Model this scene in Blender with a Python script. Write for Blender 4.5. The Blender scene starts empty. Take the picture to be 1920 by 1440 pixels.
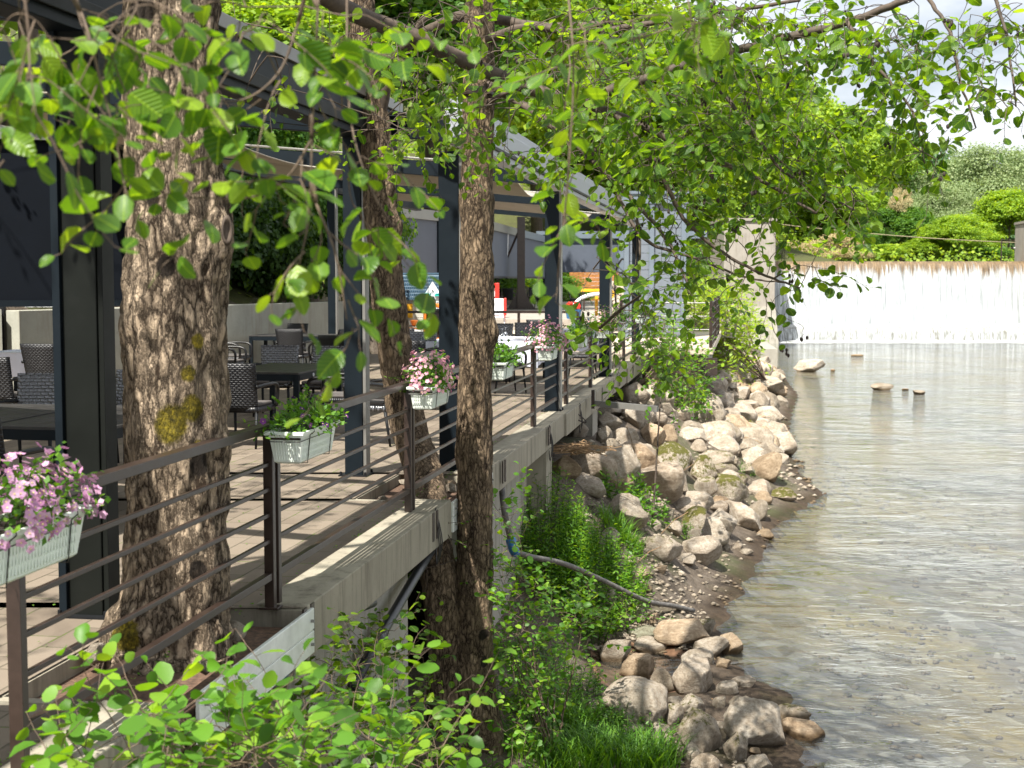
import bpy, bmesh, math, random
import numpy as np
from mathutils import Vector, Matrix, noise

SC = bpy.context.scene
COL = SC.collection
rng = np.random.default_rng(7)
random.seed(7)
R = math.radians
DK = -1.8          # terrace floor
W = -4.3           # river surface
F = 2667.0                      # focal length in pixels of the 1920 px wide picture
TH = math.atan(195.0 / F)       # camera pitch below the horizon
CT, ST = math.cos(TH), math.sin(TH)

# ------------------------------------------------------------------ camera
cam = bpy.data.cameras.new('camera')
cam.sensor_width = 36.0
cam.lens = 36.0 * F / 1920.0
cam.clip_start = 0.05
cam.clip_end = 3000
cam.dof.use_dof = True
cam.dof.focus_distance = 11.5
cam.dof.aperture_fstop = 5.6
camo = bpy.data.objects.new('camera', cam)
COL.objects.link(camo)
camo.location = (0, 0, 0)
camo.rotation_euler = (R(90) - TH, 0, 0)
SC.camera = camo

# ------------------------------------------------------------------ sky, sun, exposure
SUN_EL = R(56)
SH = Vector((-0.46, -0.89, 0)).normalized()
TOSUN = Vector((SH.x * math.cos(SUN_EL), SH.y * math.cos(SUN_EL), math.sin(SUN_EL)))
world = bpy.data.worlds.new('World')
SC.world = world
world.use_nodes = True
nt = world.node_tree
nt.nodes.clear()
wo = nt.nodes.new('ShaderNodeOutputWorld')
bg = nt.nodes.new('ShaderNodeBackground')
sky = nt.nodes.new('ShaderNodeTexSky')
sky.sky_type = 'NISHITA'
sky.sun_disc = False
sky.sun_elevation = SUN_EL
sky.sun_rotation = math.atan2(SH.x, SH.y) % (2 * math.pi)
sky.air_density = 1.0
sky.dust_density = 1.5
wtc = nt.nodes.new('ShaderNodeTexCoord')
wmp = nt.nodes.new('ShaderNodeMapping')
wmp.inputs['Scale'].default_value = (1.0, 1.0, 2.6)
wn = nt.nodes.new('ShaderNodeTexNoise')
wn.inputs['Scale'].default_value = 3.2
wn.inputs['Detail'].default_value = 7
wn.inputs['Roughness'].default_value = 0.55
wr = nt.nodes.new('ShaderNodeValToRGB')
wr.color_ramp.elements[0].position = 0.28
wr.color_ramp.elements[1].position = 0.52
wmix = nt.nodes.new('ShaderNodeMix')
wmix.data_type = 'RGBA'
L = nt.links.new
L(wtc.outputs['Generated'], wmp.inputs['Vector'])
L(wmp.outputs[0], wn.inputs['Vector'])
L(wn.outputs['Fac'], wr.inputs['Fac'])
L(wr.outputs['Color'], wmix.inputs[0])
L(sky.outputs[0], wmix.inputs[6])
wmix.inputs[7].default_value = (10.2, 10.6, 11.2, 1)
L(wmix.outputs[2], bg.inputs['Color'])
bg.inputs['Strength'].default_value = 0.051
L(bg.outputs[0], wo.inputs[0])

sl = bpy.data.lights.new('sun', 'SUN')
sl.energy = 5.0
sl.angle = R(0.55)
sl.color = (1.0, 0.95, 0.86)
so = bpy.data.objects.new('sun', sl)
COL.objects.link(so)
so.location = TOSUN * 60
so.rotation_euler = TOSUN.to_track_quat('Z', 'Y').to_euler()

SC.view_settings.view_transform = 'Standard'
SC.view_settings.look = 'None'
SC.view_settings.gamma = 1.0
SC.view_settings.exposure = 1.12
SC.view_settings.use_curve_mapping = False
SC.cycles.max_bounces = 7
SC.cycles.diffuse_bounces = 3
SC.cycles.glossy_bounces = 3
SC.cycles.transmission_bounces = 5
SC.cycles.transparent_max_bounces = 12
SC.cycles.caustics_reflective = False
SC.cycles.caustics_refractive = False
SC.cycles.use_denoising = True
SC.cycles.sample_clamp_indirect = 6

# ------------------------------------------------------------------ measuring helpers
def ray(px, py):
    a = (px - 960) / F; b = (720 - py) / F
    return np.array([a, CT + b * ST, -ST + b * CT])
def P(px, py, Y):
    d = ray(px, py); return d * (Y / d[1])
def G(px, py, z):
    d = ray(px, py); return d * (z / d[2])


def RX(Y): return -2.60 + 0.165 * Y
RANG = -math.atan(0.165)
RU = np.array([0.1628, 0.9867, 0]); RN = np.array([0.9867, -0.1628, 0])

# ------------------------------------------------------------------ scene helpers
def tag(o, label=None, cat=None, group=None, kind=None):
    if label: o['label'] = label
    if cat: o['category'] = cat
    if group: o['group'] = group
    if kind: o['kind'] = kind
    return o
def thing(name, label, cat, loc=(0, 0, 0), rz=0, group=None):
    o = bpy.data.objects.new(name, None)
    COL.objects.link(o)
    o.empty_display_size = 0.2
    o.location = loc; o.rotation_euler = (0, 0, rz)
    return tag(o, label, cat, group)
def copy_tree(o, parent=None):
    c = o.copy(); COL.objects.link(c); c.parent = parent
    for ch in o.children: copy_tree(ch, c)
    return c

class MB:
    def __init__(s): s.v = []; s.f = []; s.m = []; s.uv = {}
    def add(s, vs, fs, m=0):
        b = len(s.v); s.v += [tuple(map(float, x)) for x in vs]
        s.f += [tuple(i + b for i in f) for f in fs]; s.m += [m] * len(fs)
    def box(s, c, d, rz=0, m=0, rx=0, ry=0):
        M = Matrix.Rotation(rz, 3, 'Z') @ Matrix.Rotation(ry, 3, 'Y') @ Matrix.Rotation(rx, 3, 'X')
        vs = [Vector(c) + M @ Vector((x * d[0] / 2, y * d[1] / 2, z * d[2] / 2)) for x in (-1, 1) for y in (-1, 1) for z in (-1, 1)]
        s.add(vs, [(0, 1, 3, 2), (4, 6, 7, 5), (0, 4, 5, 1), (2, 3, 7, 6), (0, 2, 6, 4), (1, 5, 7, 3)], m)
    def tube(s, pts, r, n=8, m=0, caps=True):
        pts = [Vector(p) for p in pts]
        if not hasattr(r, '__len__'): r = [r] * len(pts)
        b = len(s.v); prev = None
        for i, p in enumerate(pts):
            t = (pts[min(i + 1, len(pts) - 1)] - pts[max(i - 1, 0)])
            if t.length < 1e-9: t = Vector((0, 0, 1))
            t.normalize()
            if prev is None:
                a = t.orthogonal().normalized()
            else:
                a = (prev - t * prev.dot(t))
                a = a.normalized() if a.length > 1e-6 else t.orthogonal().normalized()
            prev = a; c = t.cross(a)
            for k in range(n):
                w = 2 * math.pi * k / n
                s.v.append(tuple(p + (a * math.cos(w) + c * math.sin(w)) * r[i]))
        for i in range(len(pts) - 1):
            for k in range(n):
                s.f.append((b + i * n + k, b + i * n + (k + 1) % n, b + (i + 1) * n + (k + 1) % n, b + (i + 1) * n + k)); s.m.append(m)
        if caps:
            s.f.append(tuple(b + k for k in range(n))[::-1]); s.m.append(m)
            e = b + (len(pts) - 1) * n
            s.f.append(tuple(e + k for k in range(n))); s.m.append(m)
    def lathe(s, prof, c=(0, 0, 0), n=16, m=0):
        b = len(s.v)
        for r, z in prof:
            for k in range(n):
                w = 2 * math.pi * k / n
                s.v.append((c[0] + r * math.cos(w), c[1] + r * math.sin(w), c[2] + z))
        for i in range(len(prof) - 1):
            for k in range(n):
                s.f.append((b + i * n + k, b + i * n + (k + 1) % n, b + (i + 1) * n + (k + 1) % n, b + (i + 1) * n + k)); s.m.append(m)
    def prism(s, poly, z0, z1, m=0):
        n = len(poly)
        vs = [(x, y, z0) for x, y in poly] + [(x, y, z1) for x, y in poly]
        s.add(vs, [tuple(range(n))[::-1], tuple(range(n, 2 * n))] + [(i, (i + 1) % n, n + (i + 1) % n, n + i) for i in range(n)], m)
    def build(s, name, mats, parent=None, smooth=False, bevel=0, off=None):
        me = bpy.data.meshes.new(name)
        v = s.v if off is None else [(a - off[0], b - off[1], c - off[2]) for a, b, c in s.v]
        me.from_pydata(v, [], s.f)
        for m in (mats if isinstance(mats, (list, tuple)) else [mats]): me.materials.append(m)
        if any(s.m): me.polygons.foreach_set('material_index', s.m)
        if smooth: me.polygons.foreach_set('use_smooth', [True] * len(me.polygons))
        me.update()
        o = bpy.data.objects.new(name, me); COL.objects.link(o); o.parent = parent
        if bevel:
            md = o.modifiers.new('bevel', 'BEVEL'); md.width = bevel; md.segments = 2; md.limit_method = 'ANGLE'
        return o

def npmesh(name, V, Fq, mats, parent=None, smooth=False, attrs=None, uv=None, midx=None):
    """V (n,3); Fq list of (k,m) int arrays, m verts per face"""
    me = bpy.data.meshes.new(name)
    V = np.asarray(V, dtype=np.float32)
    Fq = [np.asarray(a, dtype=np.int32) for a in Fq]
    loops = np.concatenate([a.ravel() for a in Fq])
    cnt = np.concatenate([np.full(len(a), a.shape[1], dtype=np.int32) for a in Fq])
    me.vertices.add(len(V)); me.vertices.foreach_set('co', V.ravel())
    me.loops.add(len(loops)); me.loops.foreach_set('vertex_index', loops)
    me.polygons.add(len(cnt))
    st = np.zeros(len(cnt), dtype=np.int32); st[1:] = np.cumsum(cnt)[:-1]
    me.polygons.foreach_set('loop_start', st)
    me.polygons.foreach_set('loop_total', cnt)
    for m in (mats if isinstance(mats, (list, tuple)) else [mats]): me.materials.append(m)
    if midx is not None: me.polygons.foreach_set('material_index', np.asarray(midx, dtype=np.int32))
    if smooth: me.polygons.foreach_set('use_smooth', np.ones(len(cnt), dtype=bool))
    for k, a in (attrs or {}).items():
        at = me.attributes.new(k, 'FLOAT', 'POINT'); at.data.foreach_set('value', np.asarray(a, dtype=np.float32))
    if uv is not None:
        ul = me.uv_layers.new(name='UVMap')
        ul.data.foreach_set('uv', np.asarray(uv, dtype=np.float32)[loops].ravel())
    me.update(calc_edges=True)
    me.validate()
    o = bpy.data.objects.new(name, me); COL.objects.link(o); o.parent = parent
    return o

# ------------------------------------------------------------------ materials
class NG:
    def __init__(s, name):
        s.mat = bpy.data.materials.new(name); s.mat.use_nodes = True
        s.t = s.mat.node_tree; s.t.nodes.clear()
        s.out = s.n('ShaderNodeOutputMaterial')
    def n(s, typ, **kw):
        nd = s.t.nodes.new(typ)
        for k, v in kw.items(): setattr(nd, k, v)
        return nd
    def l(s, a, b): s.t.links.new(a, b)
    def pr(s, col=(0.5, 0.5, 0.5), rough=0.6, metal=0.0, spec=0.5):
        p = s.n('ShaderNodeBsdfPrincipled')
        if not isinstance(col, tuple): s.l(col, p.inputs['Base Color'])
        else: p.inputs['Base Color'].default_value = (*col, 1)
        if hasattr(rough, 'links'): s.l(rough, p.inputs['Roughness'])
        else: p.inputs['Roughness'].default_value = rough
        p.inputs['Metallic'].default_value = metal
        p.inputs['Specular IOR Level'].default_value = spec
        s.l(p.outputs[0], s.out.inputs[0]); s.p = p
        return p
    def co(s, scale=(1, 1, 1), which='Object', rot=(0, 0, 0)):
        tc = s.n('ShaderNodeTexCoord'); mp = s.n('ShaderNodeMapping')
        mp.inputs['Scale'].default_value = scale; mp.inputs['Rotation'].default_value = rot
        s.l(tc.outputs[which], mp.inputs[0]); return mp.outputs[0]
    def noise(s, vec, scale, detail=4, rough=0.55, dist=0.0):
        n = s.n('ShaderNodeTexNoise'); n.inputs['Scale'].default_value = scale
        n.inputs['Detail'].default_value = detail; n.inputs['Roughness'].default_value = rough
        n.inputs['Distortion'].default_value = dist
        if vec is not None: s.l(vec, n.inputs['Vector'])
        return n.outputs['Fac']
    def ramp(s, fac, stops):
        r = s.n('ShaderNodeValToRGB'); e = r.color_ramp.elements
        while len(e) < len(stops): e.new(0.5)
        for i, (p, c) in enumerate(stops):
            e[i].position = p; e[i].color = (*c, 1) if len(c) == 3 else c
        s.l(fac, r.inputs[0]); return r.outputs['Color']
    def mix(s, fac, a, b, mode='MIX'):
        m = s.n('ShaderNodeMix'); m.data_type = 'RGBA'; m.blend_type = mode
        if hasattr(fac, 'links'): s.l(fac, m.inputs[0])
        else: m.inputs[0].default_value = fac
        for x, i in ((a, 6), (b, 7)):
            if isinstance(x, tuple): m.inputs[i].default_value = (*x, 1)
            else: s.l(x, m.inputs[i])
        return m.outputs[2]
    def math(s, op, a, b=0.0, clamp=False):
        m = s.n('ShaderNodeMath', operation=op); m.use_clamp = clamp
        for x, i in ((a, 0), (b, 1)):
            if hasattr(x, 'links'): s.l(x, m.inputs[i])
            else: m.inputs[i].default_value = x
        return m.outputs[0]
    def bump(s, h, strength=0.5, dist=0.01, prev=None):
        b = s.n('ShaderNodeBump'); b.inputs['Strength'].default_value = strength
        b.inputs['Distance'].default_value = dist
        s.l(h, b.inputs['Height'])
        if prev is not None: s.l(prev, b.inputs['Normal'])
        return b.outputs[0]
    def setn(s, nrm): s.l(nrm, s.p.inputs['Normal'])

def m_plain(name, col, rough=0.5, metal=0.0, var=0.12, scale=6.0, bump=0.05, spec=0.5):
    g = NG(name); v = g.co()
    n = g.noise(v, scale, 6, 0.65)
    lo = tuple(c * (1 - var * 1.6) for c in col); hi = tuple(min(1, c * (1 + var)) for c in col)
    c = g.ramp(n, [(0.3, lo), (0.7, hi)]); dn = g.noise(v, 2.1, 8, 0.8); c = g.mix(g.ramp(dn, [(0.55, (0, 0, 0)), (0.72, (0.35,) * 3)]), c, tuple(x * 0.55 + 0.012 for x in col))
    g.pr(c, rough, metal, spec)
    rr = g.math('MULTIPLY_ADD', n, 0.25); g.t.nodes[-1].inputs[2].default_value = rough - 0.12
    g.l(rr, g.p.inputs['Roughness'])
    if bump: g.setn(g.bump(g.noise(v, scale * 12, 3), bump, 0.003))
    return g.mat

def m_leaf(name, dark, mid, light, trans=0.5, rough=0.42, veins=False, tcol=None):
    g = NG(name)
    at = g.n('ShaderNodeAttribute', attribute_name='lv')
    c = g.ramp(at.outputs['Fac'], [(0.0, dark), (0.5, mid), (1.0, light)])
    p = g.pr(c, rough, 0, 0.38)
    if veins:
        uv = g.n('ShaderNodeUVMap'); sx = g.n('ShaderNodeSeparateXYZ'); g.l(uv.outputs[0], sx.inputs[0])
        ab = g.math('ABSOLUTE', sx.outputs[1])
        w = g.math('SUBTRACT', g.math('MULTIPLY', sx.outputs[0], 1.0), g.math('MULTIPLY', ab, 0.75))
        si = g.math('SINE', g.math('MULTIPLY', w, 46.0))
        ve = g.math('SMOOTH_MIN', si, 0.55); 
        rib = g.math('LESS_THAN', ab, 0.022)
        h = g.math('SUBTRACT', ve, g.math('MULTIPLY', rib, 1.5))
        g.setn(g.bump(h, 0.55, 0.0016))
        c = g.mix(g.math('MULTIPLY', g.math('GREATER_THAN', si, 0.86), 0.35), c, light)
        c = g.mix(g.math('MULTIPLY', rib, 0.5), c, tuple(min(1, x * 1.7) for x in light))
        g.l(c, p.inputs['Base Color'])
    tr = g.n('ShaderNodeBsdfTranslucent')
    tm = g.mix(1.0, c, tcol or (2.2, 1.9, 0.42), 'MULTIPLY')
    g.l(tm, tr.inputs['Color'])
    mx = g.n('ShaderNodeMixShader'); mx.inputs[0].default_value = trans
    g.l(p.outputs[0], mx.inputs[1]); g.l(tr.outputs[0], mx.inputs[2]); g.l(mx.outputs[0], g.out.inputs[0])
    return g.mat

def m_bark(name, a, b, crack, scale=1.0, moss=0.0, depth=0.02):
    g = NG(name); v = g.co((1, 1, 0.33))
    w = g.n('ShaderNodeTexNoise'); w.inputs['Scale'].default_value = 7 * scale; w.inputs['Detail'].default_value = 4
    g.l(v, w.inputs['Vector'])
    w.inputs['Roughness'].default_value = 0.7; w.inputs['Detail'].default_value = 7
    vm = g.n('ShaderNodeVectorMath', operation='MULTIPLY_ADD')
    g.l(w.outputs['Color'], vm.inputs[0]); vm.inputs[1].default_value = (0.15 / scale,) * 3; g.l(v, vm.inputs[2])
    vo = g.n('ShaderNodeTexVoronoi', feature='DISTANCE_TO_EDGE'); vo.inputs['Scale'].default_value = 19 * scale
    g.l(vm.outputs[0], vo.inputs['Vector'])
    vo2 = g.n('ShaderNodeTexVoronoi', feature='F1'); vo2.inputs['Scale'].default_value = 19 * scale
    g.l(vm.outputs[0], vo2.inputs['Vector'])
    vn = g.noise(v, 5 * scale, 5, 0.7)
    wid = g.math('ADD', vo.outputs['Distance'], g.math('MULTIPLY', g.math('SUBTRACT', vn, 0.47), 0.42))
    p1 = g.ramp(wid, [(0.0, (0, 0, 0)), (0.09, (0.55, 0.55, 0.55)), (0.3, (1, 1, 1))])
    vo3 = g.n('ShaderNodeTexVoronoi', feature='DISTANCE_TO_EDGE'); vo3.inputs['Scale'].default_value = 44 * scale
    g.l(vm.outputs[0], vo3.inputs['Vector'])
    w3 = g.math('ADD', vo3.outputs['Distance'], g.math('MULTIPLY', g.math('SUBTRACT', g.noise(v, 9 * scale, 4, 0.6), 0.44), 0.5))
    p3 = g.ramp(w3, [(0.0, (0.25, 0.25, 0.25)), (0.10, (1, 1, 1))])
    plate = g.mix(1.0, p1, p3, 'MULTIPLY')
    fine = g.noise(v, 60 * scale, 6, 0.7)
    big = g.noise(g.co(), 3.2, 4, 0.6)
    c = g.mix(fine, a, b)
    c = g.mix(g.math('MULTIPLY', vo2.outputs['Color'], 0.45), c, tuple(x * 0.62 for x in a))
    c = g.mix(g.math('MULTIPLY', big, 0.25), c, tuple(x * 0.5 for x in a))
    c = g.mix(plate, crack, c)
    if moss:
        at = g.n('ShaderNodeAttribute', attribute_name='moss')
        mn = g.noise(g.co(), 11, 8, 0.85)
        mk = g.ramp(g.math('MULTIPLY', at.outputs['Fac'], g.math('ADD', mn, 0.45)), [(0.50, (0, 0, 0)), (0.66, (1, 1, 1))])
        mc = g.ramp(g.noise(g.co(), 45, 4, 0.7), [(0.3, (0.045, 0.04, 0.01)), (0.52, (0.19, 0.15, 0.015)), (0.75, (0.42, 0.32, 0.025))])
        c = g.mix(mk, c, mc)
        at2 = g.n('ShaderNodeAttribute', attribute_name='scar')
        mk2 = g.ramp(g.math('MULTIPLY', at2.outputs['Fac'], g.math('ADD', mn, 0.5)), [(0.45, (0, 0, 0)), (0.58, (1, 1, 1))])
        c = g.mix(mk2, c, (0.028, 0.02, 0.014))
    g.pr(c, 0.85, 0, 0.25)
    h = g.math('ADD', plate, g.math('MULTIPLY', fine, 0.35))
    g.setn(g.bump(h, 1.0, depth))
    return g.mat

def m_rock(name, moss=0.0, tint=(1, 1, 1)):
    g = NG(name); v = g.co()
    oi = g.n('ShaderNodeObjectInfo')
    va = g.n('ShaderNodeVectorMath', operation='ADD'); g.l(v, va.inputs[0]); 
    cx = g.n('ShaderNodeCombineXYZ'); g.l(g.math('MULTIPLY', oi.outputs['Random'], 37.0), cx.inputs[0]); g.l(cx.outputs[0], va.inputs[1])
    v = va.outputs[0]
    n1 = g.noise(v, 1.6, 8, 0.68, 0.6); n2 = g.noise(v, 9, 8, 0.75); n3 = g.noise(v, 38, 4, 0.7)
    t = lambda c: tuple(a * b for a, b in zip(c, tint))
    c = g.ramp(n1, [(0.25, t((0.21, 0.175, 0.135))), (0.45, t((0.38, 0.33, 0.265))), (0.62, t((0.52, 0.475, 0.405))), (0.8, t((0.66, 0.625, 0.565)))])
    c = g.mix(g.ramp(n2, [(0.35, (0.75, 0.75, 0.75)), (0.56, (0, 0, 0))]), c, t((0.20, 0.155, 0.11)))
    c = g.mix(g.ramp(n3, [(0.62, (0, 0, 0)), (0.75, (0.6, 0.6, 0.6))]), c, t((0.60, 0.57, 0.52)))
    pv = g.ramp(oi.outputs['Random'], [(0, (0.72, 0.69, 0.64)), (0.35, (1.0, 0.97, 0.93)), (0.7, (1.12, 1.1, 1.08)), (1, (1.0, 0.92, 0.85))])
    c = g.mix(1.0, c, pv, 'MULTIPLY')
    if moss:
        ge = g.n('ShaderNodeNewGeometry'); sx = g.n('ShaderNodeSeparateXYZ'); g.l(ge.outputs['Normal'], sx.inputs[0])
        k = g.math('ADD', g.math('MULTIPLY', sx.outputs[2], 0.16), g.noise(v, 3.0, 8, 0.8))
        mk = g.ramp(k, [(0.72 - moss * 0.20, (0, 0, 0)), (0.80 - moss * 0.20, (1, 1, 1))])
        mc = g.ramp(n3, [(0.3, (0.03, 0.033, 0.01)), (0.5, (0.09, 0.09, 0.015)), (0.72, (0.22, 0.19, 0.025))])
        c = g.mix(mk, c, mc)
    gp = g.n('ShaderNodeNewGeometry'); sp = g.n('ShaderNodeSeparateXYZ'); g.l(gp.outputs['Position'], sp.inputs[0])
    wz = g.math('ADD', g.math('SUBTRACT', sp.outputs[2], W), g.math('MULTIPLY', g.math('SUBTRACT', n2, 0.5), -0.12))
    wet = g.ramp(g.math('MULTIPLY', wz, 5.0), [(0.18, (1, 1, 1)), (0.42, (0, 0, 0))])
    c = g.mix(wet, c, g.mix(1.0, c, (0.42, 0.36, 0.28), 'MULTIPLY'))
    g.pr(c, 0.86, 0, 0.3)
    b = g.bump(n2, 0.9, 0.05); g.setn(g.bump(n3, 0.6, 0.012, b))
    return g.mat

M = {}
M['bark_big'] = m_bark('bark_big', (0.42, 0.31, 0.205), (0.67, 0.54, 0.40), (0.035, 0.022, 0.013), 1.0, 1, 0.03)
M['bark'] = m_bark('bark', (0.25, 0.175, 0.11), (0.46, 0.345, 0.23), (0.03, 0.018, 0.011), 1.5, 1, 0.016)
M['branch'] = m_plain('branch_bark', (0.085, 0.062, 0.045), 0.75, 0, 0.35, 25, 0.6)
M['twig'] = m_plain('twig_bark', (0.13, 0.09, 0.06), 0.7, 0, 0.3, 40, 0.2)
M['leaf'] = m_leaf('alder_leaf', (0.03, 0.09, 0.01), (0.075, 0.165, 0.014), (0.19, 0.31, 0.025), 0.55, 0.32, True)
M['leaf_fg'] = m_leaf('alder_leaf_near', (0.04, 0.11, 0.014), (0.08, 0.19, 0.018), (0.21, 0.33, 0.022), 0.45, 0.32, True)
M['leaf_bush'] = m_leaf('bush_leaf', (0.05, 0.13, 0.015), (0.10, 0.25, 0.022), (0.24, 0.40, 0.035), 0.45, 0.45)
M['herb'] = m_leaf('herb_leaf', (0.04, 0.11, 0.012), (0.085, 0.215, 0.022), (0.17, 0.33, 0.035), 0.4, 0.5)
M['willow'] = m_leaf('willow_leaf', (0.13, 0.24, 0.02), (0.22, 0.36, 0.03), (0.36, 0.48, 0.06), 0.45, 0.5)
M['tree_bright'] = m_leaf('tree_bright_leaf', (0.09, 0.18, 0.014), (0.20, 0.33, 0.025), (0.36, 0.48, 0.045), 0.4, 0.55)
M['tree_mid'] = m_leaf('tree_mid_leaf', (0.035, 0.10, 0.015), (0.075, 0.18, 0.022), (0.15, 0.27, 0.03), 0.4, 0.55)
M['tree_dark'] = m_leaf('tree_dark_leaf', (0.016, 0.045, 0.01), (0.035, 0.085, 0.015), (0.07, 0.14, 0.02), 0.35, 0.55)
M['tree_pale'] = m_leaf('tree_pale_leaf', (0.13, 0.19, 0.08), (0.24, 0.32, 0.14), (0.40, 0.46, 0.25), 0.35, 0.6, False, (1.3, 1.3, 0.8))
M['tree_hill'] = m_leaf('hazy_hill_leaf', (0.06, 0.13, 0.055), (0.10, 0.19, 0.075), (0.16, 0.27, 0.10), 0.3, 0.6, False, (1.3, 1.4, 0.9))  # lighter, softer green puts distance haze into the leaf colour
M['blossom'] = m_leaf('dry_blossom', (0.40, 0.32, 0.16), (0.5, 0.42, 0.22), (0.6, 0.52, 0.32), 0.3, 0.7, False, (1, 1, 0.8))
M['petal_pink'] = m_leaf('petal_pink', (0.46, 0.20, 0.38), (0.60, 0.32, 0.52), (0.72, 0.50, 0.64), 0.3, 0.6, False, (1.1, 1, 1.1))
M['petal_pale'] = m_leaf('petal_pale', (0.62, 0.30, 0.36), (0.78, 0.50, 0.52), (0.85, 0.68, 0.60), 0.3, 0.6, False, (1.1, 1, 1))
M['petal_dusty'] = m_leaf('petal_dusty', (0.55, 0.20, 0.34), (0.68, 0.34, 0.45), (0.78, 0.52, 0.58), 0.3, 0.6, False, (1.1, 1, 1))
M['petal_purple'] = m_leaf('petal_purple', (0.05, 0.008, 0.09), (0.10, 0.015, 0.17), (0.25, 0.06, 0.30), 0.25, 0.6, False, (1.1, 1, 1.2))
M['petal_eye'] = m_plain('petal_eye', (0.72, 0.62, 0.25), 0.6)
M['cone'] = m_plain('alder_cone', (0.035, 0.022, 0.018), 0.8)
M['rock'] = m_rock('limestone')
M['rock_moss'] = m_rock('mossy_limestone', 1.0)
M['rock_lm'] = m_rock('limestone_moss_spots', 0.45)
M['rock_wet'] = m_rock('tan_limestone', 0.0, (0.98, 0.87, 0.74))
M['slate'] = m_rock('grey_green_slate', 0.0, (0.72, 0.85, 0.8))
M['anth'] = m_plain('anthracite_powder_coat', (0.005, 0.0095, 0.014), 0.5, 0.0, 0.1, 3, 0.03, 0.2)
M['anth2'] = m_plain('dark_column_cladding', (0.006, 0.0075, 0.006), 0.5, 0.0, 0.1, 3, 0.03, 0.2)
M['alu'] = m_plain('grey_aluminium_face', (0.22, 0.215, 0.20), 0.35, 0.3, 0.08, 4, 0.02)
M['alu_lt'] = m_plain('pale_blue_grey_metal', (0.15, 0.185, 0.225), 0.4, 0.1, 0.06, 3, 0.02)
M['gutter'] = m_plain('light_gutter_metal', (0.34, 0.36, 0.39), 0.4, 0.1, 0.06, 3, 0.02)
M['slatwhite'] = m_plain('white_slat_metal', (0.15, 0.175, 0.21), 0.45, 0.0, 0.05, 3, 0.02)
M['bronze'] = m_plain('brown_painted_steel', (0.034, 0.021, 0.016), 0.34, 0.0, 0.25, 9, 0.08, 0.6)
M['screen'] = m_plain('dark_screen_fabric', (0.006, 0.008, 0.012), 0.9, 0.0, 0.1, 2, 0.1, 0.1)
M['screen_lt'] = m_plain('grey_screen_fabric', (0.075, 0.09, 0.12), 0.75, 0.0, 0.08, 2, 0.1)
M['tan'] = m_plain('tan_awning_fabric', (0.50, 0.44, 0.36), 0.8, 0.0, 0.08, 3, 0.1)
M['tan2'] = m_plain('brown_awning_stripe', (0.23, 0.18, 0.15), 0.8)
M['cloth'] = m_plain('white_cloth', (0.66, 0.68, 0.78), 0.85, 0.0, 0.05, 3, 0.1)
M['pot'] = m_plain('mint_white_plastic', (0.80, 0.86, 0.79), 0.38, 0.0, 0.06, 5, 0.03)
M['soil'] = m_plain('potting_soil', (0.04, 0.028, 0.02), 0.9, 0, 0.4, 30, 0.5)
M['wire'] = m_plain('dark_wire', (0.02, 0.017, 0.015), 0.5)
M['tabletop'] = m_plain('charcoal_slats', (0.035, 0.033, 0.032), 0.42, 0, 0.3, 10, 0.1)
M['blackmetal'] = m_plain('black_metal', (0.009, 0.010, 0.012), 0.5, 0, .1, 5, .03, .25)
M['cushion'] = m_plain('taupe_cushion', (0.10, 0.09, 0.085), 0.85, 0, 0.08, 10, 0.2)
M['board'] = m_plain('white_aluminium_board', (0.74, 0.77, 0.74), 0.38, 0.15, 0.12, 5, 0.05)
M['hose'] = m_plain('black_hose', (0.016, 0.018, 0.022), 0.35, 0, 0.2, 8, 0.03)
M['oldhose'] = m_plain('weathered_pipe', (0.13, 0.12, 0.11), 0.6, 0, 0.5, 14, 0.2)
M['blue'] = m_plain('blue_plastic', (0.02, 0.16, 0.42), 0.4)
M['wood'] = m_plain('orange_wood', (0.40, 0.17, 0.05), 0.6, 0, 0.3, 8, 0.1)
M['redwood'] = m_plain('red_brown_boards', (0.16, 0.028, 0.012), 0.55, 0, 0.35, 8, 0.1)
M['roofblue'] = m_plain('slate_blue_plastic', (0.055, 0.105, 0.155), 0.45)
M['cream'] = m_plain('cream_plastic', (0.50, 0.48, 0.42), 0.5)
M['yellow'] = m_plain('yellow_plastic', (0.80, 0.42, 0.02), 0.4)
M['orange'] = m_plain('orange_plastic', (0.75, 0.20, 0.02), 0.4)
M['teal'] = m_plain('teal_plastic', (0.02, 0.45, 0.38), 0.4)
M['whitep'] = m_plain('white_plastic', (0.75, 0.77, 0.80), 0.4)
M['red'] = m_plain('red_plastic', (0.62, 0.03, 0.02), 0.4)
M['beigep'] = m_plain('beige_plastic', (0.60, 0.50, 0.40), 0.5)
M['dry'] = m_plain('dry_reeds', (0.30, 0.19, 0.10), 0.8, 0, 0.4, 20, 0.1)
M['debris'] = m_plain('dead_leaves', (0.12, 0.07, 0.045), 0.9, 0, 0.5, 30, 0.3)
M['cable'] = m_plain('rusty_cable', (0.28, 0.24, 0.14), 0.6)
M['porcelain'] = m_plain('porcelain', (0.8, 0.8, 0.82), 0.2)
M['ketchup'] = m_plain('red_sauce', (0.55, 0.02, 0.015), 0.25)
M['pane'] = m_plain('grey_window', (0.14, 0.15, 0.16), 0.15, 0, 0.05, 2, 0)

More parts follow.
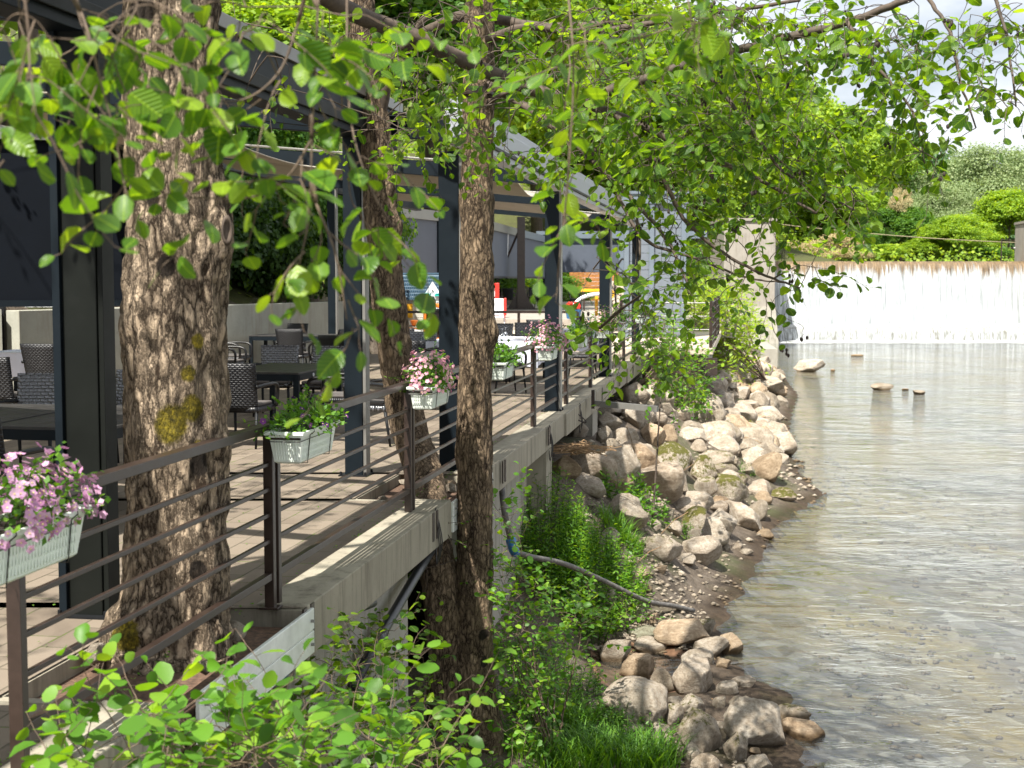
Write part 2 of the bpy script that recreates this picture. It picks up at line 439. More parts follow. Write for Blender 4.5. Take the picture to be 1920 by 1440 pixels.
def mk_glass():
    g = NG('clear_glass')
    a = g.n('ShaderNodeBsdfTransparent'); a.inputs[0].default_value = (0.9, 0.93, 0.95, 1)
    b = g.n('ShaderNodeBsdfGlossy'); b.inputs['Roughness'].default_value = 0.05
    fr = g.n('ShaderNodeLayerWeight'); fr.inputs[0].default_value = 0.45
    m = g.n('ShaderNodeMixShader'); g.l(fr.outputs['Facing'], m.inputs[0]); g.l(a.outputs[0], m.inputs[1]); g.l(b.outputs[0], m.inputs[2])
    g.l(m.outputs[0], g.out.inputs[0]); return g.mat
M['glass'] = mk_glass()

def mk_wicker(name, col, rough, sc=1.0, spec=0.8):
    g = NG(name); uv = g.n('ShaderNodeUVMap'); sx = g.n('ShaderNodeSeparateXYZ'); g.l(uv.outputs[0], sx.inputs[0])
    u = g.math('MULTIPLY', sx.outputs[0], 1 / 0.030 / sc); v = g.math('MULTIPLY', sx.outputs[1], 1 / 0.0135 / sc)
    row = g.math('FLOOR', v); par = g.math('MODULO', row, 2.0)
    uu = g.math('FRACT', g.math('ADD', u, g.math('MULTIPLY', par, 0.5)))
    a = g.math('SINE', g.math('MULTIPLY', uu, math.pi))
    b = g.math('SINE', g.math('MULTIPLY', g.math('FRACT', v), math.pi))
    h = g.math('MULTIPLY', g.math('POWER', a, 0.6), g.math('POWER', b, 0.5))
    c = g.mix(g.ramp(h, [(0.2, (0, 0, 0)), (0.6, (1, 1, 1))]), (0.004, 0.004, 0.005), col)
    g.pr(c, rough, 0, spec); g.setn(g.bump(h, 1.0, 0.006))
    return g.mat
M['wicker'] = mk_wicker('black_wicker', (0.014, 0.015, 0.019), 0.38, 1.8, 0.45)
M['wicker_g'] = mk_wicker('grey_black_wicker', (0.13, 0.135, 0.15), 0.22, 2.4, 1.0)

def mk_concrete(name, base, dark, stain=0.5, streak=True):
    g = NG(name); v = g.co()
    n1 = g.noise(v, 1.3, 8, 0.7); n2 = g.noise(v, 14, 6, 0.7); n3 = g.noise(g.co((3, 3, 0.35)), 2.2, 6, 0.7)
    c = g.ramp(n1, [(0.3, tuple(x * 0.78 for x in base)), (0.6, base), (0.8, tuple(min(1, x * 1.12) for x in base))])
    c = g.mix(g.ramp(n3, [(0.5, (0, 0, 0)), (0.72, (stain,) * 3)]), c, dark)
    c = g.mix(g.ramp(n2, [(0.62, (0, 0, 0)), (0.74, (0.5,) * 3)]), c, dark)
    vo = g.n('ShaderNodeTexVoronoi'); vo.inputs['Scale'].default_value = 26; g.l(v, vo.inputs['Vector'])
    pit = g.ramp(vo.outputs['Distance'], [(0.04, (0, 0, 0)), (0.09, (1, 1, 1))])
    c = g.mix(pit, tuple(x * 0.4 for x in base), c)
    # board marks
    wv = g.n('ShaderNodeTexWave', wave_type='BANDS', bands_direction='Z', wave_profile='SAW'); wv.inputs['Scale'].default_value = 0.9; wv.inputs['Distortion'].default_value = 0.3
    g.l(v, wv.inputs['Vector'])
    g.pr(c, 0.85, 0, 0.3)
    b = g.bump(n2, 0.5, 0.01); g.setn(g.bump(pit, 0.5, 0.006, b))
    return g.mat
M['concrete'] = mk_concrete('slab_concrete', (0.33, 0.30, 0.235), (0.09, 0.075, 0.055), 0.8)
M['concrete_old'] = mk_concrete('rough_old_concrete', (0.36, 0.34, 0.29), (0.09, 0.08, 0.06), 0.8)
M['concrete_wall'] = mk_concrete('wall_concrete', (0.40, 0.40, 0.34), (0.16, 0.11, 0.06), 0.35)
M['concrete_pale'] = mk_concrete('pale_pier_concrete', (0.36, 0.33, 0.29), (0.15, 0.115, 0.09), 0.6)

def mk_paving():
    g = NG('paving'); v = g.co(rot=(0, 0, -RANG + R(90)))
    w = g.n('ShaderNodeTexNoise'); w.inputs['Scale'].default_value = 1.5; w.inputs['Detail'].default_value = 3; g.l(v, w.inputs['Vector'])
    vm = g.n('ShaderNodeVectorMath', operation='MULTIPLY_ADD'); g.l(w.outputs['Color'], vm.inputs[0]); vm.inputs[1].default_value = (0.03, 0.03, 0); g.l(v, vm.inputs[2])
    br = g.n('ShaderNodeTexBrick'); g.l(vm.outputs[0], br.inputs['Vector'])
    br.offset = 0.5; br.inputs['Scale'].default_value = 1.0
    br.inputs['Brick Width'].default_value = 0.40; br.inputs['Row Height'].default_value = 0.20
    br.inputs['Mortar Size'].default_value = 0.006; br.inputs['Mortar Smooth'].default_value = 0.3; br.inputs['Bias'].default_value = 0.0
    br.inputs['Color1'].default_value = (0.135, 0.105, 0.078, 1); br.inputs['Color2'].default_value = (0.22, 0.178, 0.135, 1)
    br.inputs['Mortar'].default_value = (0.06, 0.055, 0.03, 1)
    n2 = g.noise(v, 22, 6, 0.75); n1 = g.noise(v, 1.1, 5, 0.6)
    c = g.mix(g.math('MULTIPLY', n2, 0.5), br.outputs['Color'], (0.17, 0.14, 0.11))
    c = g.mix(g.ramp(n1, [(0.4, (0, 0, 0)), (0.75, (0.45,) * 3)]), c, (0.25, 0.212, 0.168))
    mm = g.ramp(g.noise(v, 2.4, 5, 0.7), [(0.52, (0, 0, 0)), (0.62, (1, 1, 1))])
    c = g.mix(g.math('MULTIPLY', mm, br.outputs['Fac']), c, (0.10, 0.15, 0.02))
    g.pr(c, 0.85, 0, 0.3)
    h = g.math('SUBTRACT', g.math('MULTIPLY', n2, 0.25), br.outputs['Fac'])
    g.setn(g.bump(h, 0.8, 0.008)); return g.mat
M['paving'] = mk_paving()

def mk_ground():
    g = NG('bank_soil'); v = g.co()
    n1 = g.noise(v, 0.8, 6, 0.6); n2 = g.noise(v, 7, 8, 0.75); n3 = g.noise(v, 45, 5, 0.75)
    c = g.ramp(n2, [(0.3, (0.05, 0.038, 0.028)), (0.5, (0.11, 0.086, 0.064)), (0.7, (0.21, 0.175, 0.14))])
    c = g.mix(g.ramp(n3, [(0.55, (0, 0, 0)), (0.68, (0.8,) * 3)]), c, (0.36, 0.31, 0.25))
    c = g.mix(g.ramp(n1, [(0.5, (0, 0, 0)), (0.65, (0.6,) * 3)]), c, (0.06, 0.085, 0.02))
    gp = g.n('ShaderNodeNewGeometry'); sp = g.n('ShaderNodeSeparateXYZ'); g.l(gp.outputs['Position'], sp.inputs[0])
    wz = g.math('ADD', g.math('SUBTRACT', sp.outputs[2], W), g.math('MULTIPLY', g.math('SUBTRACT', n2, 0.5), -0.10))
    wet = g.ramp(g.math('MULTIPLY', wz, 4.0), [(0.2, (1, 1, 1)), (0.6, (0, 0, 0))])
    c = g.mix(wet, c, g.mix(1.0, c, (0.45, 0.38, 0.3), 'MULTIPLY'))
    g.pr(c, 0.9, 0, 0.3); b = g.bump(n2, 0.8, 0.06); g.setn(g.bump(n3, 0.8, 0.015, b)); return g.mat
M['ground'] = mk_ground()
def mk_bed():
    g = NG('river_bed'); v = g.co()
    vo = g.n('ShaderNodeTexVoronoi'); vo.inputs['Scale'].default_value = 3.5; g.l(v, vo.inputs['Vector'])
    n1 = g.noise(v, 0.22, 4, 0.6, .6); n2 = g.noise(v, 6, 6, 0.7)
    c = g.ramp(vo.outputs['Color'], [(0.1, (0.035, 0.030, 0.025)), (0.5, (0.105, 0.092, 0.076)), (0.9, (0.27, 0.25, 0.22))])
    c = g.mix(g.ramp(n1, [(0.4, (0, 0, 0)), (0.6, (0.9,) * 3)]), c, (0.22, 0.155, 0.04))  # golden patches paint in the ochre reflections on the water
    c = g.mix(g.ramp(n2, [(0.4, (0.5,) * 3), (0.6, (0,) * 3)]), c, (0.10, 0.075, 0.045))
    g.pr(c, 0.9); g.setn(g.bump(vo.outputs['Distance'], 0.6, 0.08)); return g.mat
M['bed'] = mk_bed()
def mk_floor():
    g = NG('forest_floor'); v = g.co(); n = g.noise(v, .6, 7, .7); n2 = g.noise(v, 5, 6, .7)
    c = g.mix(n2, g.ramp(n, [(.35, (.03, .05, .012)), (.6, (.07, .10, .02))]), (.09, .075, .04)); g.pr(c, .9, 0, .2); g.setn(g.bump(n2, .8, .1)); return g.mat
M['floor'] = mk_floor()
M['poolmud'] = m_plain('brown_mud', (0.16, 0.085, 0.045), 0.8, 0, 0.4, 5, 0.3)

def mk_water():
    g = NG('river_water')
    v1 = g.co((1, 1, 1)); v2 = g.co((0.75, 1.35, 1), rot=(0, 0, R(-20)))
    tr = g.n('ShaderNodeBsdfTransparent'); tr.inputs[0].default_value = (0.80, 0.84, 0.83, 1)
    df = g.n('ShaderNodeBsdfDiffuse'); df.inputs[0].default_value = (0.42, 0.47, 0.47, 1)
    m0 = g.n('ShaderNodeMixShader'); m0.inputs[0].default_value = 0.03; g.l(tr.outputs[0], m0.inputs[1]); g.l(df.outputs[0], m0.inputs[2])
    gl = g.n('ShaderNodeBsdfGlossy'); gl.inputs['Roughness'].default_value = 0.04; gl.inputs[0].default_value = (0.98, 0.99, 1, 1)
    a = g.noise(v2, 0.55, 3, 0.5, 1.0); b = g.noise(v2, 2.6, 4, 0.55, 1.4); c = g.noise(v1, 10, 3, 0.6, 1.0); k = g.noise(g.co((0.5, 0.28, 1), rot=(0, 0, R(12))), 0.35, 4, 0.6, 1.2)
    rf = g.ramp(k, [(0.36, (0.28,) * 3), (0.62, (1.3,) * 3)]); h = g.math('ADD', g.math('MULTIPLY', a, 1.6), g.math('MULTIPLY', g.math('ADD', g.math('MULTIPLY', b, 0.55), g.math('MULTIPLY', c, 0.07)), rf))
    nb = g.bump(h, 1.0, 0.062)
    g.l(nb, gl.inputs['Normal'])
    fr = g.n('ShaderNodeFresnel'); fr.inputs['IOR'].default_value = 1.36; g.l(nb, fr.inputs['Normal'])
    f = g.math('MULTIPLY', fr.outputs[0], 1.0, True)
    mx = g.n('ShaderNodeMixShader'); g.l(f, mx.inputs[0]); g.l(m0.outputs[0], mx.inputs[1]); g.l(gl.outputs[0], mx.inputs[2])
    g.l(mx.outputs[0], g.out.inputs[0]); return g.mat
M['water'] = mk_water()
def mk_fall():
    g = NG('falling_water')
    tc = g.n('ShaderNodeTexCoord'); sx = g.n('ShaderNodeSeparateXYZ'); g.l(tc.outputs['Object'], sx.inputs[0])
    v = g.co((5.0, 0.4, 0.22)); n = g.noise(v, 1.3, 8, 0.75); n2 = g.noise(g.co((0.7, 0.1, 0.1)), 1.0, 3, 0.5)
    fine = g.noise(g.co((9, 1, 0.35)), 1.5, 5, 0.7)
    # z in metres below the crest (object origin on the crest); thin water shows the mossy face near the lip
    d = g.math('ADD', g.math('MULTIPLY', sx.outputs[2], -1.0), g.math('MULTIPLY', g.math('SUBTRACT', n, 0.5), -3.4))
    d = g.math('ADD', d, g.math('MULTIPLY', g.math('SUBTRACT', n2, 0.5), -1.6))
    mk = g.ramp(g.math('MULTIPLY', d, 0.5), [(0.22, (0, 0, 0)), (0.52, (1, 1, 1))])
    face = g.ramp(fine, [(0.35, (0.06, 0.045, 0.03)), (0.5, (0.17, 0.115, 0.06)), (0.68, (0.34, 0.235, 0.13))])
    c = g.mix(mk, face, g.ramp(fine, [(0.34, (0.24, 0.26, 0.27)), (0.5, (0.42, 0.45, 0.47)), (0.66, (0.78, 0.81, 0.83))]))
    g.pr(c, 0.5, 0, 0.4); g.setn(g.bump(g.math('ADD', n, g.math('MULTIPLY', fine, 0.4)), 0.7, 0.15)); return g.mat
M['fall'] = mk_fall()
def mk_fall2():
    g = NG('step_falling_water'); fine = g.noise(g.co((4, 1, 0.5)), 2.5, 6, 0.75)
    c = g.ramp(fine, [(0.36, (0.14, 0.13, 0.10)), (0.5, (0.34, 0.36, 0.36)), (0.64, (0.75, 0.78, 0.8))])
    g.pr(c, 0.4); g.setn(g.bump(fine, 0.7, 0.1)); return g.mat
M['fall2'] = mk_fall2()
def mk_foam():
    g = NG('foam'); n = g.noise(g.co((0.5, 1.6, 1)), 2.0, 7, 0.75)
    g.pr((0.88, 0.91, 0.92), 0.6)
    tr = g.n('ShaderNodeBsdfTransparent'); mx = g.n('ShaderNodeMixShader')
    g.l(g.ramp(n, [(0.40, (0, 0, 0)), (0.62, (0.8, 0.8, 0.8))]), mx.inputs[0]); g.l(tr.outputs[0], mx.inputs[1]); g.l(g.p.outputs[0], mx.inputs[2]); g.l(mx.outputs[0], g.out.inputs[0])
    return g.mat
M['foam'] = mk_foam()

# ------------------------------------------------------------------ leaves, growth
LEAF = np.array([(0, 0, 0), (.36, 0, .0), (.70, 0, .01), (1, 0, -.02),
                 (.10, .22, .05), (.38, .41, .09), (.74, .37, .08), (.95, .14, .0),
                 (.10, -.22, .05), (.38, -.41, .09), (.74, -.37, .08), (.95, -.14, .0)], dtype=np.float32)
LQ = np.array([(0, 1, 5, 4), (1, 2, 6, 5), (2, 3, 7, 6), (0, 8, 9, 1), (1, 9, 10, 2), (2, 10, 11, 3)])
DIAM = np.array([(0, 0, 0), (.5, .36, .05), (1, 0, 0), (.5, -.36, .05)], dtype=np.float32)
DQ = np.array([(0, 3, 2, 1)])
LANCE = np.array([(0, 0, 0), (.45, .13, .03), (1, 0, -.08), (.45, -.13, .03)], dtype=np.float32)
def norm(a): return a / np.maximum(np.linalg.norm(a, axis=-1, keepdims=True), 1e-9)
def leaves(name, pos, ax, nr, size, mat, parent, shape='alder', lv=None, width=1.0, off=None, smooth=True):
    pos = np.asarray(pos, float); ax = norm(np.asarray(ax, float)); nr = np.asarray(nr, float)
    nr = norm(nr - ax * np.sum(nr * ax, 1, keepdims=True)); sd = np.cross(nr, ax)
    T, Q = {'alder': (LEAF, LQ), 'diam': (DIAM, DQ), 'lance': (LANCE, DQ)}[shape]
    n = len(pos); k = len(T); size = np.broadcast_to(np.asarray(size, float), (n,))
    cup = rng.uniform(-0.8, 2.6, n)
    wd = width * rng.uniform(0.85, 1.1, n)
    V = (pos[:, None] + size[:, None, None] * (T[None, :, 0:1] * ax[:, None] + (T[None, :, 1:2] * wd[:, None, None]) * sd[:, None] + (T[None, :, 2:3] * cup[:, None, None]) * nr[:, None])).reshape(-1, 3)
    # bend the tip
    if shape == 'alder':
        bend = rng.uniform(-0.45, 0.18, n)
        V = V.reshape(n, k, 3) + size[:, None, None] * bend[:, None, None] * (T[None, :, 0:1] ** 2) * nr[:, None]
        V = V.reshape(-1, 3)
    if off is not None: V = V - np.asarray(off)
    Fq = (Q[None] + (np.arange(n) * k)[:, None, None]).reshape(-1, 4)
    if lv is None: lv = np.clip(rng.normal(0.47, 0.29, n), 0, 1)
    return npmesh(name, V, [Fq], mat, parent, smooth, {'lv': np.repeat(lv, k)}, np.tile(T[:, :2], (n, 1)))

def catmull(pts, n=6):
    pts = [np.asarray(p, float) for p in pts]
    if len(pts) < 3: return [pts[0] + (pts[-1] - pts[0]) * t for t in np.linspace(0, 1, n + 1)]
    q = [2 * pts[0] - pts[1]] + pts + [2 * pts[-1] - pts[-2]]; out = []
    for i in range(1, len(q) - 2):
        for t in np.linspace(0, 1, n, endpoint=False):
            a, b, c, d = q[i - 1], q[i], q[i + 1], q[i + 2]
            out.append(0.5 * ((2 * b) + (c - a) * t + (2 * a - 5 * b + 4 * c - d) * t * t + (3 * b - a - 3 * c + d) * t ** 3))
    out.append(pts[-1]); return out

def grow(nodes, targets, mb, r0=0.008, sag=0.10, maxr=0.02, seg=5, n=5):
    """join every target to the nearest point grown so far; returns the end direction at each target"""
    nodes = np.asarray(nodes, float); targets = np.asarray(targets, float)
    d0 = np.min(np.linalg.norm(targets[:, None] - nodes[None], axis=2), axis=1) if len(nodes) * len(targets) < 6e6 else np.linalg.norm(targets - nodes[0], axis=1)
    order = np.argsort(d0); buf = np.zeros((len(nodes) + len(targets) * seg, 3)); k = len(nodes); buf[:k] = nodes
    dirs = np.zeros_like(targets)
    for i in order:
        t = targets[i]; j = np.argmin(np.sum((buf[:k] - t) ** 2, axis=1)); a = buf[j].copy(); v = t - a; Ln = np.linalg.norm(v)
        if Ln < 1e-4: dirs[i] = (0, 0, -1); continue
        side = norm(np.cross(v, rng.normal(size=3))) * Ln * rng.uniform(0.04, 0.16)
        up = np.array([0, 0, Ln * sag])
        pts = [a + v * s + (side * rng.uniform(.6, 1.2) + up) * math.sin(math.pi * s) for s in np.linspace(0, 1, seg + 1)]
        r1 = min(maxr, r0 * (1 + Ln * 2.0))
        mb.tube(pts, list(np.linspace(r1, r0 * 0.7, seg + 1)), n, 0, False)
        buf[k:k + seg] = pts[1:]; k += seg
        dirs[i] = norm(pts[-1] - pts[-2])
    return dirs

def twig_leaves(starts, dirs, mb, nleaf=(6, 10), spacing=0.035, leaf=0.06, droop=0.5, r=0.0018, spread=0.9, cone_pts=None, cone_p=0.0):
    pos, ax, nr, sz = [], [], [], []
    for p, d in zip(starts, dirs):
        n = random.randint(*nleaf); d = norm(np.array(d) * 0.7 + rng.normal(0, 0.35, 3) + np.array([0, 0, -droop * 0.5]))
        pts = [np.array(p)]; q = np.array(p, float)
        sidev = norm(np.cross(d, [0, 0, 1]) + 1e-3)
        for k in range(n):
            d = norm(d + rng.normal(0, 0.16, 3) + np.array([0, 0, -droop * 0.08]))
            q = q + d * spacing * rng.uniform(0.7, 1.3); pts.append(q.copy())
            sgn = 1 if k % 2 else -1
            a = norm(d * 0.55 + sidev * sgn * spread + rng.normal(0, 0.3, 3) + np.array([0, 0, -0.35 * droop]))
            pet = q + a * leaf * 0.22
            mb.tube([q, pet], r * 0.6, 3, 0, False)
            pos.append(pet); ax.append(a); nr.append(np.array([0, 0, 1.0]) + rng.normal(0, 0.45, 3)); sz.append(leaf * random.uniform(0.6, 1.15) * (0.7 if k > n - 3 else 1))
        mb.tube(pts, list(np.linspace(r * 1.3, r * 0.6, len(pts))), 4, 0, False)
        if cone_pts is not None and random.random() < cone_p: cone_pts.append(pts[len(pts) // 2])
    return pos, ax, nr, sz

def cones_mesh(pts, parent, off=None):
    mb = MB()
    for p in pts:
        for _ in range(random.randint(2, 5)):
            q = np.array(p) + rng.normal(0, 0.016, 3) + np.array([0, 0, -0.03])
            mb.tube([p, q + np.array([0, 0, .009])], 0.0009, 3, 0, False)
            mb.tube([q + np.array([0, 0, .010]), q + np.array([0, 0, .004]), q + np.array([0, 0, -.006]), q + np.array([0, 0, -.013])], [0.003, 0.0075, 0.0075, 0.003], 6)
    return tag(mb.build('cone_cluster', M['cone'], parent, True, off=off), kind='stuff')

def trunk_mesh(name, pts, radii, mat, parent, off, seg=64, step=0.03, rough=0.02, knots=(), moss=(), scar=()):
    """round trunk surface with lumps; pts world, displaced by noise"""
    pts = [np.asarray(p, float) for p in pts]
    P_ = np.array(catmull(pts, 12)); tt = np.linspace(0, len(radii) - 1, len(P_)); rr = np.interp(tt, range(len(radii)), radii)
    cum = np.concatenate([[0], np.cumsum(np.linalg.norm(np.diff(P_, axis=0), axis=1))]); n = max(4, int(cum[-1] / step))
    s = np.linspace(0, cum[-1], n); C = np.stack([np.interp(s, cum, P_[:, i]) for i in range(3)], 1); Rr = np.interp(s, cum, rr)
    V = np.zeros((n, seg, 3)); T = norm(np.gradient(C, axis=0)); ref = np.array([0, 1.0, 0.0])
    A = norm(np.cross(T, ref)); B = np.cross(T, A)
    for k in range(seg):
        w = 2 * math.pi * k / seg; V[:, k] = C + (A * math.cos(w) + B * math.sin(w)) * Rr[:, None]
    ms = np.zeros((n, seg)); sc = np.zeros((n, seg))
    for i in range(n):
        for k in range(seg):
            p = Vector(V[i, k]); dd = norm(V[i, k] - C[i])
            q = Vector((p.x * 1.0, p.y * 1.0, p.z * 0.3))
            e = noise.fractal(q * (0.9 / Rr[i]) , 1.0, 2.0, 3) * Rr[i] * 0.10
            e += (noise.noise(Vector((p.x * 22, p.y * 22, p.z * 6))) + 0.5 * noise.noise(Vector((p.x * 50, p.y * 50, p.z * 15)))) * rough
            for (kx, ky, kz, kr, kh) in knots:
                d2 = ((p.x - kx) ** 2 + (p.y - ky) ** 2 + ((p.z - kz) * 0.7) ** 2) / kr ** 2
                if d2 < 6: e += kh * math.exp(-d2 * 1.5)
            for (kx, ky, kz, kr) in moss:
                d2 = ((p.x - kx) ** 2 + (p.y - ky) ** 2 + ((p.z - kz) * 0.8) ** 2) / kr ** 2
                ms[i, k] = max(ms[i, k], math.exp(-d2))
            for (kx, ky, kz, kr) in scar:
                d2 = ((p.x - kx) ** 2 + (p.y - ky) ** 2 + ((p.z - kz) * 0.8) ** 2) / kr ** 2
                sc[i, k] = max(sc[i, k], math.exp(-d2))
            V[i, k] += dd * e
    idx = np.arange(n * seg).reshape(n, seg)
    Fq = np.stack([idx[:-1], np.roll(idx[:-1], -1, 1), np.roll(idx[1:], -1, 1), idx[1:]], -1).reshape(-1, 4)
    return npmesh(name, V.reshape(-1, 3) - np.asarray(off), [Fq], mat, parent, True, {'moss': ms.ravel(), 'scar': sc.ravel()})

# ================================================================== SETTING: ground, river, hills
def xl(Y): return np.interp(Y, [-5, 15, 22.5, 31, 44, 82, 110, 200], [-14, -11.6, -8.4, -4.4, -4.2, 1.2, 6.5, 20])
def fb(X, Y, s=1.0, seed=0.0):
    X = np.asarray(X, float); Y = np.asarray(Y, float)
    o = 0; a = 1.0
    for k, (fx, fy, ph) in enumerate([(1.0, .7, 0.3), (-.8, 1.1, 1.7), (2.1, -1.7, .4), (1.6, 2.4, 2.9), (-3.9, 3.1, 5.1), (4.4, 4.8, 1.1)]):
        o = o + a * np.sin((fx * X + fy * Y) * s + ph + seed); a *= 0.68
    return o / 2.5
def ground_z(X, Y):
    X = np.asarray(X, float); Y = np.asarray(Y, float)
    s = X - RX(Y)
    sh = np.interp(Y, [0, 12, 14.5, 16.3, 18.2, 21.5, 24.5, 26.8, 28.3, 31, 36, 45, 53, 75, 100], [3.2, 3.25, 3.15, 2.3, 1.95, 2.4, 2.65, 3.3, 3.75, 3.4, 3.2, 3.6, 4.1, 3.5, 3.0])
    s = np.where(s > 0, np.where(s < sh, s * 3.2 / sh, s - sh + 3.2), s)
    near = np.interp(s, [-.3, .6, 1.0, 1.6, 2.6, 3.1, 4.6, 8, 60], [-3.65, -3.95, -4.12, -4.19, -4.22, W + .0, W - .30, W - .62, W - .8])
    far = np.interp(s, [-.3, .3, 1.5, 3.0, 3.7, 5.2, 8, 60], [-2.5, -2.55, -3.25, W + .22, W - .02, W - .35, W - .62, W - .8])
    k = np.clip((Y - 15.5) / 3.5, 0, 1); k = k * k * (3 - 2 * k)
    z = near * (1 - k) + far * k
    # muddy pool behind the stones
    z = z - 0.22 * np.exp(-(((X - 1.35) / .62) ** 2 + ((Y - 15.6) / 1.25) ** 2) ** 2) * (s > 0.2)
    z = z + 0.035 * fb(X, Y, 5) * np.clip(s, 0, 1)
    under = np.where(s < -0.3, -3.65 * (1 - k) + -2.5 * k, z)
    d = np.maximum(0, (xl(Y) - X) * 0.88 - 0.25)
    hill = -0.62 + 0.55 * d + 0.25 * fb(X, Y, .8) * np.clip(d / 3, 0, 1)
    z = np.where(X < xl(Y) - .3, np.maximum(hill, -0.7), under)
    return z
xs = np.concatenate([np.arange(-60, -14, 2.0), np.arange(-14, -4, .5), np.arange(-4, 12, .14), np.arange(12, 22, .6), np.arange(22, 75, 3)])
ys = np.concatenate([np.arange(-6, 9, .5), np.arange(9, 32, .14), np.arange(32, 60, .4), np.arange(60, 114, 1.2)])
def sheet(name, xs, ys, zf, mats, msel=None, **kw):
    X, Y = np.meshgrid(xs, ys); Z = zf(X, Y); nx, ny = len(xs), len(ys)
    idx = np.arange(nx * ny).reshape(ny, nx)
    Fq = np.stack([idx[:-1, :-1], idx[:-1, 1:], idx[1:, 1:], idx[1:, :-1]], -1).reshape(-1, 4)
    mi = None
    if msel is not None:
        cx = (X[:-1, :-1] + X[1:, 1:]) / 2; cy = (Y[:-1, :-1] + Y[1:, 1:]) / 2; mi = msel(cx, cy, (Z[:-1, :-1] + Z[1:, 1:]) / 2).ravel()
    return tag(npmesh(name, np.stack([X, Y, Z], -1).reshape(-1, 3), [Fq], mats, None, True, midx=mi), kind='structure', **kw)
def gsel(x, y, z):
    m = np.where(z < W - 0.03, 1, 0)
    pool = (((x - 1.35) / .8) ** 2 + ((y - 15.6) / 1.5) ** 2 < 1)
    m = np.where(pool & (z < W + .05), 2, m)
    m = np.where(x < xl(y) - .6, 3, m)
    return m
sheet('ground', xs, ys, ground_z, [M['ground'], M['bed'], M['poolmud'], M['floor']], gsel)
# river surface
def watery(x, y): return np.full_like(x, W)
sheet('river', np.linspace(-2.5, 75, 30), np.linspace(3, 102.2, 40), watery, M['water'])
# still upper water above the weir and land beyond
FALLY = 108.0; CREST = 1.42
sheet('reservoir', np.linspace(8, 75, 6), np.linspace(FALLY + .3, 150, 6), lambda x, y: np.full_like(x, CREST - .03), M['water'])
def hill_z(X, Y):
    px = X / Y * F + 960
    ridge = np.interp(px, [-1500, 0, 700, 1300, 1450, 1600, 1700, 1800, 1920, 2300, 3200], [60, 60, 55, 48, 40, 31, 24, 19, 16, 14, 30])
    far = 1.2 + ridge * np.clip((Y - 175) / 175, 0, 1) ** 1.15
    left = np.clip((150 - (X - 0.07 * Y)) / 60, 0, 1)
    near = 20 * np.clip((15 + .12 * Y - X) / 40, 0, 1)
    z = np.maximum(far, near * np.clip((Y - 112) / 30, .0, 1) + 1.2)
    return z + 1.2 * fb(X, Y, .06) * np.clip((Y - 150) / 60, 0, 1)
sheet('hills', np.arange(-160, 260, 6.0), np.concatenate([np.arange(112, 200, 4.0), np.arange(200, 520, 8.0)]), hill_z, M['floor'])

# ================================================================== weir
wt = thing('weir', 'concrete river dam with white water pouring over its mossy brown lip', 'weir', (19.6, FALLY, CREST))
mb = MB(); x0, x1 = 0.0, 19.8
mb.add([(x0, .35, -7), (x1, .35, -7), (x1, .35, -.25), (x0, .35, -.25), (x0, 3, -7), (x1, 3, -7), (x1, 3, -.25), (x0, 3, -.25)],
       [(0, 1, 2, 3), (3, 2, 6, 7), (5, 4, 7, 6), (1, 5, 6, 2), (4, 0, 3, 7)])
mb.build('dam_wall', M['concrete_old'], wt)
# water sheet: profile bending over the crest
pf = [(2.2, -.02), (.9, 0), (.45, -.01), (.15, -.07), (-.08, -.22), (-.22, -.5), (-.34, -1.0), (-.45, -1.8), (-.55, -2.7), (-.65, -3.6), (-.8, -4.75)]
pfd = np.array(pf); tq = np.linspace(0, len(pf) - 1, 46); py_ = np.interp(tq, range(len(pf)), pfd[:, 0]); pz_ = np.interp(tq, range(len(pf)), pfd[:, 1])
xx = np.linspace(x0, x1, 260); Xg, Tg = np.meshgrid(xx, np.arange(46))
Yg = py_[Tg] - 0.05 * (fb(Xg * 5, pz_[Tg] * .4, 1.0) + fb(Xg * 14, pz_[Tg] * .7, 1.0, 2)) * np.clip(-pz_[Tg], 0, 1); Zg = pz_[Tg]
idx = np.arange(Xg.size).reshape(Xg.shape); Fq = np.stack([idx[:-1, :-1], idx[:-1, 1:], idx[1:, 1:], idx[1:, :-1]], -1).reshape(-1, 4)
npmesh('falling_water', np.stack([Xg, Yg, Zg], -1).reshape(-1, 3), [Fq], M['fall'], wt, True)
ap = thing('weir_step', 'low second step of white water below the main fall', 'weir step', (17.0, 102, -3.35))
mb = MB(); mb.add([(0, 0, -1.5), (24, 0, -1.5), (24, 0, -.06), (0, 0, -.06), (0, 6.4, -.06), (24, 6.4, -.06)], [(0, 1, 2, 3), (3, 2, 5, 4)]); mb.build('step_wall', M['concrete_old'], ap)
xx = np.linspace(0, 24, 200); pf = np.array([(6.2, .05), (2, .03), (.5, .01), (.1, -.03), (-.1, -.15), (-.16, -.4), (-.2, -.7), (-.26, -1.02)]); Xg, Tg = np.meshgrid(xx, np.arange(8))
Yg = pf[Tg, 0] - .05 * fb(Xg * 5, Tg * .5, 1.); Zg = pf[Tg, 1] + .03 * fb(Xg * 3, Tg, 1.)
idx = np.arange(Xg.size).reshape(Xg.shape); Fq = np.stack([idx[:-1, :-1], idx[:-1, 1:], idx[1:, 1:], idx[1:, :-1]], -1).reshape(-1, 4)
npmesh('step_water', np.stack([Xg, Yg, Zg], -1).reshape(-1, 3), [Fq], M['fall2'], ap, True)
sheet('foam', np.linspace(17, 42, 8), np.linspace(96.5, 101.9, 6), lambda x, y: np.full_like(x, W + .02), M['foam'])
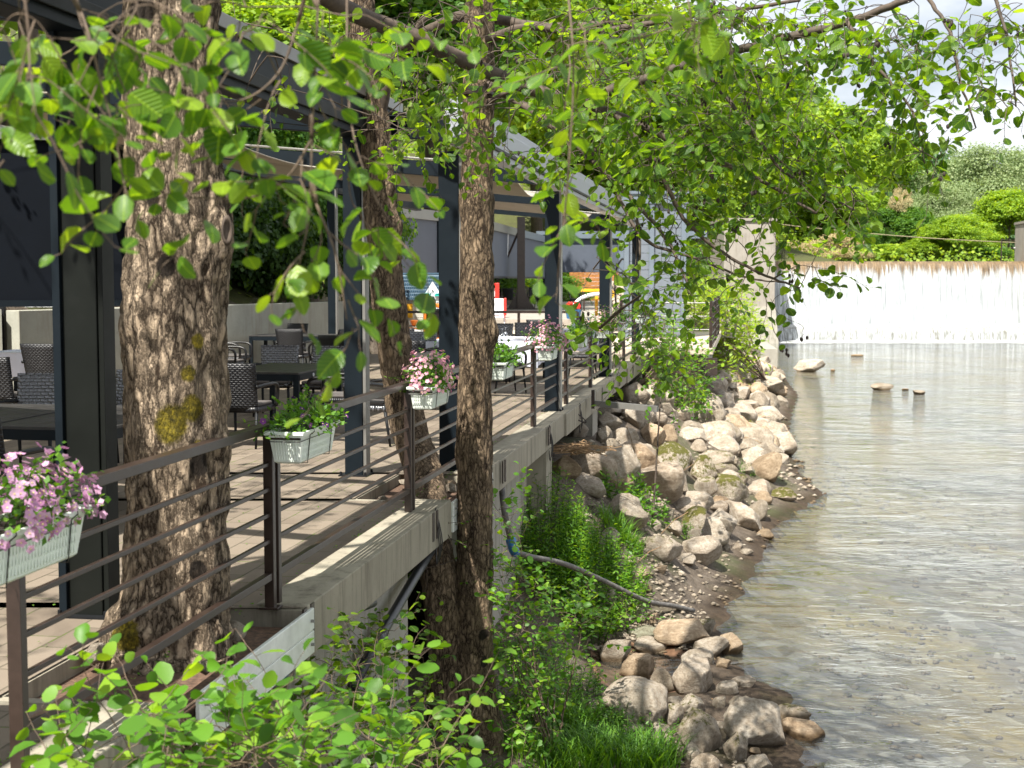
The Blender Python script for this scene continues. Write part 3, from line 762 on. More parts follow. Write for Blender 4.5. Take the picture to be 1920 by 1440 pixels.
def pier(name, label, pts_top, z0, z1, flare):
    t = thing(name, label, 'pier', (pts_top[0][0], pts_top[0][1], z0))
    mb = MB(); mb.prism([(x - pts_top[0][0], y - pts_top[0][1]) for x, y in pts_top], 0.0, z1 - z0)
    mb.build('pier_wall', M['concrete_pale'], t, bevel=.06)
    m2 = MB()
    a = [(x - pts_top[0][0], y - pts_top[0][1]) for x, y in pts_top]
    cx = sum(p[0] for p in a) / len(a); cy = sum(p[1] for p in a) / len(a)
    b = [(cx + (x - cx) * flare, cy + (y - cy) * flare) for x, y in a]; n = len(a); h = (z1 - z0) * .30
    top = [(cx + (x - cx) * 1.02, cy + (y - cy) * 1.02, h) for x, y in a]
    m2.add([(x, y, -.6) for x, y in b] + top, [(i, (i + 1) % n, n + (i + 1) % n, n + i) for i in range(n)] + [tuple(range(n, 2 * n))])
    m2.build('sloped_foot', M['concrete_old'], t)
    mc = MB(); mc.prism([(cx + (x - cx) * 1.05, cy + (y - cy) * 1.02) for x, y in a], z1 - z0, z1 - z0 + .18); mc.build('cap_slab', M['concrete_pale'], t)
    return t
pier('weir_pier', 'pale concrete pier at the left end of the weir behind the leaves', [(14.4, 97), (17.9, 97), (19.7, 109), (14.4, 111)], W, 4.0, 1.14)
pier('weir_pier', 'tall pale concrete pier at the right edge of the weir', [(38.3, 104), (42, 104), (42, 112), (39.4, 112)], W, 4.3, 1.03)
pier_low = thing('river_wall', 'weathered concrete river wall below the left weir pier', 'wall', (12.5, 80, W))
mb = MB(); mb.prism([(-.6, -12), (.2, -12), (3.4, 17), (.0, 17)], -.5, 1.0); mb.build('wall_body', M['concrete_old'], pier_low)
cb = MB(); a = P(1440, 418, 112); b = P(1960, 457, 112); cb.tube([a + (b - a) * t + np.array([0, 0, -.25 * math.sin(math.pi * t)]) for t in np.linspace(0, 1, 12)], .035, 5)
tag(cb.build('cable', M['cable'], off=None), 'thin rusty cable strung across the river above the weir', 'cable')
gp = thing('rail_post', 'thin metal post and old sluice handle beside the right weir pier', 'post', tuple(P(1877, 488, 112)))
mb = MB(); mb.tube([(0, 0, -.3), (0, 0, 1.7)], .05, 6); mb.tube([(0, 0, 1.6), (1.6, 0, 1.5)], .03, 5); mb.build('post', M['bronze'], gp)
mb = MB(); mb.lathe([(.35, .9), (.38, .95), (.35, 1.0)], (1.1, 0, 0), 14); mb.tube([(1.1, 0, -.2), (1.1, 0, 1.3)], .06, 6); mb.build('hand_wheel', M['bronze'], gp)

# ================================================================== terrace
EDGE = 0.16
def along(Y, s=0.0, z=0.0):    # point at forward distance Y beside the railing line
    return np.array([RX(Y) + s * RN[0], Y + s * RN[1], z])
DKEND = 34.6
mb = MB()
e0, e1 = along(2.0, EDGE - .02), along(DKEND, EDGE - .02)
hole1 = (5.95, 7.75); hole2 = (11.55, 13.15); HW = .62
g0 = []
def deckpoly(Ya, Yb, inset):
    a, b = along(Ya, -inset), along(Yb, -inset)
    return [(a[0], a[1]), (b[0], b[1])]
top = []
for Ya, Yb, ins in [(1.5, hole1[0], -EDGE), (hole1[0], hole1[1], HW), (hole1[1], hole2[0], -EDGE), (hole2[0], hole2[1], HW), (hole2[1], DKEND, -EDGE)]:
    (ax_, ay_), (bx_, by_) = deckpoly(Ya, Yb, ins)
    mb.add([(ax_, ay_, DK), (bx_, by_, DK), (-16, by_, DK), (-16, ay_, DK)], [(0, 1, 2, 3)])
tag(mb.build('terrace_floor', M['paving']), kind='structure')
# edge kerb and slab fascia, in bays between the tree openings
mt = thing('terrace_slab', 'pale board-marked concrete edge beam carrying the terrace and its railing', 'concrete slab', tuple(along(9, 0, DK)))
o_ = along(9, 0, DK)
for i, (Ya, Yb) in enumerate([(1.5, hole1[0]), (hole1[1], hole2[0]), (hole2[1], 19.0), (19.0, 23.8), (23.8, 28.8), (28.8, DKEND)]):
    mb = MB(); jog = 0.03 * (i % 2)
    m_ = along((Ya + Yb) / 2, EDGE - .14 + jog, DK - .148 + .01); Ln = np.linalg.norm(along(Yb) - along(Ya))
    mb.box(m_, (.30, Ln - .012, .30), RANG); mb.build('edge_beam', M['concrete'], mt, off=o_, bevel=.008)
mb = MB()
for (Ya, Yb) in (hole1, hole2):
    for Yq in (Ya, Yb):
        m_ = along(Yq, -.25, DK - .16); mb.box(m_, (.9, .06, .30), RANG)
    m_ = along((Ya + Yb) / 2, -HW - .02, DK - .16); mb.box(m_, (.06, Yb - Ya, .30), RANG)
mb.build('opening_kerb', M['concrete'], mt, off=o_)
# foundation wall
fw = thing('foundation_wall', 'rough stained concrete foundation wall under the terrace edge', 'wall', tuple(along(9, -.1, -4)))
o_ = along(9, -.1, -4)
for (Ya, Yb, s, z0) in [(1.0, 5.8, -.12, -4.4), (7.9, 10.8, -.12, -4.4), (10.8, 13.1, -.75, -4.4), (13.1, 18.8, -.22, -4.4), (18.8, 25, -1.2, -4.2), (25, 34.4, -.5, -4.2)]:
    mb = MB(); m_ = along((Ya + Yb) / 2, s, (z0 + DK - .30) / 2); mb.box(m_, (.28, Yb - Ya, DK - .296 - z0), RANG); mb.build('wall_panel', M['concrete_old'], fw, off=o_)
for Yq in (13.4, 17.6, 23.4, 33.6):
    mb = MB(); m_ = along(Yq, .0 - (.05 if Yq > 20 else 0), -3.1); mb.box(m_, (.32, .5 if Yq < 20 else .8, 2.0), RANG); mb.build('buttress', M['concrete'] if Yq < 20 else M['concrete_old'], fw, off=o_)
# second terrace beyond
T2 = -1.66
mb = MB(); a = along(DKEND + .4, 1.75); b = along(48, 1.75)
mb.prism([(-3, a[1]), (a[0], a[1]), (b[0], b[1]), (-3, b[1])][::-1][::-1], T2 - .16, T2); tag(mb.build('wooden_deck', M['beigep'], bevel=.01), kind='structure')
sb = thing('deck_beam', 'dark brown steel beam carrying the far deck above the bank bushes', 'beam', (a[0], a[1], T2 - .2))
mb = MB(); mb.box((-3.2, -.06, -.25), (6.6, .12, .42)); mb.build('front_beam', M['bronze'], sb)
mb = MB(); mb.box((.55, 5, -.25), (.14, 11, .42), RANG); mb.build('side_beam', M['bronze'], sb)
mb = MB(); mb.prism([(-14, 47), (7.4, 47), (12.5, 92), (-3, 92)], -1.9, -1.30); tag(mb.build('upper_terrace', M['concrete_pale']), kind='structure')
# rear retaining wall
rw = thing('retaining_wall', 'stained pale concrete retaining wall along the back of the terrace', 'wall', (-7.9, 22.5, DK))
WA, WB = Vector((-7.9, 22.5, 0)), Vector((-3.55, 31.3, 0)); wd = (WB - WA); wl = wd.length; wa = math.atan2(wd.y, wd.x)
mb = MB()
k = 4
for i in range(k):
    mb.box(((i + .5) * wl / k * math.cos(wa), (i + .5) * wl / k * math.sin(wa), .66 + .004 * i), (wl / k - .012, .28, 1.32), wa)
mb.build('wall_body', M['concrete_wall'], rw, bevel=.01)
mb = MB(); mb.box((-.75, -.35, .66), (1.3, .3, 1.36), R(30)); mb.build('return_wall', M['concrete_wall'], rw)
rv = tag(MB().build('x', M['debris']), 'x') ; bpy.data.objects.remove(rv)
mb = MB()
for i in range(90):
    t = random.random(); p = WA.lerp(WB, t) + Vector((random.uniform(-.1, .35), random.uniform(-.75, -.15), DK + .02))
    r = random.uniform(.04, .12); mb.lathe([(0.01, -r * .5), (r, 0), (r * .8, r * .5), (0.01, r * .8)], tuple(p), 6)
tag(mb.build('rubble', M['rock_wet'], smooth=False), 'loose brown rubble and soil along the foot of the retaining wall', 'rubble', kind='stuff')
wb = thing('board_wall', 'dark red horizontal board wall at the left edge behind chairs', 'wall', (-9.6, 22.6, DK))
mb = MB()
for i in range(9): mb.box((0, 0, .08 + i * .158), (3.0, .05, .148), R(3))
mb.build('boards', M['redwood'], wb, bevel=.008)
mb = MB(); mb.box((1.52, -.02, .7), (.08, .1, 1.42)); mb.build('end_post', M['blackmetal'], wb)

# ================================================================== pergolas
def column(root, off, p, w, d, h, wide=False):
    p = np.array(p); q = p - off
    mb = MB(); mb.box((q[0], q[1], q[2] + h / 2), (w, d, h), RANG); 
    c = mb.build('column', M['anth2'] if wide else M['anth'], root, bevel=.006)
    # river-side strip; on slim columns its pale grey stands in for sky reflection
    mb = MB(); e = q + RN * (w / 2 + .016); mb.box((e[0], e[1], h / 2 + q[2]), (.03, d * .82, h - .01), RANG); 
    k = mb.build('side_tone_strip', M['anth2'] if wide else M['alu'], root, bevel=.003)
    mb = MB(); mb.box((q[0], q[1], q[2] + .006), (w + .10, d + .10, .012), RANG)
    for sx in (-1, 1):
        for sy in (-1, 1):
            b = q + RN * sx * (w / 2 + .03) + RU * sy * (d / 2 + .03); mb.lathe([(.012, 0), (.012, .03), (.001, .034)], (b[0], b[1], q[2] + .01), 6)
    mb.build('base_plate', M['blackmetal'], root)
    return c
def rbeam(root, off, a, b, w, h, mat, name='beam'):
    a = np.array(a) - off; b = np.array(b) - off; v = b - a; Ln = np.linalg.norm(v[:2]); rz = math.atan2(v[1], v[0]) - math.pi / 2
    c = (a + b) / 2; mb = MB(); mb.box(tuple(c), (w, np.linalg.norm(v), h), rz, 0, math.atan2(v[2], Ln)); return mb.build(name, mat, root, bevel=.006)
TOP = 1.30
pa = thing('pergola', 'near dark pergola beside the thick-trunked tree with a fabric roof and black blinds', 'pergola', (-2.35, 7.7, DK)); oa = np.array([-2.35, 7.7, DK])
SA = -.98
def A_(Y, s, z): return along(Y, s, z)
# big left column: stacked dark cladding plus a blue-grey front profile
cA = G(163, 1158, DK)
column(pa, oa, (cA[0], cA[1] + .1, DK), .20, .17, 3.1, True)
mb = MB(); q = np.array([cA[0] - .125, cA[1] + .03, DK]) - oa; mb.box((q[0], q[1], q[2] + 1.55), (.045, .05, 3.1), RANG); mb.build('front_profile', M['anth'], pa, bevel=.005)
mb = MB(); q = np.array([cA[0] - .085, cA[1] + .06, DK]) - oa; mb.box((q[0], q[1], q[2] + 1.55), (.03, .03, 3.1), RANG); mb.build('dark_slot', M['blackmetal'], pa)
cB = G(666, 893, DK)
column(pa, oa, (cB[0], cB[1] + .1, DK), .17, .17, 3.1)
for Yq in (4.2, 19.0): column(pa, oa, A_(Yq, -1.0 if Yq < 10 else -5.1, DK), .15, .15, 3.3)
sA = -.97
rbeam(pa, oa, A_(1.5, sA, TOP + .17), A_(14.2, sA, TOP + .17), .20, .36, M['anth'], 'front_gutter')
rbeam(pa, oa, A_(1.5, sA + .08, TOP + .40), A_(14.2, sA + .08, TOP + .40), .10, .10, M['alu'], 'front_cap')
rbeam(pa, oa, A_(1.5, sA + .115, TOP + .10), A_(14.2, sA + .115, TOP + .10), .03, .10, M['anth2'], 'front_molding')
for Yq in (7.7, 10.3, 13.2):
    rbeam(pa, oa, A_(Yq, sA, TOP + .16), A_(Yq + .8, -6.2, TOP + .85), .10, .18, M['anth'], 'rafter')
rbeam(pa, oa, A_(8.5, -6.2, TOP + .8), A_(21, -6.2, TOP + .8), .16, .24, M['anth'], 'rear_beam')
def fabric(root, off, Ya, Yb, s0, s1, z0, z1, nfold, mat, name='roof_fabric', sag=.12):
    mb = MB(); n = nfold * 8; rows = 8; base = len(mb.v)
    for i in range(n + 1):
        t = i / n; Yq = Ya + (Yb - Ya) * t; ph = abs(math.sin(math.pi * t * nfold))
        for j in range(rows + 1):
            u = j / rows; p = along(Yq + .8 * u, s0 + (s1 - s0) * u, z0 + (z1 - z0) * u - sag * ph) - off; mb.v.append(tuple(p))
    for i in range(n):
        for j in range(rows):
            a = i * (rows + 1) + j; mb.f.append((a, a + 1, a + rows + 2, a + rows + 1)); mb.m.append(0)
    o = mb.build(name, mat, root, True); md = o.modifiers.new('s', 'SOLIDIFY'); md.thickness = .012; return o
fabric(pa, oa, 2.2, 9.0, sA - 1.5, -6.0, TOP + .20, TOP + .86, 1, M['screen'])
fabric(pa, oa, 14.5, 19.6, -3.0, -6.6, TOP - .02 + .25, TOP + .7, 1, M['tan'], sag=.1)
fabric(pa, oa, 9.8, 12.8, sA - 2.6, -6.4, TOP + .40, TOP + .80, 1, M['tan'], sag=.1)
# rolled blinds / dark screens at the back of the near pergola
for (Xa, Ya, Xb, Yb, zt, zb) in [(-9.4, 19.2, -5.15, 20.6, 1.95, -.30)]:
    a = np.array([Xa, Ya, 0]); b = np.array([Xb, Yb, 0]); v = b - a
    mb = MB(); c = (a + b) / 2 - oa; mb.box((c[0], c[1], (zt + zb) / 2 - oa[2]), (np.linalg.norm(v), .02, zt - zb), math.atan2(v[1], v[0])); mb.build('dark_screen', M['screen'], pa)
    mb = MB(); mb.box((c[0], c[1] - .02, zb - oa[2] - .03), (np.linalg.norm(v) + .04, .07, .09), math.atan2(v[1], v[0])); mb.build('screen_bar', M['anth'], pa)
    mb = MB(); mb.box((c[0], c[1] - .01, zt - oa[2] + .1), (np.linalg.norm(v) + .1, .18, .2), math.atan2(v[1], v[0])); mb.build('screen_box', M['alu'], pa)
    for e in (a, b):
        mb = MB(); mb.box((e[0] - oa[0], e[1] - oa[1] - .03, (zt + DK) / 2 - oa[2]), (.1, .1, zt - DK), math.atan2(v[1], v[0])); mb.build('rear_post', M['anth'], pa)

pb = thing('pergola', 'long dark pergola along the river railing with pale roof edge and four front columns', 'pergola', (-.6, 13.6, DK)); ob = np.array([-.6, 13.6, DK])
cols = []
for (px, py, w) in [(845, 882, .19), (1036, 772, .19), (1134, 707, .19), (1192, 664, .18)]:
    g_ = G(px, py, DK); 
    cols.append(g_); column(pb, ob, (g_[0], g_[1] + .1, DK), w, .19, 3.0)
def B_(Y, s, z): return along(Y, s, z)
sB = -.12
rbeam(pb, ob, B_(13.3, sB, TOP + .13), B_(34.6, sB, TOP + .13), .20, .32, M['gutter'], 'front_gutter')
rbeam(pb, ob, B_(13.3, sB + .112, TOP + .05), B_(34.6, sB + .112, TOP + .05), .03, .035, M['anth2'], 'gutter_groove')
rbeam(pb, ob, B_(13.3, sB, TOP + .34), B_(34.6, sB, TOP + .34), .13, .10, M['gutter'], 'front_cap')
for Yq in (13.5, 19.6, 26.5, 34.2):
    rbeam(pb, ob, B_(Yq, sB - .1, TOP + .10), B_(Yq + .7, -5.6, TOP + .62), .12, .20, M['anth'], 'rafter')
    rbeam(pb, ob, B_(Yq + .005, sB - .1, TOP + .23), B_(Yq + .7, -5.6, TOP + .75), .16, .025, M['alu'], 'rafter_rail')
    if 14 < Yq < 30: column(pb, ob, B_(Yq + .7, -5.5, DK), .15, .15, 3.6)
rbeam(pb, ob, B_(14, -5.6, TOP + .55), B_(35, -5.6, TOP + .55), .16, .24, M['anth'], 'rear_beam')
fabric(pb, ob, 20.0, 22.3, sB - .5, -5.4, TOP + .05, TOP + .55, 1, M['tan'], sag=.12)
fabric(pb, ob, 26.9, 29.4, sB - .5, -5.4, TOP + .05, TOP + .55, 1, M['tan'], sag=.12)
fabric(pb, ob, 14.0, 15.4, -2.9, -5.4, TOP + .28, TOP + .60, 1, M['tan'], sag=.1)

# far pergola with grey blinds
pc = thing('pergola', 'far grey pergola with lowered grey blinds behind the playhouse', 'pergola', (-3.4, 44, -1.3)); oc = np.array([-3.4, 44.0, -1.3])
ln = [(-4.2, 43.5), (-2.5, 48.4), (-1.05, 55.5), (.35, 66), (1.75, 76), (2.6, 84)]
for i in range(len(ln) - 1):
    a = np.array([*ln[i], 0]); b = np.array([*ln[i + 1], 0]); v = b - a; rz = math.atan2(v[1], v[0]); c = (a + b) / 2 - oc; n_ = np.linalg.norm(v)
    zt = 1.98; zb = -.8 if i == 0 else .15
    mb = MB(); mb.box((c[0], c[1], (zt + zb) / 2 + 1.3), (n_ - .3, .03, zt - zb), rz); mb.build('screen', M['screen_lt'], pc)
    mb = MB(); mb.box((c[0], c[1], zt + 1.3 + .17), (n_ + .1, .22, .33), rz); mb.build('screen_box', M['alu'] if i < 3 else M['alu_lt'], pc)
    mb = MB(); mb.box((c[0], c[1], zb + 1.3 - .04), (n_ - .3, .06, .08), rz); mb.build('screen_bar', M['anth'], pc)
    mb = MB(); mb.box((a[0] - oc[0], a[1] - oc[1], 1.85), (.2, .2, 3.7), rz); mb.build('post', M['anth'], pc)
a = P(1050, 510, 84); b = P(1178, 510, 84)
mb = MB(); mb.box(((a[0] + b[0]) / 2 - oc[0], 40.2, 2.75), (b[0] - a[0] + 2.2, .05, 2.0)); mb.build('end_screen', M['screen_lt'], pc)
mb = MB(); mb.box(((a[0] + b[0]) / 2 - oc[0] + 1.6, 40.1, 3.95), (b[0] - a[0] + 6, .3, .42)); mb.build('end_beam', M['alu_lt'], pc)
for px in (1165, 1195, 1228): 
    q = P(px, 520, 83.5); mb = MB(); mb.box((q[0] - oc[0], q[1] - oc[1], 1.9), (.32, .3, 3.8)); mb.build('end_post', M['alu_lt'], pc)

# slatted white cabin on the far deck, right of the egg chair
cab = thing('garden_cabin', 'pale blue-grey slatted cabin with lowered blinds above the far railing', 'cabin', (4.0, 41, T2))
mb = MB()
for i in range(16): mb.box((0.1, 0, .15 + i * .24), (1.5, .05, .225))
mb.build('slats', M['slatwhite'], cab)
for x in (-.72, .0, .92):
    mb = MB(); mb.box((x, -.05, 1.95), (.14, .14, 3.9)); mb.build('post', M['alu_lt'], cab, bevel=.01)
mb = MB(); mb.box((.1, -.05, 3.98), (2.0, .2, .28)); mb.build('roof_beam', M['alu_lt'], cab)
mb = MB(); mb.box((.85, 2.0, 1.95), (.04, 4.0, 3.8)); mb.build('side_blind', M['screen_lt'], cab)
mb = MB(); mb.box((.1, 2.0, 4.15), (2.0, 4.4, .08)); mb.build('roof', M['alu_lt'], cab)

# ================================================================== railings
POSTY = [5.03, 7.76, 10.95, 14.1, 17.35, 20.5, 23.7, 27.0, 30.1, 33.1]
EX = ['below the big pink petunia box at the left edge', 'between purple petunia box and first small pink box',
      'crossing just left of the straight outer trunk', 'crossing behind the straight outer alder trunk',
      'ending at the pink box right of the straight trunk', 'under the rounded pink petunia box and dark purple box', 'under the pale pink petunia box',
      'with the mauve petunia box near the terrace end', 'farthest bay before the brown steel deck']
for i in range(len(POSTY) - 1):
    Ya, Yb = POSTY[i] + .045, POSTY[i + 1] - .045
    if i == 0: Ya -= .06
    A0 = along(Ya, 0, DK); B0 = along(Yb, 0, DK); Ln = np.linalg.norm(B0 - A0)
    t = thing('railing', 'brown steel railing bay ' + EX[i], 'railing', tuple(A0), RANG, 'brown steel railing bays along the river edge')
    for yy in (0, Ln):
        mb = MB(); mb.box((0, yy, .50), (.055, .045, .99)); mb.box((0, yy, .005), (.11, .09, .012)); mb.build('post', M['bronze'], t, bevel=.003)
    mb = MB(); mb.box((0, Ln / 2, 1.0), (.062, Ln + .045, .045)); mb.build('top_rail', M['bronze'], t, bevel=.003)
    for z in (.80, .66, .52, .375):
        mb = MB(); mb.box((0, Ln / 2, z), (.022, Ln - .045, .022)); mb.build('bar', M['bronze'], t, bevel=.003)
    mb = MB(); mb.box((0, Ln / 2, .18), (.04, Ln - .045, .04)); mb.build('bottom_rail', M['bronze'], t, bevel=.003)
    for yy in (.02, Ln - .02): mb = MB(); mb.box((.20, yy, -.10), (.012, .06, .22)); mb.build('anchor_plate', M['bronze'], t)
# short end return & the far deck grid railing
gr = thing('grid_railing', 'brown welded grid railing around the far steel deck corner', 'railing', tuple(along(DKEND + .5, 1.7, T2)), RANG)
mb = MB()
for z in np.linspace(.12, 1.1, 6): mb.tube([(0, 0, z), (0, 9, z)], .018, 5)
for y in np.arange(0, 9.1, .45): mb.box((0, y, .55), (.022, .022, 1.1))
mb.build('side_grid', M['bronze'], gr)
mb = MB()
for z in np.linspace(.12, 1.1, 4): mb.tube([(-2.2, 0, z), (0, 0, z)], .014, 5)
mb.build('front_bars', M['bronze'], gr)
for (x, y) in ((0, 0), (0, 4.5), (0, 9), (-2.2, 0)):
    mb = MB(); mb.box((x, y, .5), (.08, .08, 1.35)); mb.build('post', M['bronze'], gr)
def hrail(label, pa_, pb_, z0, h, n, pillars, name='railing'):
    a = np.array(pa_, float); b = np.array(pb_, float); v = b - a; rz = math.atan2(v[1], v[0]); Ln = np.linalg.norm(v)
    t = thing(name, label, 'railing', (a[0], a[1], z0), rz)
    mb = MB(); mb.box((Ln / 2, 0, h), (Ln, .06, .06)); mb.build('top_rail', M['bronze'], t)
    for k in range(n):
        mb = MB(); mb.box((Ln / 2, 0, h * (k + 1) / (n + 1)), (Ln, .02, .02)); mb.build('bar', M['bronze'], t)
    for x in np.linspace(0, Ln, pillars):
        mb = MB(); mb.box((x, 0, h / 2), (.07, .07, h)); mb.build('post', M['bronze'], t)
    return t
p1 = P(752, 583, 34.8); p2 = P(1175, 592, 34.8)
hrail('low brown railing in front of the playhouse and the slide', (p1[0], 34.8), (p2[0] - 1.2, 34.8), DK, 1.02, 2, 7)
p1 = P(1095, 553, 60); p2 = P(1200, 553, 60)
hrail('dark railing behind the egg chair on the upper terrace', (p1[0], 60), (p2[0] + .8, 60), -1.3, .95, 2, 4)

# brown steel mast on the upper terrace
ms = thing('steel_mast', 'brown square steel mast with gusset foot and slanting brace', 'mast', tuple(P(977, 580, 62)))
mb = MB(); mb.box((0, 0, 2.0), (.34, .34, 4.0)); mb.build('mast', M['bronze'], ms, bevel=.01)
mb = MB()
for sg in (-1, 1): mb.add([(sg * .17, -.02, 0), (sg * .62, -.02, 0), (sg * .17, -.02, .75), (sg * .17, .02, 0), (sg * .62, .02, 0), (sg * .17, .02, .75)], [(0, 1, 2), (3, 5, 4), (0, 3, 4, 1), (1, 4, 5, 2)])
mb.box((0, 0, .02), (1.5, .7, .04)); mb.build('gusset', M['bronze'], ms)
mb = MB(); mb.tube([(-.1, 0, 3.4), (-1.05, 0, 1.2)], .05, 6); mb.build('brace', M['bronze'], ms)
mb = MB(); mb.tube([(-.55, -.2, 3.5), (-.6, -.2, 2.4), (-.85, -.2, 1.4)], .03, 5); mb.build('light_string', M['whitep'], ms)
# ================================================================== alder trees
def inpoly(x, y, poly):
    c = False; j = len(poly) - 1
    for i in range(len(poly)):
        xi, yi = poly[i]; xj, yj = poly[j]
        if (yi > y) != (yj > y) and x < (xj - xi) * (y - yi) / (yj - yi) + xi: c = not c
        j = i
    return c
def scatter(poly, n, Ya, Yb):
    xs_ = [p[0] for p in poly]; ys_ = [p[1] for p in poly]; out = []
    while len(out) < n:
        x = random.uniform(min(xs_), max(xs_)); y = random.uniform(min(ys_), max(ys_))
        if inpoly(x, y, poly): out.append(P(x, y, random.uniform(Ya, Yb)))
    return out
def limb(mb, pts, r0, r1, n=8, jit=.02, nodes=None):
    c = catmull(pts, 8); k = len(c)
    for i in range(1, k - 1): c[i] = c[i] + rng.normal(0, jit * .3, 3)
    mb.tube(c, list(np.linspace(r0, r1, k)), n, 0)
    if nodes is not None: nodes += [np.array(q) for q in c]
    return c
ALL_CONES = []
# --- thick-trunked tree in the terrace opening
t1 = thing('alder_tree', 'thick-trunked alder with cracked mossy bark growing through the terrace near the railing', 'tree', (-1.70, 7.12, -3.95)); o1 = (-1.70, 7.12, -3.95)
YT = 7.10
trunk_mesh('trunk', [(-1.69, YT, -3.95), P(324, 1290, YT), P(324, 1200, YT), P(328, 1120, YT), P(329, 1000, YT), P(328, 800, YT), P(328, 600, YT), P(333, 400, YT), P(321, 200, YT), P(322, 0, YT), P(318, -350, YT), (-1.75, 6.6, 4.2)],
           [.40, .35, .295, .262, .25, .242, .247, .242, .222, .232, .21, .17], M['bark_big'], t1, o1, 96, .022, .024,
           knots=[(*P(420, 450, 7.0), .11, .07), (*P(325, 640, 6.85), .1, .02), (*P(425, 860, 7.05), .1, .03), (*P(215, 1200, 6.95), .2, .06)],
           moss=[(*P(322, 795, 6.87), .11), (*P(360, 765, 6.9), .075), (*P(375, 840, 6.9), .05), (*P(352, 700, 6.87), .05), (*P(245, 1190, 6.85), .09), (*P(372, 640, 6.9), .05), (*P(265, 205, 6.9), .06)],
           scar=[(*P(288, 372, 6.88), .045), (*P(312, 500, 6.87), .06), (*P(262, 15, 6.9), .10), (*P(378, 870, 6.9), .07), (*P(370, 1070, 6.9), .05), (*P(420, 470, 6.95), .05), (*P(300, 230, 6.89), .05)])
mb = MB(); c_ = P(424, 432, 6.86); mb.lathe([(.035, -.0), (.05, .01), (.036, .018), (.028, .004), (.001, .002)], (0, 0, 0), 16)
kn = mb.build('knot', M['branch'], t1, True); kn.location = c_ - np.array(o1); kn.rotation_euler = (R(90), 0, R(35)); kn.scale = (.6, 1.5, 1)
nodes1 = []; lm = MB()
limb(lm, [(-1.6, 6.8, 2.0), P(470, -110, 7.6), P(640, 12, 8.1), P(760, 62, 8.3), P(880, 118, 8.4), P(1000, 168, 8.4), P(1080, 190, 8.4)], .062, .036, 10, .01, nodes1)
limb(lm, [P(1080, 190, 8.4), P(1180, 158, 8.3), P(1300, 118, 8.2), P(1450, 76, 8.0), P(1600, 38, 7.8), P(1740, -20, 7.6), P(1920, -110, 7.3)], .031, .017, 8, .01, nodes1)
limb(lm, [P(1080, 190, 8.4), P(1180, 225, 8.4), P(1300, 285, 8.3), P(1420, 335, 8.2), P(1530, 400, 8.1)], .026, .008, 7, .01, nodes1)
limb(lm, [P(1150, 210, 8.4), P(1230, 310, 8.3), P(1290, 420, 8.4), P(1400, 500, 8.4), P(1500, 540, 8.4)], .018, .006, 6, .01, nodes1)
limb(lm, [P(1310, 115, 8.2), P(1400, 230, 8.0), P(1480, 330, 7.9), P(1620, 400, 7.8)], .014, .005, 6, .01, nodes1)
limb(lm, [P(1590, 42, 7.8), P(1640, 120, 7.6), P(1710, 210, 7.5), P(1740, 330, 7.5)], .013, .004, 6, .01, nodes1)
limb(lm, [P(1730, -20, 7.6), P(1780, 60, 7.4), P(1800, 150, 7.2), P(1830, 240, 7.2)], .013, .004, 6, .01, nodes1)
limb(lm, [P(1840, -80, 7.4), P(1885, 60, 7.2), P(1905, 200, 7.0)], .012, .004, 6, .01, nodes1)
# limb reaching towards the bridge, above the frame, with hanging sprays
nodes0 = []
limb(lm, [(-1.65, 6.6, 2.6), (-1.3, 5.4, 2.1), (-.9, 4.2, 1.35), (-.75, 3.3, .95), (-.7, 2.7, .75)], .06, .018, 8, .01, nodes0)
limb(lm, [(-.95, 4.3, 1.4), (-.4, 3.9, 1.15), (.2, 3.6, .95), (.8, 3.5, .85)], .03, .01, 7, .01, nodes0)
limb(lm, [(-1.2, 5.1, 1.95), (-1.6, 4.0, 1.3), (-1.5, 3.2, .9)], .03, .01, 7, .01, nodes0)
lm.build('limbs', M['branch'], t1, True, off=o1)
# near sprays
tw = MB(); cn = []
strands = [[(120, -60, 2.9), (165, 60, 2.8), (190, 160, 2.8), (215, 250, 2.8), (232, 350, 2.8)],
           [(600, -70, 3.1), (592, 100, 3.0), (585, 260, 3.0), (580, 400, 3.0), (560, 500, 3.0)],
           [(650, -60, 3.4), (655, 200, 3.3), (690, 340, 3.2), (740, 430, 3.2)],
           [(40, -60, 2.7), (55, 120, 2.7), (20, 270, 2.7)],
           [(585, 260, 3.0), (540, 330, 3.0), (470, 370, 3.0), (350, 370, 3.0)],
           [(592, 380, 3.0), (630, 480, 3.0), (650, 600, 3.0)],
           [(560, 40, 3.1), (520, 140, 3.0), (440, 190, 3.0), (330, 160, 3.0)],
           [(250, -60, 2.9), (270, 60, 2.9), (350, 120, 2.9), (400, 200, 2.9)],
           [(1060, -60, 3.6), (1075, 120, 3.5), (1065, 330, 3.5), (1045, 520, 3.5)],
           [(1280, -60, 3.4), (1290, 0, 3.3), (1300, 60, 3.3)]]
tg = []; dd = []
for st in strands:
    c = catmull([P(*q) for q in st], 6); tw.tube(c, list(np.linspace(.0032, .0016, len(c))), 5, 0)
    n0 = min(nodes0, key=lambda q: np.linalg.norm(q - c[0])); tw.tube(catmull([n0, (n0 + c[0]) / 2 + np.array([0, 0, .05]), c[0]], 4), .005, 5, 0)
    nodes0 += c
    for i in range(3, len(c), 3): tg.append(c[i] + rng.normal(0, .012, 3)); dd.append(norm(c[i] - c[i - 1]) + rng.normal(0, .7, 3))
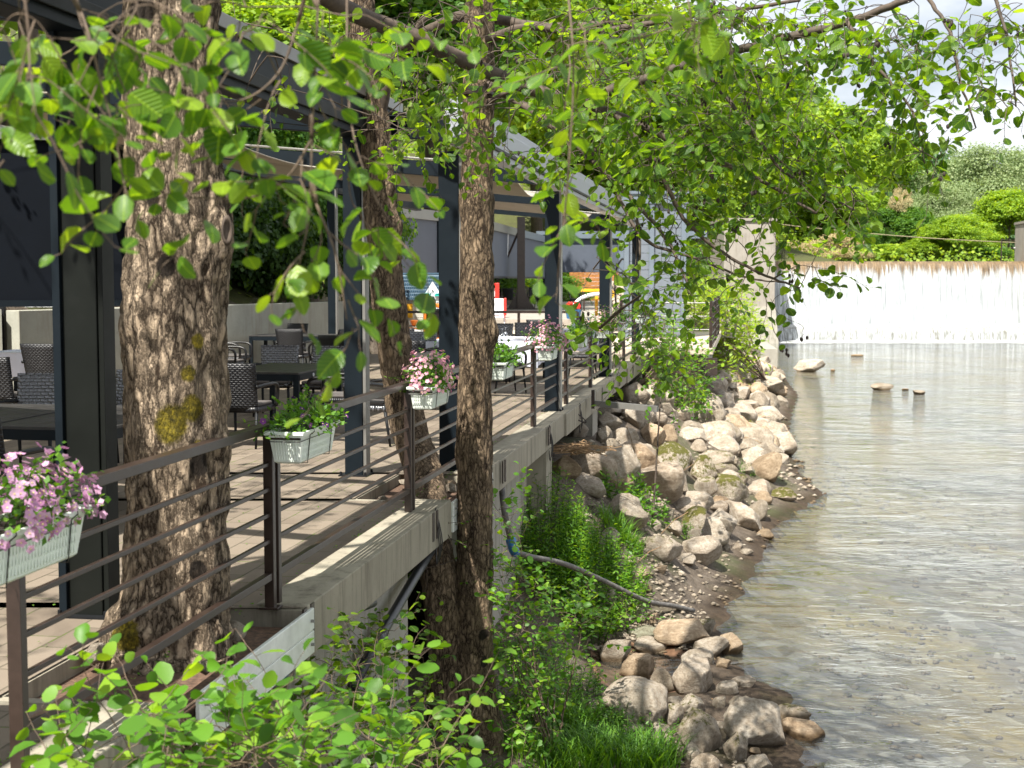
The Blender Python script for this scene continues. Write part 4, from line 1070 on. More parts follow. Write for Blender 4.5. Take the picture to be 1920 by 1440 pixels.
ex = scatter([(0, 0), (700, 0), (690, 60), (560, 100), (430, 70), (280, 60), (180, 150), (60, 200), (0, 200)], 27, 2.7, 3.6) + \
     scatter([(0, 60), (0, 330), (130, 330), (220, 210), (60, 60)], 5, 2.5, 2.9) + \
     scatter([(440, 200), (720, 180), (760, 420), (650, 480), (560, 340), (470, 300)], 2, 3.0, 4.2) + \
     scatter([(1000, 20), (1330, 0), (1400, 40), (1150, 150), (1000, 120)], 9, 3.3, 4.3) + \
     scatter([(980, 200), (1140, 240), (1090, 430), (1000, 420)], 2, 3.4, 4.0)
d2 = grow(nodes0, ex, tw, .0016, .12, .006)
f = twig_leaves(tg + ex, list(dd) + list(d2), tw, (3, 6), .040, .070, .7, .0016)
f2 = scatter([(-250, -700), (2200, -700), (2000, -160), (-100, -160)], 40, 2.5, 7)   # sprays above the picture that dapple the terrace
ov = [np.array([random.uniform(-9, 1.6), random.uniform(-6, 19), random.uniform(4.2, 7.0)]) for _ in range(660)]  # unseen crown sprays, added and spread wide to shade the terrace
lb = MB(); n9 = [np.array([-1.7, 6.6, 4.0])]
for k in range(9):
    w = k * 0.7; e = np.array([-1.7 + 4.2 * math.cos(w), 5.5 + 5.5 * math.sin(w), 5.4 + .6 * math.sin(3 * w)])
    limb(lb, [n9[0], (n9[0] + e) / 2 + np.array([0, 0, .7]), e], .07, .015, 6, .03, n9)
d3 = grow(n9, ov, lb, .004, .1, .02, 4, 4)
lb.build('shade_limbs', M['branch'], t1, True, off=o1)
f3 = twig_leaves(ov, d3, tw, (9, 14), .06, .085, .4, .003)
d4 = grow(nodes0, f2, tw, .002, .1, .006)
f4 = twig_leaves(f2, d4, tw, (5, 8), .04, .066, .6, .0018)
tw.build('twigs', M['twig'], t1, True, off=o1)
def merge(*fs): return [sum((list(f_[i]) for f_ in fs), []) for i in range(4)]
def addleaves(name, f_, mat, parent, off, shape='alder'):
    return leaves(name, f_[0], f_[1], f_[2], f_[3], mat, parent, shape, off=off)
addleaves('near_foliage', merge(f, f4), M['leaf_fg'], t1, o1)
addleaves('shade_foliage', f3, M['leaf'], t1, o1)
# right-hand canopy
tw = MB(); cn = []
# the photograph's canopy, denser along the limbs and open towards the right
tgt = scatter([(640, 0), (1300, 0), (1330, 240), (1180, 330), (930, 300), (700, 140)], 135, 7.3, 9.6) + \
      scatter([(1040, 150), (1320, 110), (1520, 90), (1560, 240), (1640, 400), (1590, 420), (1440, 330), (1200, 330)], 220, 7.2, 9.4) + \
      scatter([(1300, 0), (1700, 0), (1560, 70), (1300, 120)], 66, 7.0, 8.6) + \
      scatter([(1600, 60), (1700, 40), (1760, 300), (1740, 350), (1660, 240)], 34, 7.0, 7.9) + \
      scatter([(1560, 40), (1920, 0), (1920, 210), (1800, 180), (1640, 160)], 56, 6.8, 7.9) + \
      scatter([(1700, 200), (1760, 180), (1790, 300), (1720, 370)], 7, 7.0, 7.6) + \
      scatter([(1860, 150), (1920, 120), (1920, 250)], 5, 6.9, 7.3) + \
      scatter([(1150, 300), (1420, 330), (1590, 400), (1440, 440), (1380, 520), (1260, 520), (1180, 440)], 40, 7.6, 9.6) + \
      scatter([(1420, 440), (1560, 500), (1500, 560), (1400, 560)], 9, 7.9, 8.6)
d = grow(nodes1, tgt, tw, .0022, .10, .010)
f = twig_leaves(tgt, d, tw, (6, 10), .040, .068, .7, .0017, cone_pts=cn, cone_p=.12)
# the long drooping bare spray with cones over the river
sp = catmull([P(1500, 540, 8.4), P(1452, 560, 8.3), P(1448, 610, 8.3), P(1462, 640, 8.3)], 5); tw.tube(sp, .002, 4, 0)
sp = catmull([P(1445, 560, 8.3), P(1462, 590, 8.3), P(1503, 610, 8.3), P(1505, 622, 8.3)], 5); tw.tube(sp, .002, 4, 0)
cn += [P(1470, 650, 8.3), P(1507, 626, 8.3), P(1478, 655, 8.3)]
tw.build('canopy_twigs', M['branch'], t1, True, off=o1)
addleaves('canopy_foliage', f, M['leaf'], t1, o1)
cones_mesh(cn, t1, o1)

# --- leaning alder rising through the second opening
o2 = (-.52, 11.78, -4.15)
t2 = thing('alder_tree', 'slender leaning alder rising through the deck behind the pink petunia box', 'tree', o2)
trunk_mesh('trunk', [o2, P(836, 1220, 11.68), P(820, 1060, 11.72), P(806, 960, 12.1), P(797, 895, 12.45), P(762, 780, 12.8), P(733, 600, 12.9), P(714, 400, 13), P(697, 200, 13.1), P(672, 0, 13.2), P(640, -350, 13.4)],
           [.20, .16, .152, .155, .16, .16, .148, .145, .145, .135, .10], M['bark'], t2, o2, 56, .04, .015,
           knots=[(*P(738, 345, 12.9), .09, .07), (*P(750, 420, 12.9), .1, .08)], scar=[(*P(748, 300, 12.95), .08), (*P(752, 425, 12.9), .06)])
lm = MB(); nd = []
limb(lm, [P(697, 150, 13.1), P(735, 105, 12.9), P(800, 60, 12.6), P(880, 30, 12.2), P(1010, 50, 11.8), P(1150, 45, 11.5)], .07, .03, 8, .01, nd)
limb(lm, [P(705, 250, 13.1), P(740, 120, 12.9), P(800, 30, 12.7)], .05, .03, 8, .01, nd)
limb(lm, [P(672, 20, 13.2), P(560, -40, 12.6), P(450, -60, 12)], .05, .02, 7, .01, nd)
lm.build('limbs', M['branch'], t2, True, off=o2)
tw = MB(); tgt = scatter([(430, 0), (860, 0), (860, 260), (760, 330), (560, 250), (420, 140)], 46, 8.5, 12.4) + scatter([(860, 0), (1250, 0), (1250, 160), (860, 200)], 40, 9.5, 12)
d = grow(nd, tgt, tw, .003, .1, .014); f = twig_leaves(tgt, d, tw, (6, 10), .05, .068, .6, .002)
tw.build('twigs', M['branch'], t2, True, off=o2); addleaves('foliage', f, M['leaf'], t2, o2)
# --- straight alder outside the railing
o3 = (-.30, 11.7, -4.1)
t3 = thing('alder_tree', 'straight alder standing on the bank just outside the railing', 'tree', o3)
trunk_mesh('trunk', [o3, P(893, 1400, 11.7), P(886, 1200, 11.7), P(891, 1000, 11.7), P(890, 800, 11.7), P(893, 610, 11.7), P(894, 400, 11.7), P(897, 200, 11.7), P(900, 0, 11.7), P(905, -300, 11.7), P(915, -800, 11.8)],
           [.235, .20, .165, .147, .142, .141, .137, .128, .114, .10, .06], M['bark'], t3, o3, 56, .04, .015,
           knots=[(*P(925, 625, 11.65), .08, .05), (*P(915, 1180, 11.58), .09, .03), (*P(885, 545, 11.56), .05, .03), (*P(915, 1380, 11.6), .2, .06)],
           scar=[(*P(905, 1190, 11.56), .05), (*P(908, 1240, 11.56), .05)])
lm = MB(); nd = []
limb(lm, [P(900, 200, 11.7), P(950, 175, 11.4), P(1010, 165, 11.2), P(1080, 190, 11)], .022, .012, 6, .01, nd)
limb(lm, [P(900, 150, 11.7), P(1000, 210, 11.2), P(1090, 280, 10.8), P(1180, 370, 10.6), P(1250, 450, 10.4), P(1300, 560, 10.2)], .035, .008, 7, .01, nd)
limb(lm, [P(1130, 300, 10.8), P(1200, 440, 10.5), P(1290, 480, 10.4), P(1400, 520, 10.3), P(1470, 530, 10.2)], .016, .005, 6, .01, nd)
limb(lm, [P(900, 80, 11.7), P(990, 50, 11.3), P(1100, 60, 11), P(1300, 30, 10.6), P(1500, 0, 10)], .04, .012, 7, .01, nd)
limb(lm, [P(1190, 380, 10.6), P(1200, 480, 10.5), P(1180, 560, 10.4), P(1150, 600, 10.4)], .010, .003, 6, .01, nd)
lm.build('limbs', M['branch'], t3, True, off=o3)
mb = MB(); 
for zz, ang in ((P(890, 172, 11.7)[2], 0), ): mb.lathe([(.136, -.03), (.140, -.03), (.140, .03), (.136, .03)], tuple(P(897, 172, 11.7) - np.array(o3)), 28)
mb.build('strap', M['bronze'], t3)
tw = MB(); cn = []
tgt = scatter([(930, 180), (1180, 200), (1320, 330), (1420, 440), (1400, 560), (1310, 640), (1210, 640), (1200, 520), (1140, 380), (1060, 240)], 60, 9.6, 12) + \
      scatter([(1130, 560), (1230, 560), (1260, 680), (1180, 660), (1110, 690)], 18, 9.6, 10.6) + scatter([(1090, 430), (1150, 470), (1110, 560)], 3, 6.5, 7.5) + \
      scatter([(930, 0), (1500, 0), (1500, 150), (1150, 200)], 120, 9.4, 11.8) + scatter([(690, 200), (860, 200), (860, 330), (700, 330)], 10, 9.5, 11)
d = grow(nd, tgt, tw, .0025, .1, .012); f = twig_leaves(tgt, d, tw, (6, 10), .048, .074, .65, .002, cone_pts=cn, cone_p=.06)
# low shoots at the foot
lo = [P(x, y, 11.4) for x, y in [(830, 990), (850, 980), (845, 1010), (790, 1040), (800, 1100), (830, 960), (800, 1065)]]
d = grow([P(850, 1050, 11.6)], lo, tw, .003, .1, .006); f5 = twig_leaves(lo, d, tw, (3, 5), .05, .06, .3, .002)
tw.build('twigs', M['branch'], t3, True, off=o3); addleaves('foliage', merge(f, f5), M['leaf'], t3, o3); cones_mesh(cn, t3, o3)

# ================================================================== shrubs on the bank
def hit(px, py):
    d = ray(px, py); Y = np.arange(6, 112, .04); t = Y / d[1]; X = d[0] * t; Z = d[2] * t
    g_ = np.maximum(ground_z(X, Y), W); k = np.argmax(Z < g_)
    return np.array([X[k], Y[k], g_[k]]) if Z[k] < g_[k] else None
def shrub(name, label, cat, root, polys, mat, leafsize, nleaf, shape='alder', tw_r=.002, stems=6, group=None, spacing=.03, droop=.3, stem_mat=None, spread=.9):
    t = thing(name, label, cat, tuple(root), group=group); o = np.array(root); mb = MB(); nodes = [o.copy()]
    tg_ = []
    for poly, n, Ya, Yb in polys: tg_ += scatter(poly, n, Ya, Yb)
    pick = [tg_[i] for i in rng.choice(len(tg_), min(stems, len(tg_)), replace=False)]
    for q in pick: limb(mb, [o, (o + q) / 2 + np.array([0, 0, -.02]), q * .85 + o * .15], tw_r * 5, tw_r * 2, 5, .02, nodes)
    d = grow(nodes, tg_, mb, tw_r, .05, tw_r * 4, 4, 4)
    d = np.array(d) * .5 + np.array([0, 0, .8])
    f_ = twig_leaves(tg_, list(d), mb, nleaf, spacing, leafsize, droop, tw_r * .8, spread)
    mb.build('stems', stem_mat or M['twig'], t, True, off=o)
    leaves('foliage', *f_[:3], f_[3], mat, t, shape, off=o, width=.6 if mat is M['willow'] else 1.0)
    return t
shrub('alder_shrub', 'bright young alder shoots in front at the bottom left corner below the railing', 'shrub', (-.95, 4.2, -3.6),
      [([(60, 1460), (80, 1400), (160, 1360), (300, 1300), (330, 1400), (380, 1340), (440, 1260), (480, 1400), (500, 1480)], 30, 3.9, 4.7),
       ([(300, 1400), (560, 1340), (600, 1440), (300, 1440)], 40, 4.0, 5.0)], M['leaf_bush'], .080, (4, 7), tw_r=.002, stems=9, spacing=.05)
shrub('alder_shrub', 'yellow-green alder shrub leaning across the dark foot of the twin trunks', 'shrub', (.05, 5.4, -3.9),
      [([(540, 1400), (650, 1300), (740, 1330), (720, 1390), (880, 1400), (890, 1470), (760, 1520), (520, 1520)], 50, 4.9, 6.1)], M['leaf_bush'], .076, (5, 8), tw_r=.002, stems=9, spacing=.05)
shrub('undergrowth_shrub', 'dark green round-leaved undergrowth in the shade below the concrete wall', 'shrub', (-.75, 9.0, -4.0),
      [([(560, 1250), (700, 1150), (790, 1200), (830, 1440), (520, 1440)], 150, 7.4, 9.8)], M['leaf'], .065, (5, 8), tw_r=.002, stems=14, spacing=.04)
shrub('alder_shrub', 'green round-leaved shrub beside the right of the straight alder trunk', 'shrub', (.35, 12.0, -4.1),
      [([(925, 1040), (980, 1060), (1060, 1150), (1110, 1120), (1090, 1230), (1040, 1300), (1020, 1440), (925, 1440)], 260, 11.2, 12.9),
       ([(930, 940), (1000, 930), (980, 1040), (925, 1060)], 16, 11.6, 13), ([(1090, 1160), (1200, 1140), (1120, 1260)], 9, 11.6, 12.4)], M['leaf_bush'], .062, (6, 9), tw_r=.002, stems=14, spacing=.04)
r_ = hit(1190, 800)
shrub('bank_shrub', 'round-leaved green shrub at the end of the concrete slab above the boulders', 'shrub', (r_[0], 32, -2.9),
      [([(1200, 640), (1240, 600), (1290, 640), (1330, 700), (1320, 770), (1250, 780), (1200, 740)], 210, 30.5, 34.5)], M['leaf_bush'], .11, (6, 9), tw_r=.005, stems=14, spacing=.085)
shrub('willow_shrub', 'feathery bright yellow-green willow bush hanging over the river bank', 'shrub', (9.0, 50, -3.6),
      [([(1290, 560), (1370, 560), (1410, 610), (1405, 690), (1340, 730), (1270, 740), (1260, 660)], 620, 46, 54), ([(1330, 540), (1390, 560), (1300, 600)], 80, 50, 56)], M['willow'], .24, (8, 11), 'diam', .006, stems=20, spacing=.09, spread=.7)
shrub('bank_shrub', 'dense low green bush between the willow bush and the boulders', 'shrub', (6.2, 42, -3.4),
      [([(1240, 690), (1320, 680), (1340, 760), (1260, 790)], 130, 38, 44)], M['tree_mid'], .13, (6, 9), 'diam', .005, stems=10, spacing=.08)
# sapling with a thin pole stem
sp_ = hit(1224, 975); ts = thing('sapling', 'thin bare-stemmed alder sapling standing among the bank boulders', 'sapling', tuple(sp_))
mb = MB(); c = limb(mb, [sp_, P(1232, 850, sp_[1] + .2), P(1240, 740, sp_[1] + .3), P(1256, 650, sp_[1] + .5)], .016, .007, 6, .01)
nd = [np.array(q) for q in c[8:]]; tg_ = scatter([(1210, 640), (1300, 650), (1320, 760), (1250, 800), (1205, 740)], 34, sp_[1] - .2, sp_[1] + .9)
d = grow(nd, tg_, mb, .003, .1, .008, 4, 4); f = twig_leaves(tg_, d, mb, (4, 7), .05, .07, .3, .002); mb.build('stem', M['branch'], ts, True, off=sp_); leaves('foliage', *f[:3], f[3], M['leaf_bush'], ts, off=sp_)

def herbs(name, label, cat, spots, mat, hgt, leafsize, per, width=.9, kind=None, group=None, shape='lance', seed=0):
    root = np.array(spots[0][:3]); t = thing(name, label, cat, tuple(root), group=group); mb = MB(); pos, ax, nr, sz = [], [], [], []
    for (x, y, z, r, n) in spots:
        for _ in range(n):
            a = random.uniform(0, 6.28); q = r * math.sqrt(random.random()); bx, by = x + q * math.cos(a), y + q * math.sin(a)
            bz = float(ground_z(bx, by)) if z < -2.5 else z
            h = hgt * random.uniform(.55, 1.1) * (1 - .35 * (q / r) ** 2); lean = np.array([math.cos(a), math.sin(a), 0]) * .3 * q / r + rng.normal(0, .1, 3)
            d = norm(np.array([0, 0, 1.0]) + lean); p0 = np.array([bx, by, bz - .02]); p1 = p0 + d * h; mb.tube([p0, (p0 + p1) / 2, p1], [.004, .003, .0015], 3, 0, False)
            for k in range(per):
                u = .2 + .8 * (k + random.random() * .5) / per; w = k * 2.4 + a
                pos.append(p0 + d * h * u); ax.append(np.array([math.cos(w), math.sin(w), random.uniform(-.1, .9)])); nr.append((random.gauss(0, .3), random.gauss(0, .3), 1)); sz.append(leafsize * random.uniform(.6, 1.1) * (1.15 - .5 * u))
    mb.build('stems', M['herb'], t, False, off=root); leaves('foliage', pos, ax, nr, sz, mat, t, shape, width=width, off=root); return t
def spot(px, py, r, n): q = hit(px, py); return (q[0], q[1], q[2], r, n)
herbs('herb_clump', 'large mound of narrow-leaved bright green herbs below the terrace wall', 'plant', [spot(1070, 1080, .85, 190), spot(1040, 1010, .6, 110), spot(1120, 1100, .5, 70), spot(1060, 1120, .5, 70)], M['leaf_bush'], .80, .10, 18, 1.3)
herbs('herb_clump', 'broad-leaved green plants growing between boulders behind the sapling foot', 'plant', [spot(1205, 950, .35, 26), spot(1175, 955, .35, 24)], M['herb'], .50, .15, 9, 1.6)
herbs('herb_clump', 'leafy green herbs at the bottom edge beside the largest near boulder', 'plant', [spot(1110, 1375, .35, 60), spot(1060, 1390, .4, 60), spot(1215, 1425, .28, 46)], M['herb'], .30, .07, 12, 1.5)
herbs('herb_clump', 'small feathery herb tuft on the boulders near the water', 'plant', [spot(1392, 885, .22, 22)], M['herb'], .3, .07, 10, 1.0)
herbs('herb_clump', 'small herb tuft between pale boulders above the inlet', 'plant', [spot(1290, 1010, .25, 24)], M['herb'], .28, .07, 10, 1.2)
herbs('herb_clump', 'dark leafy undergrowth between the terrace wall and the twin alder trunks', 'plant', [(-.6, 8.6, -3.9, .9, 120), (-.2, 10.6, -3.9, .6, 70), (.3, 9.6, -3.9, .9, 90)], M['herb'], .42, .09, 11, 1.6)
herbs('herb_clump', 'green weeds on the bank between the pipe and the twin trunks', 'plant', [(.75, 13.6, -4.1, .6, 90), (.35, 14.2, -4, .5, 80), (.95, 12.6, -4.1, .5, 70)], M['herb'], .34, .07, 12, 1.4)
def grass(name, label, spots, h, mat, per=260):
    root = np.array(spots[0][:3]); t = thing(name, label, 'grass', tuple(root)); V = []; Fq = []; lv = []
    for (x, y, z, r, n) in spots:
        for _ in range(n):
            a = random.uniform(0, 6.28); q = r * random.random() ** .6; b = np.array([x + q * math.cos(a), y + q * math.sin(a), 0]); b[2] = float(ground_z(b[0], b[1])) - .01
            w = random.uniform(0, 6.28) if random.random() < .4 else a + random.gauss(0, .6); out = np.array([math.cos(w), math.sin(w), 0]); sd = np.array([-out[1], out[0], 0]) * .005; hh = h * random.uniform(.5, 1.15); l_ = random.random(); k = len(V)
            for u, ww in ((0, 1), (.35, 1), (.7, .8), (1, .05)):
                c = b + out * hh * .55 * u ** 2 + np.array([0, 0, hh * (u - .33 * u ** 2.5)]); V.append(c - sd * ww); V.append(c + sd * ww); lv += [l_, l_]
            for i in range(3): Fq.append((k + 2 * i, k + 2 * i + 1, k + 2 * i + 3, k + 2 * i + 2))
    npmesh('blades', np.array(V) - root, [np.array(Fq)], mat, t, True, {'lv': lv}); return t
grass('grass_tuft', 'long arching grass tuft at the bottom beside the near boulders', [spot(1200, 1438, .34, 420), spot(1120, 1430, .38, 420), spot(1030, 1435, .4, 400)], .40, M['herb'])
grass('grass_tuft', 'upright fresh grass tuft between the round-leaved shrub and the brown pool', [spot(1040, 1350, .38, 420)], .42, M['herb'])
grass('grass_tuft', 'soft grass tuft beside a pale stone right of the herb mound', [spot(1165, 1010, .28, 420)], .36, M['herb'])
grass('grass_tuft', 'thin dry-green grass beside the grey pipe on the bank', [spot(1075, 1140, .4, 300), spot(1120, 1150, .3, 200)], .26, M['herb'])
# moss and weeds in the terrace joints near the tree opening
V = []; 
pos = []; ax = []; nr = []
for _ in range(700):
    Yq = random.choice([random.uniform(5.0, 6.2), random.uniform(4.5, 13), random.uniform(13, 30)]); s_ = random.choice([EDGE - .30, -.75 - random.random() * .5, EDGE - .3]) + random.gauss(0, .02)
    pos.append(along(Yq, s_, DK + .006)); w = random.uniform(0, 6.28); ax.append((math.cos(w), math.sin(w), random.uniform(.1, .8))); nr.append((0, 0, 1))
tag(leaves('joint_weeds', pos, ax, nr, .016, M['herb'], None, 'diam', width=1.6), 'tiny green weeds growing in the paving joints along the edge', 'weeds', kind='stuff')
# ================================================================== rocks
def rock_mesh(i):
    rd = np.random.default_rng(100 + i); bm = bmesh.new(); bmesh.ops.create_icosphere(bm, subdivisions=4, radius=1.0)
    pl = []
    for _ in range(17):
        n = norm(rd.normal(size=3)); pl.append((n, rd.uniform(.52, .88)))
    off = rd.uniform(-50, 50, 3)
    for v in bm.verts:
        p = np.array(v.co)
        for n, dd_ in pl:
            h = p @ n
            if h > dd_: p = p - n * (h - dd_) * .97
        q = Vector(p + off)
        p = p * (1.04 + .08 * noise.fractal(q * 1.3, 1, 2, 3) + .04 * noise.fractal(q * 6, .8, 2, 3))
        v.co = p
    me = bpy.data.meshes.new('rock'); bm.to_mesh(me); bm.free(); me.polygons.foreach_set('use_smooth', [True] * len(me.polygons)); return me
RM = {}
variants = [rock_mesh(i) for i in range(10)]
for k, mt_ in (('n', 'rock'), ('m', 'rock_moss'), ('l', 'rock_lm'), ('w', 'rock_wet'), ('s', 'slate')):
    RM[k] = []
    for me in variants:
        c = me.copy(); c.materials.append(M[mt_]); RM[k].append(c)
placed = []; o_all = []
def rock(p, r, kind, label, group=None, rz=None, tilt=.15):
    me = random.choice(RM[kind]); o = bpy.data.objects.new('rock', me); COL.objects.link(o)
    o.location = p; o.scale = r; o.rotation_euler = (random.gauss(0, tilt), random.gauss(0, tilt), rz if rz is not None else random.choice([0, math.pi]) + random.gauss(0, .25))
    tag(o, label, 'rock', group); placed.append((p[0], p[1], max(r[0], r[1]))); o_all.append((o, kind, r)); return o
def keyrock(px, py, w, h, kind='n', label=None, group=None, zoff=0.0):
    b = hit(px, py + h * .40)
    if b is None: return
    s = b[1] / F; rx = w / 2 * s * 1.30; rz_ = h / 2 * s * 1.36; ry = (rx * .55 + rz_ * .45) * .95
    c = P(px, py, b[1] + ry * .55); rock((c[0], c[1], c[2] + zoff), (rx, ry, rz_), kind, label or GEN[kind], group or GRP[kind], tilt=.02 if w > 2 * h else .15)
GEN = {'n': 'pale grey limestone rock piled on the river bank', 'm': 'boulder largely covered in yellow-green moss on the bank', 'l': 'pale limestone rock with small moss spots on the bank',
       'w': 'tan stone lying at the edge of the water', 's': 'flat grey-green slab of stone'}
GRP = {'n': 'pale limestone rocks of the bank', 'm': 'mossy boulders of the bank', 'l': 'moss-spotted rocks of the bank', 'w': 'tan stones by the water', 's': 'slabs'}
def zl(lst, sx, ox, oy):
    for it in lst:
        zx, zy, w, h = it[:4]; kind = it[4] if len(it) > 4 else 'n'; lab = it[5] if len(it) > 5 else None
        keyrock(ox + zx / sx, oy + zy / sx, w / sx, h / sx, kind, lab, ('single ' + kind) if False else None)
zl([(350, 1005, 400, 350, 'n', 'largest pale boulder at the front, right of the brown pool'), (710, 835, 320, 280, 'n', 'big whitish rounded boulder behind and right of the largest front boulder'),
    (1150, 1170, 380, 330, 'n', 'big tan-grey slanted boulder nearest the river at the bottom'), (760, 1210, 300, 300, 'l', 'pointed pinkish boulder between the two biggest front boulders'),
    (650, 535, 360, 170, 'w', 'long smooth tan boulder below the inlet water'), (350, 760, 230, 180, 'w', 'brown-stained blocky rock standing at the pool edge'),
    (195, 655, 210, 175, 'n', 'rounded pale stone above the brown pool'), (410, 625, 210, 110, 'n', 'flat-topped pale stone in front of the slate slab'),
    (395, 530, 220, 110, 's', 'angular grey-green slate slab among the bank stones'), (820, 635, 250, 130), (740, 710, 250, 150),
    (970, 610, 190, 150, 'w', 'half-wet dark tan rock on the outer edge of the near stones'), (940, 905, 160, 110), (710, 1020, 210, 160, 'l'),
    (1010, 1305, 200, 220, 'l', 'upright rock with one green moss patch at the bottom edge'), (800, 490, 140, 120, 'l'), (1375, 1070, 260, 110, 'l', 'flat elongated stone in the water beyond the slanted boulder'),
    (1460, 1195, 280, 140, 'w', 'flat mottled pinkish stone farthest right in the near water'), (1070, 855, 160, 70, 'n', 'small flat white stone alone in the shallow water'), (90, 290, 180, 200, 'l', 'tall pale rock with moss beside the grey pipe'),
    (205, 420, 170, 120, 'm'), (340, 420, 110, 120), (440, 430, 100, 80, 'w'), (380, 130, 130, 80, 'w'), (260, 180, 160, 100, 'w'), (400, 225, 90, 60, 'w'), (510, 1215, 190, 150, 'l'),
    (720, 1350, 110, 130), (800, 1410, 180, 130), (1170, 1420, 160, 120), (630, 1305, 110, 80), (925, 735, 100, 70, 'w'), (505, 870, 170, 150), (580, 1090, 120, 150, 'l'),
    (340, 345, 100, 80), (300, 1190, 220, 90), (40, 1040, 90, 110), (90, 1010, 180, 50, 'w', 'low flat ledge stone along the front of the brown pool'), (1130, 1330, 70, 60, 'w'), (900, 1150, 80, 60), (1020, 1000, 110, 70), (900, 1000, 90, 90),
    (60, 645, 70, 55), (240, 550, 80, 50), (150, 555, 70, 40), (590, 985, 90, 60)], 3.6, 1100, 1040)
zl([(530, 345, 230, 120), (310, 400, 180, 150), (500, 455, 110, 130), (655, 465, 200, 140), (740, 630, 290, 230, 'w', 'big brown-grey boulder in the middle of the rock slope under the terrace'),
    (560, 680, 400, 300, 'n', 'huge pale fractured block below the twig pile'), (520, 745, 100, 85, 'w'), (630, 800, 210, 150, 'w', 'tan lump wedged under the huge pale block'), (400, 800, 250, 150), (560, 545, 120, 110), (700, 310, 160, 150), (560, 260, 300, 120), (880, 330, 160, 110),
    (860, 450, 200, 170, 'w'), (1000, 640, 240, 260, 'm', 'dark overhanging boulder with thick yellow moss'), (1250, 300, 220, 200, 'n', 'largest pale boulder high on the slope below the shrub'), (1160, 460, 180, 120), (1190, 535, 110, 90), (1300, 620, 260, 120, 'l'), (1210, 720, 200, 190, 'm'),
    (1230, 820, 180, 160, 'l'), (1360, 690, 180, 100, 'l'), (1400, 830, 280, 200, 'm'), (1640, 815, 120, 90, 'n'), (1680, 510, 200, 150, 'w', 'rounded pink-brown boulder standing in the water edge'),
    (1565, 400, 150, 120, 'm'), (1600, 620, 180, 130), (1010, 850, 110, 170, 'l'), (1190, 915, 220, 130), (1120, 985, 230, 140), (960, 1030, 120, 110), (1000, 1115, 110, 110),
    (940, 1265, 310, 200, 'l', 'wide pale boulder with moss spots above the inlet'), (1100, 1340, 170, 110), (1250, 1250, 160, 130), (1280, 1140, 240, 160), (1350, 1080, 250, 200), (1330, 970, 190, 100), (1150, 1180, 100, 130),
    (1490, 970, 130, 80), (1460, 1030, 100, 60), (1470, 1250, 110, 70), (1530, 1290, 90, 50), (1380, 1255, 70, 60), (1790, 875, 190, 80, 'm', 'mossy pointed rock reaching farthest into the river'), (1650, 900, 120, 80, 'w'), (1630, 960, 100, 60),
    (1620, 1115, 70, 30, 'w'), (1670, 1160, 120, 60, 'w'), (870, 1095, 80, 70), (800, 1040, 80, 60), (850, 1010, 90, 60), (770, 1085, 60, 50), (560, 1180, 110, 130, 'l'), (1455, 565, 90, 70), (910, 1410, 120, 60, 'w'), (790, 1420, 110, 50, 'w'),
    (1450, 460, 150, 150), (1350, 380, 130, 130), (1540, 690, 130, 90, 'l'), (1300, 470, 120, 90), (1080, 300, 150, 110), (980, 450, 140, 120, 'w'), (1430, 640, 120, 90), (1500, 760, 110, 80, 'm')], 3.84, 1000, 700)
zl([(430, 610, 130, 70), (500, 660, 90, 50), (480, 730, 190, 100), (520, 755, 120, 60, 'w'), (330, 690, 100, 80), (270, 790, 90, 60), (340, 770, 80, 80), (430, 770, 90, 100, 'w'), (430, 830, 110, 90), (350, 840, 160, 60), (420, 920, 100, 60, 'w'),
    (130, 880, 160, 170), (220, 820, 60, 70), (300, 900, 180, 140), (650, 432, 140, 60, 'w', 'large pale rock at the foot of the low water step'), (775, 452, 60, 22, 'w'), (1285, 462, 70, 16, 'w', 'lone small stone in front of the water step, right of centre'), (985, 558, 80, 12, 'w'),
    (710, 622, 170, 70, 'n', 'big flat white boulder rising from the river upstream'), (845, 642, 24, 12, 'w'), (1110, 738, 120, 38, 'n', 'low wide white stone in midstream'), (1250, 750, 40, 12, 'w'), (1325, 766, 70, 26, 'n', 'small flat white stone right of the midstream stone'), (380, 640, 90, 60), (290, 740, 80, 60), (200, 760, 80, 70)], 3, 1280, 480)
# fill the rest of the slope
n_fill = 0; tries = 0
while n_fill < 128 and tries < 20000:
    tries += 1
    Yq = 17.5 + 46 * random.random() ** 1.5; s_ = .15 + 3.7 * random.random() ** .75; r = random.uniform(.20, .46) * (1 + (Yq - 20) / 110)
    q = along(Yq, 0); x = RX(Yq) + s_; y = Yq
    if s_ > np.interp(Yq, [17, 19.0, 20.2, 24.5, 26.8, 28.3, 31, 36, 45, 53], [.5, .9, 2.35, 2.8, 3.4, 3.85, 3.5, 3.4, 3.8, 4.2]): continue
    if any((x - a) ** 2 + (y - b) ** 2 < (r * .56 + c * .56) ** 2 for a, b, c in placed): continue
    z = float(ground_z(x, y)); k = random.choice('nnnnlwnnm' if Yq < 32 else 'nnnnw')
    rock((x, y, z + r * .25), (r * 1.15, r * 1.0, r * .78), k, GEN[k], GRP[k], random.uniform(0, 6.28), .3); n_fill += 1
